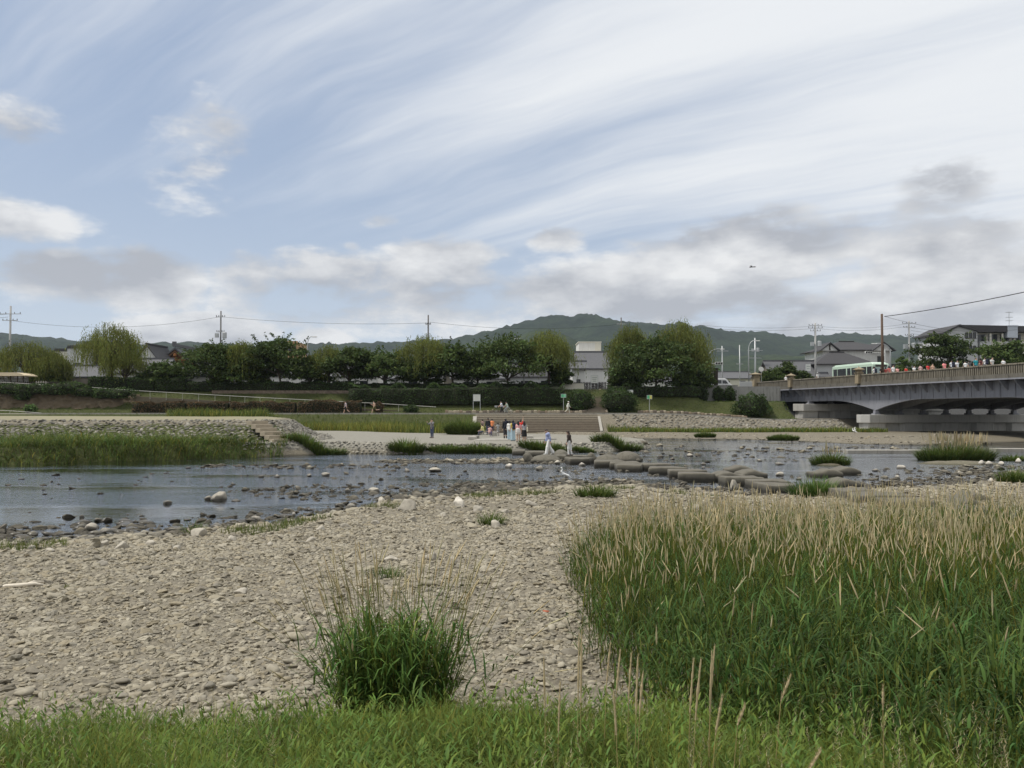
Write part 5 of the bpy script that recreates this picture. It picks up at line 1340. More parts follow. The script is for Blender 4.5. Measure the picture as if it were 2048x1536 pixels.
# ramp surface under the long handrail
e, m = long_box('ramp', [(lambda p: (p[0], p[1] + 1.0, p[2]))(rp(a, b, Y, .8)) for a, b, Y in ((268, 781, 116.4), (430, 790, 115.4), (520, 795, 114.8), (640, 801, 114.4), (760, 807, 113.9), (872, 814, 113.4))], 1.9, -1.2, .0, MAT_CONC, 'sloping ramp behind the long white handrail', 'ramp'); m.build('surface', mat('ramp_earth', (.12, .10, .07), .95, .3, 2.), e)
# concrete sill across the stream by the grassy islet
for i, (a, b, y) in enumerate(((1690, 1865, 903), (1985, 2090, 900))):
    p, q = G(a, y, .12), G(b, y, .12); m = MB(); m.box((0, 0, -.2), ((q - p).length, .9, .64)); o = m.build('weir_sill', MAT_CONC, None, bevel=.02); o.location = ((p + q) / 2)
    tag(o, ('low concrete sill in the stream left of the grassy islet', 'low concrete sill running on beyond the grassy islet')[i], 'weir')
# low blocks and slabs on the paved point
for i, (px, py, w, d, h) in enumerate(((945, 877, .75, .5, .32), (952, 874, .6, .5, .3), (986, 869, .8, .6, .42), (1000, 877, 4.2, 1.6, .12), (1052, 876, 1.2, .7, .35), (1080, 876, 2.6, .9, .14))):
    p = G(px, py, .8); V, F = superblock(w, d, -.2, h, 7., 300 + i, 0)
    o = link('stone_block', npmesh('stone_block', V, F), MAT_CONC, None, True); o.location = (p.x, p.y, float(H(p.x, p.y)))
    tag(o, ('low square stone seat left of the sitting youngster', 'stone seat holding the youngster in yellow', 'pale round topped stone seat behind the crouching child', 'broad flat stone slab under the standing friends', 'stone block beside the woman with cream bag', 'long thin slab at the tip of the paved point')[i], 'stone seat')
# ------------------------------------------------------------------ the bridge
MAT_GIRDER = mat('painted_steel_girder', (.235, .238, .262), .6, .18, .6, .1, .01, dirt=((.10, .10, .108), .5))
MAT_PARAPET = mat('aged_parapet_concrete', (.19, .17, .132), .95, .35, 1.2, .5, .02, dirt=((.04, .036, .028), .9))
MAT_FASCIA = mat('stained_fascia', (.13, .12, .10), .95, .35, 1.0, .4, .02, dirt=((.04, .037, .03), .8))
MAT_PIER = mat('pier_concrete', (.46, .45, .42), .85, .12, .7, .2, .01, dirt=((.26, .25, .225), .5))
MAT_LANTERN = mat('granite_pillar', (.27, .22, .145), .9, .3, 3., .4, .02, dirt=((.12, .10, .07), .5))
MAT_ASPH = mat('asphalt', (.05, .05, .05), .9, .25, 3., .3, .01)
BX0, BY0 = 41.0, 138.0                                            # far abutment, upstream face
BD = Vector((.156, -.9878, 0))                                    # along the bridge towards the near bank
BN = Vector((.9878, .156, 0))                                     # across, away from the camera side
BROT = math.atan2(BD.y, BD.x)
DECK = 6.72; BLEN = 118.; BW = 22.
bridge = empty('road_bridge', (BX0, BY0, 0), 'long grey steel girder bridge with concrete parapet over the river', 'bridge', rz=BROT)
# local frame: x along the bridge, +y = towards -BN?  (rotate x->BD gives y->(-BD.y, BD.x) = BN)


def blocal(px, inset=0.):
    """distance along the bridge where the pixel column meets the line `inset` metres inside the upstream face"""
    k = (px - 1024) / F_PX; o = Vector((BX0, BY0, 0)) + BN * inset
    t = (o.x - k * o.y) / (k * BD.y - BD.x); return t


def bworld(s, inset, z): p = Vector((BX0, BY0, 0)) + BD * s + BN * inset; return Vector((p.x, p.y, z))


PIERS = [blocal(1605), blocal(1735), blocal(1735) + 32.5, blocal(1735) + 65]
print('piers', PIERS, 'bridge y at px2048', bworld(blocal(2048), 0, 0))


def girder_profile(y0, y1):
    m = MB(); xs = np.arange(-.5, BLEN, 1.0); bot = []
    for x in xs:
        b = 4.55
        for i, p in enumerate(PIERS[1:]): b = min(b, 4.45 - 1.35 * max(0., 1 - abs(x - p) / 9.5) ** 1.7)
        bot.append(b)
    poly = [(x, 6.2) for x in xs] + [(x, b) for x, b in zip(xs[::-1], bot[::-1])]
    n = len(xs); V = [(x, y, 6.2) for y in (y0, y1) for x in xs] + [(x, y, b) for y in (y0, y1) for x, b in zip(xs, bot)]
    I = lambda t, s, i: t * 2 * n + s * n + i
    F = []
    for i in range(n - 1):
        F += [(I(0, 0, i), I(1, 0, i), I(1, 0, i + 1), I(0, 0, i + 1)), (I(0, 1, i), I(0, 1, i + 1), I(1, 1, i + 1), I(1, 1, i)), (I(1, 0, i), I(1, 1, i), I(1, 1, i + 1), I(1, 0, i + 1)), (I(0, 0, i), I(0, 0, i + 1), I(0, 1, i + 1), I(0, 1, i))]
    m.add(V, F); return m


m = MB(); m.box((BLEN / 2 - .5, BW / 2, 6.45), (BLEN, BW - .1, .5)); m.build('deck', MAT_CONC, bridge)
m = MB(); m.box((BLEN / 2 - .5, BW / 2, 6.706), (BLEN, BW - 6.2, .02)); m.build('roadway', MAT_ASPH, bridge)
m = MB(); m.box((BLEN / 2 - .5, 1.75, 6.84), (BLEN, 2.9, .30)); m.build('pavement', MAT_CONC, bridge)
for k in range(7): girder_profile(1.0 + 3.32 * k, 1.35 + 3.32 * k).build('girder', MAT_GIRDER, bridge)
m = MB(); m.box((BLEN / 2 - .5, .38, 6.28), (BLEN, 1.05, .16)); m.build('edge_flange', MAT_GIRDER, bridge)
bm_ = MB(); bm_.prism([(-.10, 6.2), (1.0, 6.2), (1.0, 5.2), (.85, 5.2)], -.05, .05, 'x'); br_me = bm_.mesh('bracket'); br_me.materials.append(MAT_GIRDER)
for s in np.arange(2.0, 78, 2.1):
    o = link('bracket', br_me, None, bridge); o.location = (s, 0, 0)
st_me = MB(); st_me.box((0, .97, 5.3), (.06, .10, 1.75)); st_me = st_me.mesh('stiffener'); st_me.materials.append(MAT_GIRDER)
for s in np.arange(3.05, 78, 2.1):
    o = link('stiffener', st_me, None, bridge); o.location = (s, 0, 0)
m = MB(); m.box((BLEN / 2 - .5, .12, 6.58), (BLEN, .36, .44)); m.build('fascia', MAT_FASCIA, bridge)
m = MB(); m.box((BLEN / 2 - .5, .12, 7.72), (BLEN, .42, .16)); m.build('parapet_rail', MAT_PARAPET, bridge, bevel=.02)
m = MB(); m.box((BLEN / 2 - .5, .16, 7.2), (BLEN, .10, .9)); m.build('parapet_panel', MAT_FASCIA, bridge)
m = MB()
for s in np.arange(0.2, 80, .30): m.box((s, .07, 7.22), (.165, .17, .86))
stuff(m.build('balusters', MAT_PARAPET, bridge))
m = MB(); m.box((BLEN / 2 - .5, BW - .15, 7.15), (BLEN, .3, 1.2)); m.build('far_parapet', MAT_PARAPET, bridge)
for s in (8.0, blocal(1719), blocal(1719) + 24, blocal(1719) + 48): pass


def pier(s, zb, top=2.55):
    m = MB(); L = BW + 2.6; w = 2.5
    def oct_(w, y0, y1, c=.8): return [(-w / 2 + c, y0), (w / 2 - c, y0), (w / 2, y0 + c), (w / 2, y1 - c), (w / 2 - c, y1), (-w / 2 + c, y1), (-w / 2, y1 - c), (-w / 2, y0 + c)]
    m.prism([(s + a, b) for a, b in oct_(w, -1.3, BW + 1.3)], top - 1.05, top, 'z'); m.build('pier_cap', MAT_PIER, bridge, bevel=.04)
    n = 5
    for k in range(n):
        y0 = -.95 + k * (BW - 1.1) / (n - 1) * .98; mm = MB(); mm.prism([(s + a, b) for a, b in oct_(1.9, y0, y0 + 3.3, .45)], zb - .6, top - 1.0, 'z'); mm.build('pier_column', MAT_PIER, bridge, bevel=.03)
    mm = MB(); mm.box((s, BW / 2, (zb + top - 1.1) / 2), (.9, BW - 1, top - 1.1 - zb + .3)); mm.build('pier_web', MAT_PIER, bridge)
    for k in range(6):
        mm = MB(); mm.box((s, 2.83 + 3.32 * k, (6.2 + top + .75) / 2), (.3, 2.96, 6.2 - top - .75)); mm.build('diaphragm', MAT_GIRDER, bridge)
    for k in range(7):
        mm = MB(); mm.box((s, 1.17 + 3.32 * k, top + .08), (.8, .8, .20)); mm.box((s, 1.17 + 3.32 * k, top + .32), (.5, .5, .5)); mm.build('bearing', MAT_GIRDER, bridge)


for i, s in enumerate(PIERS): pier(s, 1.7 if i == 0 else -.1, 4.05 if i == 0 else 2.55)
m = MB(); m.box((-1.2, BW / 2, 3.2), (1.6, BW, 6.0)); m.build('abutment', MAT_PIER, bridge)


def lantern_pillar(s, h, w, y=-.05, par=bridge):
    m = MB(); m.box((s, y, 6.6 + h / 2), (w, w * .95, h), taper=.94)
    for k in range(1, 6): pass
    m.build('pillar', MAT_LANTERN, par, bevel=.03)
    m = MB(); z = 6.6 + h; m.box((s, y, z + .06), (w * 1.15, w * 1.1, .12)); m.box((s, y, z + .3), (w * .8, w * .8, .36)); m.lathe([(w * .98, z + .46), (w * 1.0, z + .52), (w * .5, z + .68), (w * .12, z + .8), (.02, z + .95)], (s, y, 0), 8); m.build('lantern_cap', MAT_LANTERN, par)


lantern_pillar(blocal(1512), 2.0, 1.15); lantern_pillar(blocal(1583), 1.3, .8); lantern_pillar(blocal(1719), 1.35, .8); lantern_pillar(blocal(1719) + 48, 1.35, .8)
# teal mural fence under the far span
p0, p1 = P(1530, 822, 133.), P(1590, 822, 133.)
e = empty('mural_fence', ((p0.x + p1.x) / 2, 133, 1.9), 'teal painted barrier under the far bridge span', 'fence')
m = MB(); m.box((0, 0, 1.0), (p1.x - p0.x + 4, .1, 1.1)); m.build('panel', mat('teal_paint', (.02, .13, .15), .6, .6, .5, .1, c2=(.03, .07, .13)), e)
for k in range(4):
    m = MB(); m.box((-2.4 + k * 1.6, .1, .7), (.1, .1, 1.6)); m.build('post', MAT_STEEL, e)

# ------------------------------------------------------------------ the town behind
MAT_STUCCO = mat('white_stucco', (.66, .65, .61), .9, .1, .8, .15, dirt=((.45, .43, .38), .4))
MAT_CREAM = mat('cream_panel', (.62, .59, .50), .8, .08, .6, .1)
MAT_GREYW = mat('grey_siding', (.50, .50, .49), .8, .1, .6, .15)
MAT_OLDWOOD = mat('dark_timber', (.045, .035, .028), .85, .35, 3., .4, .01)
MAT_TILE = mat('grey_roof_tile', (.105, .105, .11), .7, .25, 2.5, .5, .03)
MAT_DARKROOF = mat('dark_slate_roof', (.055, .053, .055), .75, .2, 2., .3, .02)
MAT_BROWNW = mat('weathered_brown_wall', (.16, .14, .115), .9, .3, 1., .3, .02)
MAT_TAN = mat('tan_tile_cladding', (.40, .25, .14), .8, .15, 1., .1)
MAT_GLASS, nt_, b_ = new_mat('window_glass'); b_.inputs['Base Color'].default_value = (.02, .024, .028, 1); b_.inputs['Roughness'].default_value = .12; b_.inputs['Specular IOR Level'].default_value = .6
MAT_FRAME = mat('dark_window_frame', (.06, .055, .05), .6, .1, 3., 0)
MAT_SHELTER = mat('cream_shelter_roof', (.62, .52, .36), .6, .1, 1., .1)


def win(par, x, y, z, w, h, ax='y', dirn=-1, frame=None):
    """window: frame with a glass pane and a mullion, on a wall whose outside faces -y (ax y) or -x (ax x)"""
    f = MB(); t = .09
    def bx(cx, cz, dx, dz, off, th):
        if ax == 'y': f_.box((cx, y + dirn * off, cz), (dx, th, dz))
        else: f_.box((x + dirn * off, cx, cz), (th, dx, dz))
    c = x if ax == 'y' else y
    f_ = f; bx(c, z + h / 2, w, t, .03, .12); bx(c, z - h / 2, w + .16, t, .05, .18); bx(c - w / 2, z, t, h, .03, .12); bx(c + w / 2, z, t, h, .03, .12)
    if w > 1.0: bx(c, z, .06, h, .03, .09)
    o = f.build('window', frame or MAT_FRAME, par)
    f_ = MB(); bx(c, z, w - .02, h - .02, .006, .04); f_.build('pane', MAT_GLASS, o)


def house(px, py_eave, wpx, Y, depth, label, wall, roof, zb=6.1, kind='gable', rise=2.0, over=.5, ridge='x', wins=(), rz=0., name='house', cat='house', group=None):
    """py_eave = pixel row of the eaves. ridge x: ridge runs across the view; y: gable faces the camera. wins: (u, z, w, h) on the camera side"""
    x0 = gx(px, Y); ze = P(px, py_eave, Y).z; w = wpx * Y / F_PX; h = ze - zb
    e = empty(name, (x0, Y, zb), label, cat, group, rz)
    m = MB()
    if kind == 'gable' and ridge == 'y': m.prism([(-w / 2, -.5), (w / 2, -.5), (w / 2, h), (0, h + rise * .93), (-w / 2, h)], 0, depth, 'y')
    else: m.box((0, depth / 2, h / 2 - .25), (w, depth, h + .5))
    if kind == 'gable' and ridge == 'x': m.prism([(0.02, h), (depth - .02, h), (depth / 2, h + rise * .93)], -w / 2 + .02, w / 2 - .02, 'x')
    m.build('wall', wall, e)
    m = MB(); t = .18
    if kind == 'gable':
        if ridge == 'x': m.prism([(-over, h - rise * over / (depth / 2)), (depth / 2, h + rise), (depth + over, h - rise * over / (depth / 2)), (depth + over, h - rise * over / (depth / 2) + t), (depth / 2, h + rise + t * 1.4), (-over, h - rise * over / (depth / 2) + t)], -w / 2 - over, w / 2 + over, 'x')
        else: m.prism([(-w / 2 - over, h - rise * over / (w / 2)), (0, h + rise), (w / 2 + over, h - rise * over / (w / 2)), (w / 2 + over, h - rise * over / (w / 2) + t), (0, h + rise + t * 1.4), (-w / 2 - over, h - rise * over / (w / 2) + t)], -over, depth + over, 'y')
        r_o = m.build('roof', roof, e)
        mm = MB(); mm.box((0, depth / 2, h + rise + t * 1.4 + .08), (w + over * 2, .35, .28)) if ridge == 'x' else mm.box((0, depth / 2, h + rise + t * 1.4 + .08), (.35, depth + over * 2, .28)); mm.build('ridge', roof, r_o)
    elif kind == 'hip':
        a, b = w / 2 + over, depth / 2 + over; k = max(.3, a - b); V = [(-a, -over, h), (a, -over, h), (a, depth + over, h), (-a, depth + over, h), (-k, depth / 2, h + rise), (k, depth / 2, h + rise)]
        m.add(V, [(0, 1, 5, 4), (1, 2, 5), (2, 3, 4, 5), (3, 0, 4), (3, 2, 1, 0)]); m.box((0, depth / 2, h - .06), (w + over * 1.9, depth + over * 1.9, .10)); r_o = m.build('roof', roof, e)
        mm = MB(); mm.box((0, depth / 2, h + rise + .05), (2 * k, .35, .25)); mm.build('ridge', roof, r_o)
    else:
        m.box((0, depth / 2, h + .12), (w + .2, depth + .2, .24)); m.box((0, .15, h + .4), (w + .1, .2, .35)); m.build('roof', roof, e)
    for u, z, ww, hh in wins: win(e, u * w / 2, 0, z, ww, hh)
    return e


# left: temple, old grey house, plastered walls
house(155, 697, 44, 150, 10, 'weathered grey old house with dark upper boarding', MAT_GREYW, MAT_DARKROOF, kind='flat', wins=((-.3, 3.4, .8, .7), (.35, 3.4, .8, .7), (0, 5.2, 1.6, .7)))
o = house(178, 692, 62, 151.5, 9, 'long dark boarded loft beside the old grey house', MAT_OLDWOOD, MAT_DARKROOF, rise=.6, wins=((.3, 4.0, 2.0, .7),))
house(120, 703, 26, 156, 8, 'cream plastered building behind the yellow willow', MAT_CREAM, MAT_DARKROOF, kind='flat', wins=((.2, 5., 1., 1.2),))
house(160, 752, 96, 138, 6, 'low dark timber storehouse with tiled roof behind the fence', MAT_OLDWOOD, MAT_TILE, rise=1.6, wins=((-.5, 1.0, .8, .7), (.4, 1.0, .8, .7)))
house(262, 744, 120, 140, 8, 'white walled tiled house behind the clipped hedge', MAT_STUCCO, MAT_TILE, rise=2.2, wins=((-.6, 1.6, 1.2, 1.), (-.1, 1.6, 1.2, 1.), (.5, 1.6, 1.2, 1.)))


def temple():
    Y = 150.; xg = gx(338, Y); e = empty('temple_hall', (xg, Y, 6.1), 'large temple hall with carved gable and sweeping tiled roof', 'temple')
    def z(py): return P(338, py, Y).z - 6.1
    zr, ze, zg = z(690), z(752), z(728)
    m = MB(); m.box((0, 7, ze / 2 - .2), (13, 12, ze + .4)); m.build('wall', MAT_STUCCO, e)
    # lower sweeping hipped roof with upturned eaves
    V = []; n = 12
    for i in range(n + 1):
        t = i / n; w = 10.5 * (1 - t) + 4.3 * t; d = 9.5 * (1 - t) + 3.8 * t; zz = ze + (zg - ze) * (t ** 1.55)
        for (a, b) in ((-1, -1), (-.5, -1), (0, -1), (.5, -1), (1, -1), (1, 0), (1, 1), (0, 1), (-1, 1), (-1, 0)):
            up = .45 * (1 - t) * (abs(a) * abs(b)) ** 2; V.append((a * w, 7 + b * d, zz + up))
    k = 10; F = [(i * k + j, i * k + (j + 1) % k, (i + 1) * k + (j + 1) % k, (i + 1) * k + j) for i in range(n) for j in range(k)]; F += [tuple(range(k))[::-1], tuple(range(n * k, n * k + k))]
    m = MB(); m.add(V, F); ro = m.build('lower_roof', MAT_TILE, e, False)
    # upper gabled roof, gable to the river
    out, inn = [], []
    for i in range(13):
        q = -1 + i / 6; x = q * 5.3; out.append((x, zg - .25 + (zr - zg) * (1 - abs(q)) ** 1.25 + .2 * abs(q) ** 4))
    poly = out + [(x, zz - .35) for x, zz in out[::-1]]
    m = MB(); m.prism(poly, 2.2, 12.5, 'y'); ur = m.build('upper_roof', MAT_TILE, e)
    m = MB(); m.prism([(a * .92, b - .36) for a, b in out] , 2.9, 3.2, 'y'); m.build('gable_board', mat('gable_timber', (.20, .085, .035), .8, .3, 2.), e)
    m = MB()
    for s in (-1, 1):
        pts = [(x * s, b - .5) for x, b in out[6:]]
        m.prism(pts + [(a, b - .42) for a, b in pts[::-1]], 2.3, 2.6, 'y')
    m.build('barge_board', mat('barge_timber', (.14, .075, .04), .8, .3, 2.), e)
    m = MB(); m.box((0, 2.6, zg + .9), (7.2, .2, .28)); m.box((0, 2.6, zg + .2), (9, .2, .3)); m.box((0, 2.55, zg + 1.4), (.3, .2, 1.4)); m.lathe([(.05, 0), (.35, .1), (.3, .5), (.05, .7)], (0, 2.45, zg + 1.5), 8); m.build('gable_beam', mat('beam_timber', (.26, .11, .04), .8, .3, 2.), e)
    m = MB(); m.box((0, 7.4, zr + .15), (.5, 10.6, .5)); m.box((0, 2.1, zr + .35), (.7, .35, .9)); m.build('ridge', MAT_TILE, ur)
    for k in range(6): win(e, -5 + 2 * k, 1.0, 1.6, 1.4, 1.6)


temple()
house(293, 716, 40, 146, 8, 'dark tiled temple roof with white ridge end', MAT_STUCCO, MAT_DARKROOF, rise=2.2, ridge='y', wins=((0, 2.4, 1., 1.),))
# middle: houses glimpsed through the trees
house(440, 752, 110, 150, 9, 'white plastered house seen through the dark trees', MAT_STUCCO, MAT_TILE, rise=2.2, wins=((-.5, 1.7, 1.4, 1.2), (.2, 1.7, 1.4, 1.2)))
house(590, 750, 100, 152, 9, 'grey tiled house between the dark trees', MAT_STUCCO, MAT_TILE, rise=2.6, wins=((-.4, 1.7, 1.4, 1.2), (.4, 1.7, 1.4, 1.2)))
house(583, 686, 22, 230, 12, 'tan tower block rising over the dark trees', MAT_TAN, MAT_TAN, kind='flat', name='apartment_block', cat='building', wins=((-.4, 14, 1.1, 1.0), (.4, 14, 1.1, 1.0), (-.4, 11, 1.1, 1.0), (.4, 11, 1.1, 1.0)))
house(700, 752, 110, 150, 9, 'long pale house behind the trees over retaining wall', MAT_STUCCO, MAT_TILE, rise=2.0, wins=((-.5, 1.7, 1.4, 1.2), (0, 1.7, 1.4, 1.2), (.5, 1.7, 1.4, 1.2)))
house(835, 756, 90, 146, 8, 'grey roofed shop with orange sign by the bare pole', MAT_STUCCO, MAT_TILE, rise=2.2, wins=((-.2, 1.5, 1.5, 1.2), (.5, 1.5, 1.5, 1.2)))
house(960, 756, 110, 148, 8, 'white house showing under the large layered tree', MAT_STUCCO, MAT_TILE, rise=2.0, wins=((-.4, 1.5, 1.5, 1.2), (.4, 1.5, 1.5, 1.2)))
house(1070, 752, 100, 150, 8, 'pale house behind the broad olive willow', MAT_GREYW, MAT_DARKROOF, rise=2.2, wins=((-.4, 1.7, 1.4, 1.2), (.4, 1.7, 1.4, 1.2)))
# by the stairs: white block, tiled storehouse
house(1180, 716, 50, 175, 10, 'white windowless block above the tiled storehouse', MAT_CREAM, MAT_CREAM, kind='flat', zb=6.1, name='white_building', cat='building', wins=((-.6, 4., 1., 1.),))
Yk = 168.; e_ = empty('upper_storey_block', (gx(1180, 178), 178, 6.1), 'tall plain white upper block with a pale side band', 'building')
zt = P(1180, 685, 178).z - 6.1; w_ = 44 * 178 / F_PX; m = MB(); m.box((-.5, 4, zt / 2), (w_ - 1, 8, zt)); m.build('wall', MAT_STUCCO, e_); m = MB(); m.box((w_ / 2 - .6, 3.9, zt / 2 + .01), (1.3, 8, zt)); m.build('side_band', MAT_CREAM, e_); m = MB(); m.box((0, 4, zt + .1), (w_ + .3, 8.3, .2)); m.build('roof', MAT_CREAM, e_)
for zz in (zt - 2.2, zt - 3.6):
    m = MB(); m.box((-.5, -.03, zz), (w_ - 1.1, .04, .08)); m.build('joint', MAT_GREYW, e_)
house(1186, 735, 60, 158, 9, 'storehouse with broad grey tiled roof behind the stairs', MAT_STUCCO, MAT_TILE, rise=3.0, wins=((.4, 1.5, 1., 1.),))
house(1157, 736, 24, 140, 6, 'small white plastered gatehouse with thatched looking roof', MAT_STUCCO, MAT_TILE, rise=1.0, over=.7, wins=((.0, 1.8, .6, .8),))
# right: houses by the bridge
house(1600, 752, 110, 165, 9, 'low house with long sloping grey tiled roof', MAT_BROWNW, MAT_TILE, rise=3.0, wins=((.5, 1.4, 1.4, 1.),))
o = house(1715, 700, 135, 175, 11, 'two storey white house with dark hipped roof and timber gables', MAT_STUCCO, MAT_DARKROOF, rise=2.2, kind='hip', over=.9, wins=((-.86, 7.2, 1.3, 2.4), (.72, 7.2, 1.6, 2.4), (.0, 3., 1.4, 1.2)))
def gable_piece(par, x, z, w, h):
    m = MB(); m.prism([(x - w / 2, z), (x + w / 2, z), (x, z + h)], -1.0, 4., 'y'); g = m.build('gable', MAT_STUCCO, par)
    m = MB(); m.prism([(x - w / 2 - .4, z - .15), (x, z + h), (x + w / 2 + .4, z - .15), (x + w / 2 + .4, z + .1), (x, z + h + .25), (x - w / 2 - .4, z + .1)], -1.5, 5., 'y'); m.build('gable_roof', MAT_DARKROOF, par)
    m = MB(); m.box((x, -1.05, z + h * .45), (.25, .12, h * .8)); m.build('post', MAT_OLDWOOD, g)
hh_ = P(1715, 700, 175).z - 6.1
gable_piece(o, -.86 * 135 * 175 / F_PX / 2, hh_ - .2, 3.4, 1.5); gable_piece(o, .72 * 135 * 175 / F_PX / 2, hh_ - .2, 4.0, 1.6)
o = house(1690, 728, 110, 166, 8, 'lower wing of the white house with big dark roof', MAT_GREYW, MAT_DARKROOF, rise=2.6, kind='hip', over=.8, wins=((-.55, 1.6, .5, 1.1), (.2, 1.6, .8, 1.1)))
house(1800, 742, 80, 172, 8, 'low dark roofed house behind the young tree', MAT_GREYW, MAT_DARKROOF, rise=1.2, wins=((0, 1.6, 1.4, 1.1),))


def apartment():
    Y = 160.; x0 = gx(1960, Y); e = empty('apartment_house', (x0, Y, 6.1), 'three storey pale apartment house with dark pitched roof and balconies', 'building', rz=-.0)
    k = Y / F_PX; zz = lambda py: P(1960, py, Y).z - 6.1
    xl, xm, xr = (1893 - 1960) * k, (1957 - 1960) * k, (2130 - 1960) * k; ze = zz(662)
    m = MB(); m.prism([(xl, -.4), (xm, -.4), (xm, ze), (xl + (xm - xl) * .42, zz(653)), (xl, zz(667))], 0, 11, 'y'); m.build('side_wall', MAT_GREYW, e)
    m = MB(); m.box(((xm + xr) / 2, 6.3, ze / 2 - .2), (xr - xm, 9.4, ze + .4)); m.build('front_wall', MAT_CREAM, e)
    m = MB(); V = [(xl - .5, -.4, zz(666)), (xl + (xm - xl) * .42, -.4, zz(652)), (xl + (xm - xl) * .42 + .1, 11.4, zz(652)), (xl - .5, 11.4, zz(666))]
    m.prism([(xl - .6, zz(668)), (xl + (xm - xl) * .42, zz(653) + .05), (xm + .3, zz(664)), (xm + .3, zz(664) + .3), (xl + (xm - xl) * .42, zz(653) + .4), (xl - .6, zz(668) + .3)], -.5, 11.5, 'y')
    m.add([(xl + (xm - xl) * .42, -.45, zz(653) + .3), (xr, -.45, zz(654)), (xr, -.45, zz(664)), (xm, -.45, zz(664)), (xl + (xm - xl) * .42, 11, zz(653) + .3), (xr, 11, zz(654)), (xr, 11, zz(664)), (xm, 11, zz(664))], [(0, 1, 2, 3), (7, 6, 5, 4), (0, 4, 5, 1), (1, 5, 6, 2), (2, 6, 7, 3), (3, 7, 4, 0)])
    m.build('roof', MAT_DARKROOF, e)
    for pz in (680, 707):
        for j, pxx in enumerate((1962, 1986, 2010, 2034)):
            x = (pxx + 11 - 1960) * k; mm = MB(); mm.box((x, .9, zz(pz + 8)), (22 * k, 1.8, 10 * k)); b = mm.build('balcony', MAT_CREAM if j % 2 else MAT_GREYW, e)
            mm = MB(); mm.box((x, 1.56, zz(pz - 5)), (18 * k, .08, 15 * k)); mm.build('pane', MAT_GLASS, b)
            mm = MB(); mm.box((x + 11 * k, .2, zz(pz)), (.3, .3, 27 * k)); mm.build('post', MAT_CREAM, b)
    for pxx in (1935, 1943, 1951): win(e, (pxx - 1960) * k, 0, zz(671), .5, 1.1)
    for pxx in (1943, 1951): win(e, (pxx - 1960) * k, 0, zz(697), .5, 1.0)
    mm = MB(); mm.box(((2025 - 1960) * k, .2, zz(664)), (20 * k, 1.4, 24 * k)); mm.box(((2025 - 1960) * k, .2, zz(652)), (22 * k, 1.6, 2 * k)); mm.build('stair_tower', mat('pale_blue_panel', (.45, .48, .52), .7, .1, 1., .1), e)
    a = empty('roof_antenna', ((2023 - 1960) * k + x0, Y + .3, 6.1 + zz(652)), 'thin television antenna on the apartment stair tower', 'antenna')
    mm = MB(); mm.tube([(0, 0, 0), (0, 0, 29 * k)], .05, 6); mm.build('mast', MAT_STEEL, a)
    for hz_, w in ((11, 14), (18, 14), (28, 14)):
        mm = MB(); mm.tube([(-w / 2 * k, 0, hz_ * k), (w / 2 * k, 0, hz_ * k)], .035, 5)
        for q in range(-3, 4): mm.tube([(q * w / 7 * k, -.4, hz_ * k), (q * w / 7 * k, .4, hz_ * k)], .02, 4)
        mm.build('element', MAT_STEEL, a)


apartment()
# far rows that close the gaps between trees and under the hills
r_ = np.random.default_rng(77)
for i in range(26):
    px = 20 + i * 80 + r_.uniform(-20, 20); Y = r_.uniform(215, 300); top = r_.uniform(752, 768)
    house(px, top, r_.uniform(60, 95), Y, 10, 'small pale town house far behind the street trees', [MAT_STUCCO, MAT_GREYW, MAT_CREAM, MAT_BROWNW][i % 4], [MAT_TILE, MAT_DARKROOF][i % 2], rise=r_.uniform(1.5, 2.6), ridge='xy'[i % 2], wins=((-.5, 1.6, 1.3, 1.1), (.4, 1.6, 1.3, 1.1), (-.5, 4.2, 1.3, 1.1), (.4, 4.2, 1.3, 1.1)) if top < 757 else ((-.5, 1.6, 1.3, 1.1), (.4, 1.6, 1.3, 1.1)), group='far town houses')

# boundary walls and fences along the street
def fence_line(px0, px1, Y, z, h, label, mat_, gap=.3):
    xa, xb = gx(px0, Y), gx(px1, Y); e = empty('picket_fence', (xa, Y, z), label, 'fence'); n = int((xb - xa) / gap)
    pk = MB(); pk.box((0, 0, h / 2), (.13, .04, h)); pk = pk.mesh('picket'); pk.materials.append(mat_)
    for i in range(n): o = link('picket', pk, None, e); o.location = (i * gap, 0, 0)
    for zz in (.25, .85): m = MB(); m.box(((xb - xa) / 2, .05, h * zz), (xb - xa, .05, .08)); m.build('rail', mat_, e)


fence_line(-40, 120, 121.5, 6.1, 1.25, 'dark picket fence behind the short white handrail', MAT_OLDWOOD)
fence_line(72, 96, 121.0, 6.1, 1.3, 'pale picket gate in front of the dark fence', MAT_CONC, .35)
m = MB(); m.box((0, 0, 1.0), (14, .3, 2.0)); o = m.build('garden_wall', MAT_BROWNW); o.location = (gx(165, 130), 130, 6.1); tag(o, 'dark boarded garden wall left of the tall willow', 'wall')
# metal street fence at the head of the stairs with low walls
fence_line(1125, 1215, 122.6, 6.1, 1.2, 'black metal fence at the head of the embankment stairs', MAT_FRAME, .22)
for i, (a, b, h, lab) in enumerate(((1118, 1168, .8, 'low cream wall at the head of the stairs'), (1395, 1475, .55, 'low grey kerb wall beneath the white van'))):
    xa, xb = gx(a, 121.8), gx(b, 121.8); m = MB(); m.box((0, 0, h / 2), (xb - xa, .25, h + .2)); m.box((0, 0, h + .13), (xb - xa + .1, .35, .07)); o = m.build('low_wall', MAT_CREAM if i == 0 else MAT_GREYWALL); o.location = ((xa + xb) / 2, 121.8, 6.1); tag(o, lab, 'wall')
# street kerb
m = MB(); m.box((-17, 123.6, 6.15), (112, .2, .24)); o = m.build('street_kerb', MAT_CONC); struct(o)


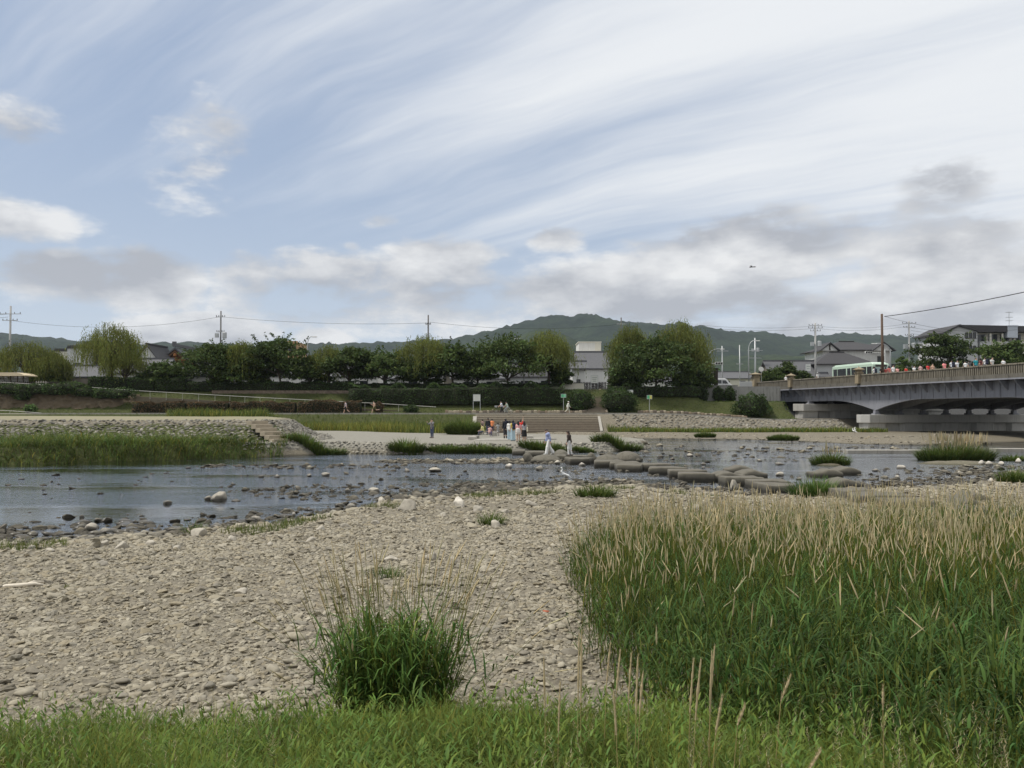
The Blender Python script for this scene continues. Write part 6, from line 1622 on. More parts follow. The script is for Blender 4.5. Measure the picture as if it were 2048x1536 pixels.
# shelter at the left edge
Ys = 120.; e = empty('shelter', (gx(0, Ys), Ys, 6.1), 'open shelter with cream curved roof behind the picket fence', 'shelter')
k = Ys / F_PX; m = MB(); z1 = P(0, 752, Ys).z - 6.1; z0 = P(0, 745, Ys).z - 6.1
m.prism([(-90 * k, z1), (49 * k, z1), (49 * k, z1 + .12), (41 * k, z1 + .38), (32 * k, z0), (-90 * k, z0)], -.2, 3.2, 'y'); m.build('roof', MAT_SHELTER, e)
for pxx in (-40, -10, 19, 33, 44):
    m = MB(); m.box((pxx * k, .2, z1 / 2), (.12, .12, z1)); m.build('post', MAT_OLDWOOD, e)
m = MB(); m.box((-20 * k, 2.6, z1 / 2), (110 * k, .08, z1 * .9)); m.build('back_screen', MAT_GREYW, e)

# ------------------------------------------------------------------ poles, wires, lamps, signals, signs
MAT_POLE = mat('concrete_pole', (.36, .355, .34), .8, .12, 2., .1)
MAT_DARKPOLE = mat('dark_pole', (.12, .115, .11), .7, .15, 2., .1)
MAT_RUSTPOLE = mat('brown_bridge_pole', (.10, .065, .045), .75, .3, 3., .2)
MAT_WIRE = mat('black_cable', (.02, .02, .022), .6, 0.05, 2., 0)


def pole(px, ptop, Y, label, mat_=MAT_POLE, r=.15, arms=(), zb=6.1, boxes=(), name='utility_pole', tilt=0.):
    x0 = gx(px, Y); zt = P(px, ptop, Y).z - zb; e = empty(name, (x0, Y, zb), label, 'pole', 'utility poles')
    MB().tube([(0, 0, -.3), (tilt, 0, zt)], [r, r * .72], 8).build('shaft', mat_, e, True)
    for py, w, kind in arms:
        z = P(px, py, Y).z - zb; m = MB(); m.box((tilt * z / zt, -.12, z), (w, .09, .09))
        a = m.build('crossarm', MAT_STEEL, e)
        for q in (-.46, -.2, .2, .46):
            m = MB(); m.lathe([(.03, 0), (.07, .05), (.05, .12), (.07, .16), (.03, .24)], (q * w, -.12, z + .04), 6); m.build('insulator', mat('insulator', (.09, .09, .1), .4, .1, 3., 0) if 'insulator' not in bpy.data.materials else bpy.data.materials['insulator'], a)
    for py, s in boxes:
        z = P(px, py, Y).z - zb; m = MB(); m.lathe([(s * .45, 0), (s * .5, .05), (s * .5, s * 1.2), (s * .4, s * 1.3)], (s * .9, -.1, z - s * .6), 10); m.build('transformer', MAT_STEEL, e)
        m = MB(); m.box((-s * .8, -.1, z), (s * .7, s * .6, s * .9)); m.build('switch_box', MAT_STEEL, e)
    return e, zt


pole(18, 612, 128, 'pale concrete pole beside the yellow willow and shelter', r=.19, arms=((628, 3.4, 0), (641, 2.4, 0)))
pole(440, 622, 128, 'dark pole with transformer above the wide dark tree', MAT_DARKPOLE, arms=((634, 1.4, 0), (664, 1.2, 0)), boxes=((671, .7),))
pole(856, 630, 127, 'bare dark pole rising out of the loose tall willow', MAT_DARKPOLE, r=.15, arms=((649, .8, 0),))
pole(1243, 635, 132, 'dark pole top peeping over the willow right of stairs', MAT_DARKPOLE, r=.14, arms=((648, 1.5, 0),))
pole(1632, 646, 158, 'tall pale pole with three fanned crossarms over the bridge end', r=.24, arms=((651, 2.6, 0), (656, 2.8, 0), (662, 2.0, 0)), boxes=((688, .8),))
pole(1820, 642, 152, 'pale pole with crossarms and transformers behind bridge crowd', r=.2, arms=((647, 2.6, 0), (655, 2.2, 0), (671, 1.6, 0)), boxes=((693, .9),))
pole(1511, 676, 168, 'steel pole with two crossarms behind the curved lamp', MAT_STEEL, r=.2, arms=((701, 3.0, 0), (716, 2.6, 0)), boxes=((700, .6),))
pole(1480, 690, 190, 'thin distant steel pole left of the curved lamp', MAT_STEEL, r=.14, arms=((728, 1.6, 0),))
pole(1445, 692, 165, 'steel pole with single crossarm above traffic signals', MAT_STEEL, r=.16, arms=((702, 2.4, 0),))
pole(1766, 628, bworld(blocal(1766, 1.0), 1.0, 0).y, 'thick brown pole standing on the bridge pavement', MAT_RUSTPOLE, r=.20, zb=DECK, name='bridge_pole')


def cable(a, b, sag, label, r=.02, n=14):
    a, b = Vector(a), Vector(b); pts = [a.lerp(b, i / n) - Vector((0, 0, sag * 4 * (i / n) * (1 - i / n))) for i in range(n + 1)]
    o = pts[0]; ob = MB().tube([p - o for p in pts], r, 5).build('overhead_wire', MAT_WIRE); ob.location = o; tag(ob, label, 'wire', 'overhead wires')


W_ = lambda px, py, Y: P(px, py, Y)
cable(W_(22, 641, 128), W_(438, 634, 128), 1.3, 'overhead wire from the pale pole to the transformer pole')
cable(W_(446, 634, 128), W_(853, 646, 127), .5, 'overhead wire from the transformer pole to the bare pole')
cable(W_(859, 644, 127), W_(1243, 648, 132), .9, 'overhead wire from the bare pole behind the hill')
cable(W_(-80, 626, 120), W_(16, 628, 128), .2, 'upper wire leaving the pale pole outwards')
cable(W_(-80, 634, 120), W_(16, 634, 128), .2, 'lower wire leaving the pale pole outwards')
for i, py in enumerate((652, 657)): cable(W_(1400, py - 2, 165), W_(1630, py, 158), .5, ('upper wire reaching the pole with fanned crossarms', 'lower wire reaching the pole with fanned crossarms')[i], .018)
for i, py in enumerate((652, 657)): cable(W_(1634, py, 158), W_(1818, py - 5, 152), .6, ('upper wire between the two crossarm poles over bridge', 'lower wire between the two crossarm poles over bridge')[i], .018)
yb_ = bworld(blocal(1766, 1.0), 1.0, 0).y; pb_ = W_(1769, 633, yb_); sN = bworld(blocal(1766, 1.0) + 42, 1.0, 0)
cable(pb_, (sN.x, sN.y, 15.6), .5, 'thick cable rising from the brown bridge pole', .045)
cable(pb_, W_(2080, 650, 150), 1.6, 'thin wire sagging from the brown pole to the apartments', .02)
for i in range(3): cable(W_(1822, 655 + 6 * i, 152), W_(2090, 678 + 7 * i, 154), .4, ('top', 'middle', 'bottom')[i] + ' one of three wires passing before the apartment house', .02)


def street_lamp(px, ptop, Y, label, reach=1.6, zb=6.1, side=1):
    x0 = gx(px, Y); h = P(px, ptop, Y).z - zb; e = empty('street_lamp', (x0, Y, zb), label, 'street lamp', 'curved street lamps'); pts = [(0, 0, -.2), (0, 0, h * .82)]
    for i in range(1, 7): q = i / 6 * math.pi / 2; pts.append((side * reach * .75 * (1 - math.cos(q)), 0, h * .82 + h * .17 * math.sin(q)))
    pts.append((side * reach, 0, h * .99)); MB().tube(pts, [.11, .09] + [.06] * (len(pts) - 2), 8).build('column', MAT_STEEL, e, True)
    m = MB(); m.box((side * (reach + .3), 0, h * .985), (.75, .26, .14)); m.build('lamp_head', MAT_WHITE, e, bevel=.04)


street_lamp(1498, 680, 143, 'curved grey street lamp beside the first bridge pillar', 1.3)
street_lamp(614, 672, 128, 'curved lamp peeping above the dark trees in midrow', .8)
street_lamp(1048, 676, 130, 'curved lamp hidden in the broad olive willow', .8, side=-1)
street_lamp(1782, 686, 128, 'curved lamp behind the green bus', 2.2, side=-1)
street_lamp(1418, 697, 140, 'curved lamp beside the narrow drooping willow', 2.0)


def signal(px, py, Y, label, zb=6.1, reach=-2.2):
    x0 = gx(px, Y); z = P(px, py, Y).z - zb; e = empty('traffic_signal', (x0 - reach, Y, zb), label, 'traffic light', 'traffic signals')
    MB().tube([(0, 0, -.2), (0, 0, z + .6)], .11, 8).build('pole', MAT_WHITE, e); MB().tube([(0, 0, z), (reach, 0, z)], .05, 6).build('arm', MAT_WHITE, e)
    m = MB(); m.box((reach, -.1, z), (1.35, .25, .45)); hd = m.build('signal_head', MAT_WHITE, e, bevel=.05)
    for k in range(3):
        m = MB(); m.tube([(reach + (k - 1) * .42, -.24, z), (reach + (k - 1) * .42, -.22, z)], .15, 10); m.build('lens', MAT_FRAME, hd)
        m = MB(); m.box((reach + (k - 1) * .42, -.36, z + .15), (.36, .28, .05)); m.build('visor', MAT_FRAME, hd)


signal(1438, 727, 138, 'white traffic signal head beside the drooping willow', reach=2.4)
signal(1738, 705, 150, 'white traffic signal head above the bus roof', reach=-3.0)


def sign(px, py0, py1, wpx, ybase, Y, label, face, posts=1, zb=None, mark=None):
    x0 = gx(px, Y); z0 = float(H(x0, Y)) if zb is None else zb; a, b = P(px, py0, Y).z - z0, P(px, py1, Y).z - z0; w = wpx * Y / F_PX
    e = empty('sign_board', (x0, Y, z0), label, 'sign'); m = MB(); m.box((0, 0, (a + b) / 2), (w, .06, a - b)); bd = m.build('board', face, e, bevel=.008)
    m = MB(); t = .05
    for c, d in (((0, 0, a), (w + t, .08, t)), ((0, 0, b), (w + t, .08, t)), ((-w / 2, 0, (a + b) / 2), (t, .08, a - b)), ((w / 2, 0, (a + b) / 2), (t, .08, a - b))): m.box(c, d)
    m.build('frame', MAT_STEEL, bd)
    for s in ((0,) if posts == 1 else (-.5, .5)): MB().tube([(s * w, .05, -.2), (s * w, .05, b + .1)], .045, 6).build('post', MAT_STEEL, e)
    if mark: mark(bd, w, a, b)
    return e


MAT_SIGNW = mat('sign_white', (.62, .63, .58), .6, .05, 2., 0); MAT_SIGNG = mat('sign_green', (.10, .42, .20), .5, .05, 2., 0); MAT_SIGNT = mat('sign_text_grey', (.20, .22, .22), .6, .1, 2., 0); MAT_SIGNY = mat('sign_yellow', (.55, .52, .14), .5, .05, 2., 0)
def lines(n, mat_, w0=.7):
    def f(bd, w, a, b):
        for i in range(n): m = MB(); m.box((-.03 * w * (i % 2), -.036, a - (a - b) * (i + 1) / (n + 1)), (w * (w0 - .12 * (i % 3)), .006, (a - b) * .06)); m.build('print_line', mat_, bd)
    return f
def half(mat_):
    def f(bd, w, a, b): m = MB(); m.box((w * .26, -.036, (a + b) / 2), (w * .46, .008, (a - b) * .9)); m.build('print_panel', mat_, bd)
    return f
sign(953.5, 789, 802, 14, 816, 113.0, 'large cream notice board on two posts in the grass', MAT_SIGNW, 2, mark=lines(5, mat('faint_print', (.50, .50, .46), .7, .05, 2., 0), .8))
sign(1127, 788, 795, 10, 817, 112.9, 'small green sign on a pale post by the round bush', MAT_SIGNG, 1, mark=half(mat('pale_green_print', (.22, .52, .32), .6, .05, 2., 0)))
sign(1261, 780, 787, 10, 800, 115., 'small plain white sign against the dark tree', MAT_SIGNW, 1)
sign(1299, 790.5, 798, 10, 821, 113.0, 'green and yellow sign on a thin post in grass', MAT_SIGNG, 1, mark=half(MAT_SIGNY))
sign(1189, 751, 766, 14, 776, 122.2, 'framed white information board at the head of stairs', MAT_SIGNW, 2, zb=6.1, mark=lines(3, MAT_SIGNT))
sign(1617, 728, 742, 10, 760, 150., 'tall white street sign near the tall pale pole', MAT_SIGNW, 1, zb=6.1, mark=lines(2, MAT_SIGNT))
sign(841, 752, 757, 8, 765, 140., 'small orange shop sign by the bare pole', mat('sign_orange', (.6, .16, .05), .5, .05, 2., 0), 1, zb=6.1)
# white ribbed panel beside the bridge pillar
Yq = 131.; e = empty('ribbed_panel', (gx(1492, Yq), Yq, 6.1), 'white ribbed hoarding panel beside the first bridge pillar', 'panel'); z1, z0 = P(1492, 763, Yq).z - 6.1, P(1492, 776, Yq).z - 6.1; w_ = 25 * Yq / F_PX
m = MB(); m.box((0, 0, (z0 + z1) / 2), (w_, .06, z1 - z0)); m.build('sheet', MAT_WHITE, e)
for k in range(12): m = MB(); m.box((-w_ / 2 + (k + .5) * w_ / 12, -.05, (z0 + z1) / 2), (.05, .04, z1 - z0 - .02)); m.build('rib', MAT_STEEL, e)
for s in (-1, 1): m = MB(); m.box((s * w_ * .4, .08, z1 / 2), (.08, .08, z1)); m.build('post', MAT_STEEL, e)
m = MB(); m.tube([(0, 0, 0), (0, 0, 3.4)], .05, 6); o = empty('traffic_mirror', (gx(1523, 139), 139, 6.6), 'round white traffic mirror back beside the bridge pillar', 'mirror'); m.build('post', MAT_STEEL, o); m = MB(); m.tube([(0, -.06, 3.4), (0, .06, 3.4)], .42, 14); m.build('mirror', MAT_WHITE, o)
m = MB(); m.box((0, 0, 1.6), (.55, .4, 3.2)); m.box((0, 0, 3.25), (.65, .5, .1)); o = m.build('stone_gatepost', MAT_OLDWOOD); o.location = (gx(1432, 124), 124, 6.1); tag(o, 'dark square gatepost standing in front of the white van', 'post')

# ------------------------------------------------------------------ vehicles
MAT_VAN = mat('white_car_paint', (.74, .74, .73), .25, .03, 1., 0, spec=.5); MAT_TYRE = mat('rubber', (.02, .02, .02), .8, .1, 5., 0); MAT_RIM = mat('wheel_rim', (.35, .35, .36), .4, .05, 4., 0, metal=.6)
MAT_BUSG = mat('pale_green_bus_paint', (.42, .53, .42), .35, .04, 1., 0, spec=.5); MAT_BUSL = mat('light_bus_roof', (.55, .66, .55), .4, .04, 1., 0); MAT_LAMP = mat('lamp_glass', (.6, .6, .58), .2, .03, 2., 0); MAT_REDL = mat('red_lens', (.35, .02, .02), .3, .03, 2., 0)


def wheel(par, x, y, z, r, w):
    o = empty('wheel', (x, y, z), None, None); o.parent = par
    MB().tube([(0, -w / 2, 0), (0, w / 2, 0)], r, 16).build('tyre', MAT_TYRE, o); MB().tube([(0, -w / 2 - .012, 0), (0, w / 2 + .012, 0)], r * .6, 14).build('rim', MAT_RIM, o)


def vehicle(name, label, cat, loc, rz, L, W, prof, paint, wheels, wr, panes, lamps=True, roofpaint=None, extra=None):
    """prof: side outline (x,z). panes: (x0,x1,z0,z1) on both sides"""
    e = empty(name, loc, label, cat, None, rz); m = MB(); m.prism(prof, -W / 2, W / 2, 'y'); b = m.build('body', paint, e, bevel=.05)
    for x in wheels:
        for s in (-1, 1): wheel(e, x, s * (W / 2 - .12), wr, wr, .24)
    for q in panes:
        for s in (-1, 1): m = MB(); m.prism([(q[0], q[2]), (q[1], q[2]), (q[1] + (q[4] if len(q) > 4 else 0), q[3]), (q[0] + (q[5] if len(q) > 5 else 0), q[3])], s * (W / 2 - .02), s * (W / 2 + .012), 'y'); m.build('side_window', MAT_GLASS, e)
    for s in (-1, 1):
        m = MB(); m.box((L / 2 - .02, s * W * .38, .75), (.1, .3, .18)); m.build('headlight', MAT_LAMP, e); m = MB(); m.box((-L / 2 + .02, s * W * .42, .95), (.08, .18, .3)); m.build('tail_light', MAT_REDL, e)
    if extra: extra(e)
    return e


def vx(e):
    m = MB(); m.add([(1.62, -.75, 1.12), (1.62, .75, 1.12), (.98, .72, 1.86), (.98, -.72, 1.86)], [(0, 1, 2, 3)]); m.V = [(x + .035, y, z + .03) for x, y, z in m.V]; m.build('windscreen', MAT_GLASS, e)
    m = MB(); m.box((2.32, 0, .42), (.14, 1.6, .2)); m.build('bumper', MAT_FRAME, e); m = MB(); m.box((.9, -.86, 1.25), (.1, .16, .2)); m.build('mirror', MAT_FRAME, e)
    m = MB(); m.box((.5, -.852, .9), (.03, .01, 1.0)); m.build('door_seam', MAT_FRAME, e)
vehicle('parked_van', 'white van parked on the road behind the drooping willow', 'van', (gx(1437, 131), 131, 6.1), 0., 4.7, 1.7, [(-2.35, .35), (2.3, .35), (2.35, .8), (1.75, 1.1), (1.05, 1.92), (.8, 2.02), (-2.2, 2.02), (-2.35, 1.2)], MAT_VAN, (-1.45, 1.5), .32, ((-2.1, -.9, 1.2, 1.75), (-.8, .3, 1.2, 1.75), (.42, 1.35, 1.2, 1.72, -.42, 0)), extra=vx)


def bus():
    sF, sR = blocal(1762, 6.0), None; c = bworld(sF - 5.4, 6.2, DECK); L, W, Hh = 10.6, 2.45, 3.0
    e = empty('city_bus', tuple(c), 'pale green city bus crossing the bridge', 'bus', rz=BROT)
    m = MB(); m.prism([(-L / 2, .35), (L / 2 - .05, .35), (L / 2, 1.2), (L / 2 - .12, 2.75), (L / 2 - .3, 2.9), (-L / 2 + .1, 2.9), (-L / 2, 2.6)], -W / 2, W / 2, 'y'); m.build('body', MAT_BUSG, e, bevel=.06)
    m = MB(); m.prism([(-L / 2 + .2, 2.86), (L / 2 - .35, 2.86), (L / 2 - .8, 3.08), (-L / 2 + .6, 3.08)], -W / 2 + .15, W / 2 - .15, 'y'); m.build('roof', MAT_BUSL, e, bevel=.04)
    for x0, x1 in ((-4.9, -3.9), (-3.75, -1.5), (-1.2, -.35), (-.1, 2.2), (2.4, 3.6), (3.8, 4.9)):
        for s in (-1, 1): m = MB(); m.box(((x0 + x1) / 2, s * W / 2, 1.95), (x1 - x0, .04, 1.05)); m.build('side_window', MAT_GLASS, e)
    m = MB(); m.box((-.75, -W / 2, 1.25), (.9, .05, 1.75)); m.build('door', MAT_GLASS, e); m = MB(); m.box((4.35, -W / 2, 1.3), (.95, .05, 1.8)); m.build('door', MAT_GLASS, e)
    m = MB(); m.add([(L / 2 + .02, -1.1, 1.15), (L / 2 + .02, 1.1, 1.15), (L / 2 - .06, 1.1, 2.3), (L / 2 - .06, -1.1, 2.3)], [(0, 1, 2, 3)]); m.build('windscreen', mat('painted_reflection_glass', (.30, .38, .36), .15, .05, 1., 0), e)  # pale reflection painted into the windscreen's base colour
    m = MB(); m.box((L / 2 - .06, 0, 2.56), (.05, 1.7, .3)); m.build('destination_sign', MAT_FRAME, e)
    m = MB(); m.box((L / 2 + .02, 0, .55), (.12, 2.3, .3)); m.build('bumper', MAT_BUSL, e)
    for s in (-1, 1):
        m = MB(); m.box((L / 2 + .02, s * .95, .85), (.06, .3, .18)); m.build('headlight', MAT_LAMP, e); m = MB(); m.box((L / 2 + .2, s * 1.35, 2.2), (.12, .2, .4)); m.build('mirror', MAT_FRAME, e)
        for x in (-3.0, 2.9): wheel(e, x, s * (W / 2 - .15), .46, .46, .28)


bus()
c = bworld(blocal(2052, 7.0), 7.0, DECK)
def cx(e):
    m = MB(); m.prism([(-1.35, .86), (1.05, .86), (.45, 1.42), (-.95, 1.42)], -.70, .70, 'y'); m.build('cabin_glass', MAT_GLASS, e); m = MB(); m.prism([(-1.0, 1.40), (.5, 1.40), (.4, 1.5), (-.9, 1.5)], -.68, .68, 'y'); m.build('roof', MAT_VAN, e, bevel=.03)
    for x in (-1.15, -.2, .75): m = MB(); m.box((x, 0, 1.15), (.09, 1.43, .58)); m.build('pillar', MAT_VAN, e)
vehicle('white_car', 'white car whose roof shows over the bridge parapet', 'car', tuple(c), BROT, 4.2, 1.7, [(-2.1, .3), (2.05, .3), (2.1, .65), (1.9, .82), (1.1, .9), (-1.5, .9), (-2.05, .8)], MAT_VAN, (-1.3, 1.35), .31, (), extra=cx)
# ------------------------------------------------------------------ people
MAT_SKIN = mat('skin', (.50, .33, .24), .55, .08, 8., 0); MAT_HAIR = mat('black_hair', (.014, .012, .011), .5, .2, 20., .2); MAT_BRHAIR = mat('dark_brown_hair', (.035, .022, .015), .5, .2, 20., .2)
_cm = {}
def cloth(c):
    k = tuple(c)
    if k not in _cm: _cm[k] = mat('cloth_%d' % len(_cm), c, .9, .14, 9., .25, .01)
    return _cm[k]


def Rx(a): c, s = math.cos(a), math.sin(a); return np.array([[1, 0, 0], [0, c, -s], [0, s, c]])


def hand_mesh():
    """right hand, wrist at the origin, fingers down -z, palm facing -x, thumb forward +y: palm and five bent fingers"""
    pr = [('c', (0, 0, 0), (0, 0, -.05), .021, .026), ('c', (0, -.018, -.03), (0, -.028, -.085), .016, .015), ('c', (0, .012, -.03), (0, .022, -.09), .017, .015), ('c', (0, -.01, -.05), (0, .01, -.085), .016, .016)]
    for y, L in ((.030, .068), (.011, .078), (-.009, .072), (-.028, .056)):
        a = (0, y, -.088); b = (-.010, y * 1.08, -.088 - L * .5); c = (-.034, y * 1.08, -.088 - L * .92); pr += [('c', a, b, .0092, .0084), ('c', b, c, .0084, .0068)]
    pr += [('c', (-.004, .022, -.022), (-.016, .050, -.055), .013, .0105), ('c', (-.016, .050, -.055), (-.026, .054, -.084), .0100, .0078)]
    return sdf_mesh(pr, .0105, .0035)


HANDV, HANDF = hand_mesh()


def person(loc, yaw, height, label, top, bottom, legwear='trousers', hair='short', pose=None, sleeves='short', group=None, res=.031, bag=None, hat=None, shoes=(.04, .04, .045), hairmat=None, female=False, shirtless=False, face=True, cat='person'):
    """pose: hip (l, r) forward swing, knee (l, r) bend, arm (l, r) forward swing, elbow (l, r) bend, out (l, r) sideways, lean, head (turn), all radians. Faces +y"""
    q = dict(hip=(.0, .0), knee=(.03, .03), arm=(.05, -.05), elbow=(.25, .25), out=(.10, .10), lean=0., head=(0., 0.), drop=None); q.update(pose or {})
    J = {}; UL, LL, sh, hw = .42, .41, (.165 if female else .185), .085
    up = Rx(-q['lean'])
    pelvis = np.zeros(3); J['chest'] = pelvis + up @ np.array([0, .01, .36]); J['neck'] = pelvis + up @ np.array([0, 0, .50]); J['waist'] = pelvis + up @ np.array([0, 0.01, .15])
    hd = up @ Rx(-q['head'][0]); J['head'] = J['neck'] + hd @ np.array([0, .02, .135])
    low = 0
    for i, s in enumerate((-1, 1)):
        h = pelvis + np.array([s * hw, 0, -.02]); a = q['hip'][i]; k = h + UL * np.array([s * .01, math.sin(a), -math.cos(a)]); b = a - q['knee'][i]; an = k + LL * np.array([0, math.sin(b), -math.cos(b)])
        fb = max(-.9, min(.3, b * .8)); J['hip%d' % i], J['knee%d' % i], J['ank%d' % i] = h, k, an; J['toe%d' % i] = an + np.array([s * .02, .15 * math.cos(fb) + .03, -.055 + .12 * math.sin(fb)]); J['heel%d' % i] = an + np.array([0, -.045, -.05])
        low = min(low, an[2] - .085, J['toe%d' % i][2] - .035)
        S_ = J['neck'] + up @ np.array([s * sh, 0, -.055]); a, o = q['arm'][i], q['out'][i]; d = np.array([s * math.sin(o), math.sin(a) * math.cos(o), -math.cos(a) * math.cos(o)]); E = S_ + .29 * (up @ d)
        a2 = a + q['elbow'][i]; d2 = np.array([s * math.sin(o) * .6, math.sin(a2) * math.cos(o), -math.cos(a2) * math.cos(o)]); J['sh%d' % i], J['el%d' % i], J['wr%d' % i], J['fd%d' % i] = S_, E, E + .25 * (up @ d2), up @ d2
    if q['drop'] is not None: low = -q['drop']
    sc = height / 1.70; off = np.array([0, 0, -low])
    e = empty('person', loc, label, cat, group, yaw); e.scale = (sc,) * 3
    for k in J:
        if not k.startswith('fd'): J[k] = J[k] + off
    pelvis = pelvis + off
    ar = .92 if female else 1.0
    torso = [('e', pelvis + np.array([0, 0, .02]), (.155, .115, .13)), ('c', J['waist'], J['chest'], .125 * ar, .14 * ar), ('c', pelvis, J['waist'], .135, .122 * ar), ('c', J['chest'] + up @ np.array([-.08, 0, .03]), J['chest'] + up @ np.array([.08, 0, .03]), .115 * ar, .115 * ar)]
    body = list(torso) + [('c', J['neck'] + up @ np.array([0, 0, -.04]), J['head'] - hd @ np.array([0, .02, .03]), .055, .05), ('e', J['head'] + hd @ np.array([0, 0, .02]), (.075, .092, .112)), ('c', J['head'] + hd @ np.array([0, .045, -.055]), J['head'] + hd @ np.array([0, .055, -.085]), .05, .035)]
    if face: body += [('c', J['head'] + hd @ np.array([0, .088, .02]), J['head'] + hd @ np.array([0, .108, -.018]), .010, .015), ('e', J['head'] + hd @ np.array([.078, -.005, .0]), (.012, .025, .035)), ('e', J['head'] + hd @ np.array([-.078, -.005, .0]), (.012, .025, .035))]
    for i in (0, 1):
        body += [('c', J['sh%d' % i], J['el%d' % i], .052 * ar, .040 * ar), ('c', J['el%d' % i], J['wr%d' % i], .040 * ar, .027), ('c', J['hip%d' % i], J['knee%d' % i], .086, .056), ('c', J['knee%d' % i], J['knee%d' % i] * .6 + J['ank%d' % i] * .4 + np.array([0, -.015, 0]), .055, .056), ('c', J['knee%d' % i] * .55 + J['ank%d' % i] * .45, J['ank%d' % i], .054, .036), ('c', J['heel%d' % i], J['toe%d' % i], .036, .026), ('c', J['ank%d' % i], J['heel%d' % i], .036, .034)]
    V, F = sdf_mesh(body, res, .018); Vs, Fs = [V], [F]; n = len(V)
    for i, s in enumerate((-1, 1)):                                # five-fingered hands
        H_ = HANDV.copy(); f_ = HANDF
        if s < 0: H_[:, 0] *= -1; f_ = f_[:, ::-1]
        zax = -J['fd%d' % i] / np.linalg.norm(J['fd%d' % i]); xax = np.array([1., 0, 0]) - zax * zax[0]; xax /= np.linalg.norm(xax); yax = np.cross(zax, xax)
        Vs.append(H_ @ np.stack([xax, yax, zax]) + J['wr%d' % i]); Fs.append(f_ + n); n += len(H_)
    link('body', npmesh('body', np.concatenate(Vs), np.concatenate(Fs)), MAT_SKIN, e, True)
    g = .016
    if not shirtless:
        tp = [(p[0], p[1], tuple(np.array(p[2]) + g)) + tuple(p[3:]) if p[0] == 'e' else ('c', p[1], p[2], p[3] + g, p[4] + g) for p in torso[1:]]
        tp += [('c', J['chest'] + up @ np.array([0, 0, .05]), J['neck'] + up @ np.array([0, 0, -.03]), .10, .07), ('c', J['waist'], pelvis + np.array([0, 0, .03]), .145, .155)]
        for i in (0, 1):
            tp.append(('c', J['sh%d' % i], J['el%d' % i] if sleeves != 'short' else J['sh%d' % i] * .35 + J['el%d' % i] * .65, .062 * ar, .055 * ar))
            if sleeves == 'long': tp.append(('c', J['el%d' % i], J['wr%d' % i] * .93 + J['el%d' % i] * .07, .054 * ar, .042))
        V, F = sdf_mesh(tp, res * 1.15, .016, [(pelvis + np.array([0, 0, -.05]), (0, 0, -1.))]); link('shirt', npmesh('shirt', V, F), cloth(top), e, True)
    bp = [('e', pelvis + np.array([0, 0, .02]), (.168, .128, .125)), ('c', pelvis + np.array([0, 0, .05]), J['waist'] * .45 + pelvis * .55, .148, .135)]; cuts = []
    if legwear in ('trousers', 'wide', 'shorts'):
        for i in (0, 1):
            if legwear == 'shorts': bp.append(('c', J['hip%d' % i], J['hip%d' % i] * .25 + J['knee%d' % i] * .75, .105, .09))
            else: w = .075 if legwear == 'trousers' else .095; bp += [('c', J['hip%d' % i], J['knee%d' % i], .104, w), ('c', J['knee%d' % i], J['ank%d' % i] * .95 + J['knee%d' % i] * .05, w, w * (.82 if legwear == 'trousers' else 1.15))]
    else:
        k0 = (J['knee0'] + J['knee1']) / 2; bp += [('c', pelvis + np.array([0, 0, .02]), k0 + np.array([0, 0, -.04 if legwear == 'skirt' else .14]), .155, .23), ('c', J['hip0'], J['knee0'], .11, .13), ('c', J['hip1'], J['knee1'], .11, .13)]; cuts = [(k0 + np.array([0, 0, -.02 if legwear == 'skirt' else .12]), (0, 0, -1.))]
    V, F = sdf_mesh(bp, res * 1.15, .016, cuts); link('skirt' if 'skirt' in legwear else ('shorts' if legwear == 'shorts' else 'trousers'), npmesh('t', V, F), cloth(bottom), e, True)
    hp = [('e', J['head'] + hd @ np.array([0, -.012, .045]), (.088, .104, .105))]
    if hair == 'long': hp += [('c', J['head'] + hd @ np.array([0, -.05, .0]), J['neck'] + up @ np.array([0, -.075, -.06]), .085, .075), ('c', J['head'] + hd @ np.array([-.05, -.03, 0]), J['neck'] + up @ np.array([-.07, -.05, -.03]), .05, .045), ('c', J['head'] + hd @ np.array([.05, -.03, 0]), J['neck'] + up @ np.array([.07, -.05, -.03]), .05, .045)]
    elif hair == 'bob': hp += [('c', J['head'] + hd @ np.array([0, -.04, .02]), J['head'] + hd @ np.array([0, -.055, -.09]), .088, .07), ('c', J['head'] + hd @ np.array([-.06, -.02, .0]), J['head'] + hd @ np.array([-.06, -.02, -.08]), .04, .03), ('c', J['head'] + hd @ np.array([.06, -.02, .0]), J['head'] + hd @ np.array([.06, -.02, -.08]), .04, .03)]
    else: hp += [('c', J['head'] + hd @ np.array([0, -.045, .03]), J['head'] + hd @ np.array([0, -.055, -.045]), .075, .05)]
    hcut = [(J['head'] + hd @ np.array([0, .055, .045]), tuple(hd @ np.array([0, .8, -.6])))] if hair != 'long' else [(J['head'] + hd @ np.array([0, .06, .05]), tuple(hd @ np.array([0, .95, -.3])))]
    V, F = sdf_mesh(hp, min(res, .022), .012, hcut); link('hair', npmesh('hair', V, F), hairmat or MAT_HAIR, e, True)
    if hat:
        V, F = sdf_mesh([('e', J['head'] + hd @ np.array([0, -.005, .07]), (.098, .112, .085)), ('c', J['head'] + hd @ np.array([0, .08, .06]), J['head'] + hd @ np.array([0, .15, .045]), .05, .04)], .018, .008, [(J['head'] + hd @ np.array([0, 0, .045]), tuple(hd @ np.array([0, .1, -1.])))]); link('cap', npmesh('cap', V, F), cloth(hat), e, True)
    for i in (0, 1):
        V, F = sdf_mesh([('c', J['heel%d' % i], J['toe%d' % i], .046, .038), ('c', J['ank%d' % i], J['heel%d' % i], .044, .044)], .028, .012); link('shoe', npmesh('shoe', V, F), cloth(shoes), e, True)
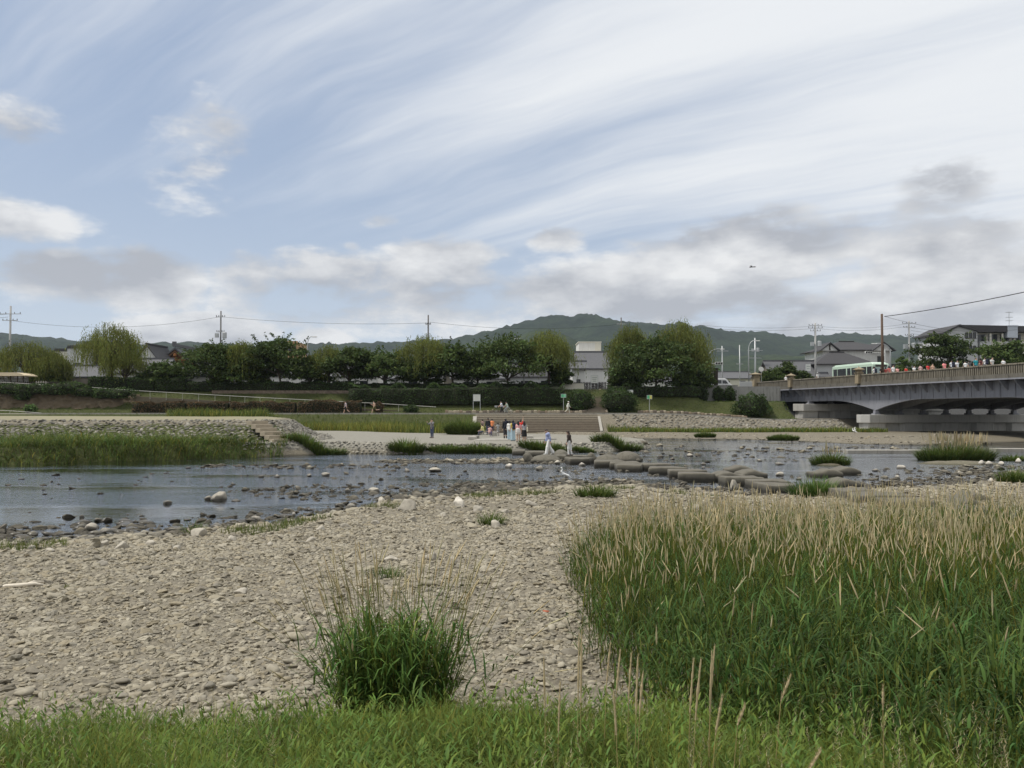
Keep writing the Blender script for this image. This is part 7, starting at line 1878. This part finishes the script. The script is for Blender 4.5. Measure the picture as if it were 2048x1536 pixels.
    if face and res < .04:
        for s in (-1, 1):
            V, F = ico(2); o = link('eye', npmesh('eye', V * .011 + (J['head'] + hd @ np.array([s * .03, .084, .022])), F), MAT_HAIR, e, True)
        V, F = ico(2); link('mouth', npmesh('mouth', V * np.array([.022, .006, .005]) + (J['head'] + hd @ np.array([0, .098, -.055])), F), cloth((.3, .11, .09)), e, True)
    J['pelvis'] = pelvis; W = lambda p: Vector(loc) + Matrix.Rotation(yaw, 3, 'Z') @ (Vector(p) * sc)
    return e, J, W, sc, up


def backpack(J, W, up, sc, yaw, c, label, size=1.0):
    b = J['chest'] + up @ np.array([0, -.235 * size, -.06]); p = W(b); e = empty('backpack', tuple(p), label, 'backpack', None, yaw); e.scale = (sc * size,) * 3
    V, F = sdf_mesh([('c', (-.07, 0, -.18), (.07, 0, -.18), .10, .10), ('c', (-.06, 0, .13), (.06, 0, .13), .095, .095), ('c', (0, -.02, -.15), (0, -.02, .15), .12, .11)], .025, .03); link('pack', npmesh('pack', V, F), cloth(c), e, True)
    V, F = sdf_mesh([('c', (-.05, -.10, -.12), (.05, -.10, -.12), .06, .06)], .025, .02); link('pocket', npmesh('pocket', V, F), cloth(tuple(x * .8 for x in c)), e, True)
    for s in (-1, 1): MB().tube([(s * .08, .07, .18), (s * .10, .20, .22), (s * .10, .34, .16), (s * .11, .36, -.02), (s * .11, .20, -.18), (s * .09, .05, -.18)], .017, 6).build('strap', cloth(tuple(x * .7 for x in c)), e)


def tote(p, yaw, c, label, w=.3, h=.34, strap=.35):
    e = empty('shoulder_bag', tuple(p), label, 'bag', None, yaw); V, F = sdf_mesh([('c', (0, -w * .35, -h * .6), (0, w * .35, -h * .6), .05, .05), ('c', (0, -w * .3, 0), (0, w * .3, 0), .035, .035), ('e', (0, 0, -h * .3), (.06, w * .5, h * .5))], .025, .02); link('sack', npmesh('sack', V, F), cloth(c), e, True)
    MB().tube([(0, -w * .3, 0), (-.02, -w * .1, strap * .9), (-.02, w * .1, strap * .9), (0, w * .3, 0)], .013, 6).build('handle', cloth(c), e)


def at(px, py, z=None):
    """foot position on the ground seen at a pixel"""
    if py > 1000: z = .42
    p = G(px, py, .8 if z is None else z)
    for _ in range(3): p = G(px, py, float(Zlower(p.x))) if z is None else p
    return (p.x, p.y, float(H(p.x, p.y)))


WALK = dict(hip=(.42, -.38), knee=(.15, .45), arm=(-.4, .4), elbow=(.2, .35), lean=.06)
# two walkers on the stepping stones (they look down at the stones)
e, J, W, sc, up = person((gx(1097, 52.0), 52.0, .34), 1.75, 1.66, 'person in lavender shirt and white trousers stepping along stones', (.30, .34, .52), (.74, .73, .70), 'wide', 'short', dict(hip=(.24, -.22), knee=(.08, .34), arm=(-.25, .2), elbow=(.25, .35), lean=.10, head=(.45, 0)), 'long', res=.02, shoes=(.55, .54, .5), hairmat=MAT_BRHAIR)
e, J, W, sc, up = person((gx(1139, 50.9), 50.9, .34), 1.1, 1.54, 'person in brown jacket and white trousers with a dark bag', (.055, .042, .034), (.72, .71, .69), 'trousers', 'bob', dict(hip=(.10, -.08), knee=(.1, .12), arm=(.05, .35), elbow=(.25, .35), out=(.25, .1), lean=.1, head=(.35, 0)), 'long', res=.02, female=True, hairmat=MAT_BRHAIR, shoes=(.03, .03, .03))
p = W(J['wr1']); e = empty('umbrella', tuple(p), 'folded black umbrella held by the person in brown', 'umbrella', None, 1.1); MB().tube([(0, 0, .05), (0, .02, -.12), (0, .04, -.55)], [.012, .04, .012], 8).build('canopy', cloth((.015, .015, .016)), e); MB().tube([(0, 0, .05), (0, 0, .14), (0, -.05, .17), (0, -.09, .13)], .011, 6).build('handle', MAT_OLDWOOD, e)
# lone person holding a phone up
person(at(864, 876), 2.6, 1.66, 'lone person in grey top and jeans holding something to face', (.17, .165, .17), (.06, .075, .12), pose=dict(arm=(.9, .9), elbow=(1.5, 1.5), head=(.15, 0)), sleeves='long')
# the friends
YA = lambda px, py: at(px, py)
e, J, W, sc, up = person(YA(1011, 879.5), .25, 1.76, 'tall person in black with a big black backpack', (.018, .019, .024), (.05, .05, .055), pose=dict(hip=(.05, -.05)), sleeves='long', group=None); backpack(J, W, up, sc, .25, (.012, .014, .022), 'big black backpack worn by the tall person', 1.25)
e, J, W, sc, up = person(YA(1019, 881), -.1, 1.62, 'person in white shirt and pale blue wide trousers', (.68, .66, .62), (.36, .46, .52), 'wide', 'bob', female=True, sleeves='long')
e, J, W, sc, up = person(YA(1026, 882.5), .35, 1.66, 'person in yellow with pale blue trousers and navy backpack', (.55, .42, .10), (.38, .50, .56), 'wide', 'long', female=True); backpack(J, W, up, sc, .35, (.018, .026, .055), 'navy backpack worn by the person in yellow', 1.0)
e, J, W, sc, up = person(YA(1036.5, 884), .1, 1.6, 'person in pink top and pale skirt with white sack bag', (.70, .36, .36), (.60, .52, .48), 'miniskirt', 'long', female=True); tote(W(J['pelvis'] + np.array([-.05, -.2, .12])), 1.7, (.74, .70, .66), 'big white sack bag on the back of the person in pink', .36, .4, .3)
e, J, W, sc, up = person(YA(1041, 876), -.2, 1.62, 'person in red shirt raising one arm among the friends', (.58, .04, .03), (.08, .08, .09), pose=dict(arm=(.1, 2.9), elbow=(.2, .15)), hair='short')
e, J, W, sc, up = person(YA(1048.5, 885), .1, 1.6, 'person in grey top and knee length black skirt', (.30, .29, .30), (.014, .014, .015), 'skirt', 'long', female=True, shoes=(.02, .02, .02)); tote(W(J['chest'] + np.array([.24, -.03, -.12])), 0., (.60, .55, .42), 'cream tote bag on the shoulder of the person in grey', .3, .4, .3)
# the youngsters
person(YA(965, 868), .5, 1.50, 'youngster in faded pink check shirt behind the seated one', (.36, .24, .23), (.35, .32, .27), pose=dict(hip=(.1, 0)))
person((lambda p: (p[0], p[1], p[2]))(YA(966, 873.5)), 1.35, 1.45, 'youngster in yellow shirt sitting on a stone seat', (.60, .56, .24), (.08, .09, .12), pose=dict(hip=(1.45, 1.3), knee=(1.2, 1.0), arm=(.6, .5), elbow=(.6, .6), lean=.15), sleeves='short')
person(YA(976, 870), .2, 1.66, 'youngster in black jacket standing beside the orange shirt', (.02, .02, .024), (.05, .06, .11), sleeves='long')
person(YA(979, 873), -.3, 1.5, 'child crouching in purple checked trousers', (.45, .28, .26), (.14, .13, .22), pose=dict(hip=(1.9, 1.8), knee=(2.2, 2.1), arm=(1.0, .9), elbow=(.4, .4), lean=.35), sleeves='short', shoes=(.6, .6, .58))
person(YA(984, 869), .0, 1.58, 'youngster in bright orange shirt and dark trousers', (.72, .25, .10), (.04, .04, .08), pose=dict(lean=.08))
person(YA(996, 871), 0., 1.24, 'small child in grey running with one foot lifted', (.28, .275, .27), (.30, .295, .285), pose=dict(hip=(-.25, .05), knee=(1.15, .1), arm=(-.6, .6), elbow=(.9, .9), out=(.35, .35), lean=.05), sleeves='short', hair='bob')
# on the far path
zp_ = 2.7
person((gx(1136, 110.6), 110.6, zp_), -1.35, 1.64, 'walker in white cap and pale clothes on the far path', (.55, .56, .50), (.46, .45, .38), pose=WALK, hat=(.7, .7, .68), sleeves='long', res=.03)
person((gx(692, 110.6), 110.6, zp_), 1.5, 1.66, 'runner in white and dark before the rusty hedge', (.42, .36, .38), (.03, .03, .03), 'shorts', pose=WALK, res=.03)
person((gx(749, 110.8), 110.8, zp_), 1.5, 1.72, 'bare chested runner in olive shorts by small rusty bush', (.5, .3, .2), (.10, .10, .04), 'shorts', pose=dict(hip=(.6, -.5), knee=(.4, 1.2), arm=(-.6, .7), elbow=(1.4, 1.4), lean=.1), shirtless=True, res=.03)


def bicycle(loc, yaw, label, paint):
    e = empty('bicycle', loc, label, 'bicycle', None, yaw); fr = cloth(paint)
    for y in (-.52, .52):
        w = empty('wheel', (0, y, .33), None, None); w.parent = e
        pts = [(0, .32 * math.cos(a), .32 * math.sin(a)) for a in np.linspace(0, 6.283, 21)]; MB().tube(pts, .022, 6).build('tyre', MAT_TYRE, w); MB().tube([(-.03, 0, 0), (.03, 0, 0)], .04, 8).build('hub', MAT_STEEL, w)
        m = MB()
        for a in np.linspace(0, 3.14, 7)[:-1]: m.tube([(0, .31 * math.cos(a), .31 * math.sin(a)), (0, -.31 * math.cos(a), -.31 * math.sin(a))], .004, 4)
        m.build('spokes', MAT_STEEL, w)
    m = MB(); bb, st, hdp = (0, -.08, .30), (0, -.22, .80), (0, .38, .82)
    for a, b in ((bb, st), (bb, hdp), (st, hdp), (bb, (0, -.52, .33)), (st, (0, -.52, .33)), (hdp, (0, .52, .33)), (hdp, (0, .34, 1.0))): m.tube([a, b], .018, 6)
    m.build('frame', fr, e); m = MB(); m.tube([(-.26, .22, 1.02), (-.2, .34, 1.0), (.2, .34, 1.0), (.26, .22, 1.02)], .014, 6); m.build('handlebar', MAT_STEEL, e)
    m = MB(); m.lathe([(.02, 0), (.10, .03), (.09, .07), (.02, .09)], (0, -.24, .82), 8); m.build('saddle', MAT_TYRE, e); m = MB(); m.box((0, .55, .92), (.34, .28, .24), taper=1.1); m.build('basket', MAT_STEEL, e); m = MB(); m.box((0, -.08, .30), (.30, .03, .03)); m.build('pedal', MAT_FRAME, e)
    return e


bicycle((gx(1000, 110.2), 110.2, zp_), 1.75, 'dark bicycle pushed along the far path', (.04, .04, .05))
person((gx(1003.5, 109.8), 109.8, zp_), 1.75, 1.62, 'person in white top and black trousers pushing a bicycle', (.58, .60, .66), (.02, .02, .025), pose=dict(hip=(.3, -.25), knee=(.1, .3), arm=(.7, .7), elbow=(.3, .3), lean=.12), res=.03)
bicycle((gx(1015, 111.2), 111.2, zp_), 1.2, 'bicycle of the rider in pale green on the far path', (.5, .5, .48))
person((gx(1015, 111.2), 111.15, zp_), 1.2, 1.62, 'rider in pale green seated on a bicycle', (.40, .48, .40), (.38, .40, .40), pose=dict(hip=(1.0, .6), knee=(1.0, 1.15), arm=(.85, .85), elbow=(.25, .25), lean=.25, drop=.86), res=.03)
for i in range(7):
    bicycle((gx(1166 + 6 * i, 123.4), 123.4, 6.1), .4 + .2 * (i % 3), 'parked bicycle in the row at the head of stairs', (.10, .10, .11) if i % 2 else (.35, .35, .36)); COL.objects[-1]
for o in bpy.data.objects:
    if o.get('label', '').startswith('parked bicycle'): o['group'] = 'bicycles parked at the head of stairs'
# the crowd on the bridge pavement
CROWD = [(1572, 756, (.75, .75, .74), 'white shirted cyclist with white helmet near bridge end', (.75, .75, .74)), (1636, 750, (.5, .5, .5), 'person in pale cap alone behind the bus tail', (.7, .7, .68)), (1750, 737, (.72, .72, .70), 'person in white with black straps before bus windscreen', None),
         (1763, 737, (.015, .015, .016), 'person all in black beside the brown pole', None), (1772, 740, (.45, .10, .08), 'person in dull red just right of brown pole', None), (1779, 737, (.65, .2, .17), 'person in rose shirt next to white shirted one', None), (1787, 736, (.74, .73, .72), 'person in white shirt with dark hair after brown pole', None),
         (1796, 739, (.70, .36, .33), 'person in pale pink stooping behind the parapet', None), (1813, 741, (.62, .07, .05), 'person in vivid red low behind the parapet', None), (1829, 737, (.76, .76, .76), 'person in bright white by the young tree', None), (1842, 735, (.60, .42, .40), 'person in washed pink after the young tree', None),
         (1857, 733, (.58, .05, .05), 'person in deep red beside the tan clad one', None), (1866, 733, (.55, .36, .26), 'person in tan beside the deep red one', None), (1890, 728, (.80, .28, .28), 'person in salmon pink carrying on alone', None), (1905, 726, (.70, .71, .74), 'person in white wearing a navy pack', (.0, .0, .0)),
         (1915, 725, (.72, .73, .76), 'person in white jersey after the navy pack', None), (1932, 728, (.77, .77, .76), 'person in white leaning before the dark tree', None), (1940, 726, (.10, .10, .10), 'person in black and white stripes', None), (1953, 718, (.03, .28, .32), 'tall person in teal jacket on the bridge', None),
         (1963, 718, (.12, .04, .04), 'person in maroon with dark hair beside teal jacket', None), (1972, 716, (.70, .69, .68), 'person in white with black backpack after teal jacket', None), (1985, 717, (.50, .50, .48), 'person in grey shirt last of the bridge crowd', None), (2008, 724, (.76, .76, .75), 'person in white bending low near the car', None)]
for i, (px, py, c, lab, hat) in enumerate(CROWD):
    ins = 1.5 + .5 * (i % 2); s = blocal(px, ins); p = bworld(s, ins, DECK + .27); hgt = (P(px, py - 1.5, p.y).z - DECK); hgt = min(1.82, max(1.45, hgt)); yaw = BROT - math.pi / 2 + (math.pi if i % 3 else 0)
    e, J, W, sc, up = person(tuple(p), yaw, hgt, lab, c, (.05, .05, .07), pose=dict(WALK) if i % 2 else dict(hip=(-.3, .3), knee=(.4, .1), arm=(.3, -.3)), res=.046, group='people on the bridge', hat=hat if hat and sum(hat) > 0 else None, face=True, hair=('short', 'bob')[i % 2])
    if 'navy' in lab or 'black backpack' in lab or 'black straps' in lab: backpack(J, W, up, sc, yaw, (.02, .024, .045), 'dark pack worn by the %s' % lab, 1.0)

# ------------------------------------------------------------------ birds
MAT_EGRET = mat('white_plumage', (.86, .86, .84), .7, .03, 8., .1)
MAT_BILL = mat('dark_bill', (.02, .02, .02), .5, .05, 8., 0)


def egret(px, py, h, yaw, label, wings=False, z=-.03):
    p = G(px, py, 0.); e = empty('egret', (p.x, p.y, max(z, float(H(p.x, p.y)) if wings else z)), label, 'bird', None, yaw); e.scale = (h / .66,) * 3
    V, F = sdf_mesh([('c', (0, .10, .36), (0, -.12, .28), .062, .045), ('c', (0, -.10, .29), (0, -.27, .20), .045, .015), ('c', (0, .13, .38), (0, .19, .46), .038, .024), ('c', (0, .19, .46), (0, .155, .54), .022, .019), ('c', (0, .155, .54), (0, .185, .60), .019, .019), ('c', (0, .185, .60), (0, .22, .605), .026, .014)], .012, .012)
    link('body', npmesh('body', V, F), MAT_EGRET, e, True)
    m = MB(); m.tube([(0, .23, .606), (0, .33, .592)], [.010, .002], 6); m.build('bill', MAT_BILL, e)
    for s in (-1, 1):
        MB().tube([(s * .025, 0, .28), (s * .025, -.03, .15), (s * .025, 0, 0)], [.010, .007, .006], 6).build('leg', MAT_BILL, e)
        if wings:
            V, F = sdf_mesh([('c', (s * .04, .02, .36), (s * .22, .0, .62), .03, .02), ('c', (s * .22, 0, .62), (s * .30, -.08, .78), .02, .008), ('c', (s * .05, -.08, .34), (s * .22, -.12, .60), .022, .010)], .014, .02); link('wing', npmesh('wing', V, F), MAT_EGRET, e, True)
        else:
            V, F = sdf_mesh([('c', (s * .05, .08, .36), (s * .035, -.18, .25), .03, .012)], .012, .01); link('wing', npmesh('wing', V, F), MAT_EGRET, e, True)
    return e


egret(1131, 965, .74, 2.1, 'white egret wading in dark calm shallows')
egret(1709, 876, .72, 1.0, 'white heron with raised wings by the bridge pier', True, 0.)
pb = P(1504, 534, 70.); e = empty('flying_bird', tuple(pb), 'dark bird gliding below the grey clouds', 'bird', None, 1.2); mbird = mat('dark_plumage', (.05, .045, .04), .8, .1, 8., 0)
V, F = sdf_mesh([('c', (0, .16, 0), (0, -.12, 0), .045, .03), ('c', (0, -.12, 0), (0, -.26, 0), .03, .045), ('c', (0, .16, .01), (0, .22, .01), .028, .012)], .015, .015); link('body', npmesh('body', V, F), mbird, e, True)
for s in (-1, 1):
    V, F = sdf_mesh([('c', (s * .03, .04, .01), (s * .22, .08, .07), .035, .03), ('c', (s * .22, .08, .07), (s * .42, -.02, .04), .03, .012), ('c', (s * .05, -.03, .01), (s * .3, .0, .05), .02, .015)], .015, .012); link('wing', npmesh('wing', V, F), mbird, e, True)

# pale driftwood on the gravel
p0 = at(40, 1168); e = empty('driftwood', p0, 'pale bleached driftwood lying on the gravel', 'driftwood', None, .25); md = mat('bleached_wood', (.62, .56, .46), .9, .15, 12., .4, .01)
MB().tube([(-.42, 0, .0), (-.2, .03, .035), (0, .0, .04), (.2, .04, .05), (.36, .02, .02)], [.012, .03, .035, .028, .01], 8).build('trunk', md, e, True); MB().tube([(.05, .02, .04), (.16, .12, .07), (.3, .16, .05)], [.02, .016, .008], 6).build('branch', md, e, True)

# ------------------------------------------------------------------ the air over the valley
m, nt, b = new_mat('valley_haze'); nt.nodes.remove(b); pv = nt.nodes.new('ShaderNodeVolumePrincipled'); pv.inputs['Color'].default_value = (.80, .88, 1.0, 1); pv.inputs['Density'].default_value = .6e-4; pv.inputs['Anisotropy'].default_value = .0
nt.links.new(pv.outputs[0], nt.nodes['Material Output'].inputs['Volume'])
hb = MB(); hb.box((0, 2150, 229.), (8600, 4400, 461.)); hz_o = hb.build('haze', m); stuff(hz_o); tag(hz_o, 'thin bluish haze filling the valley air', 'haze')
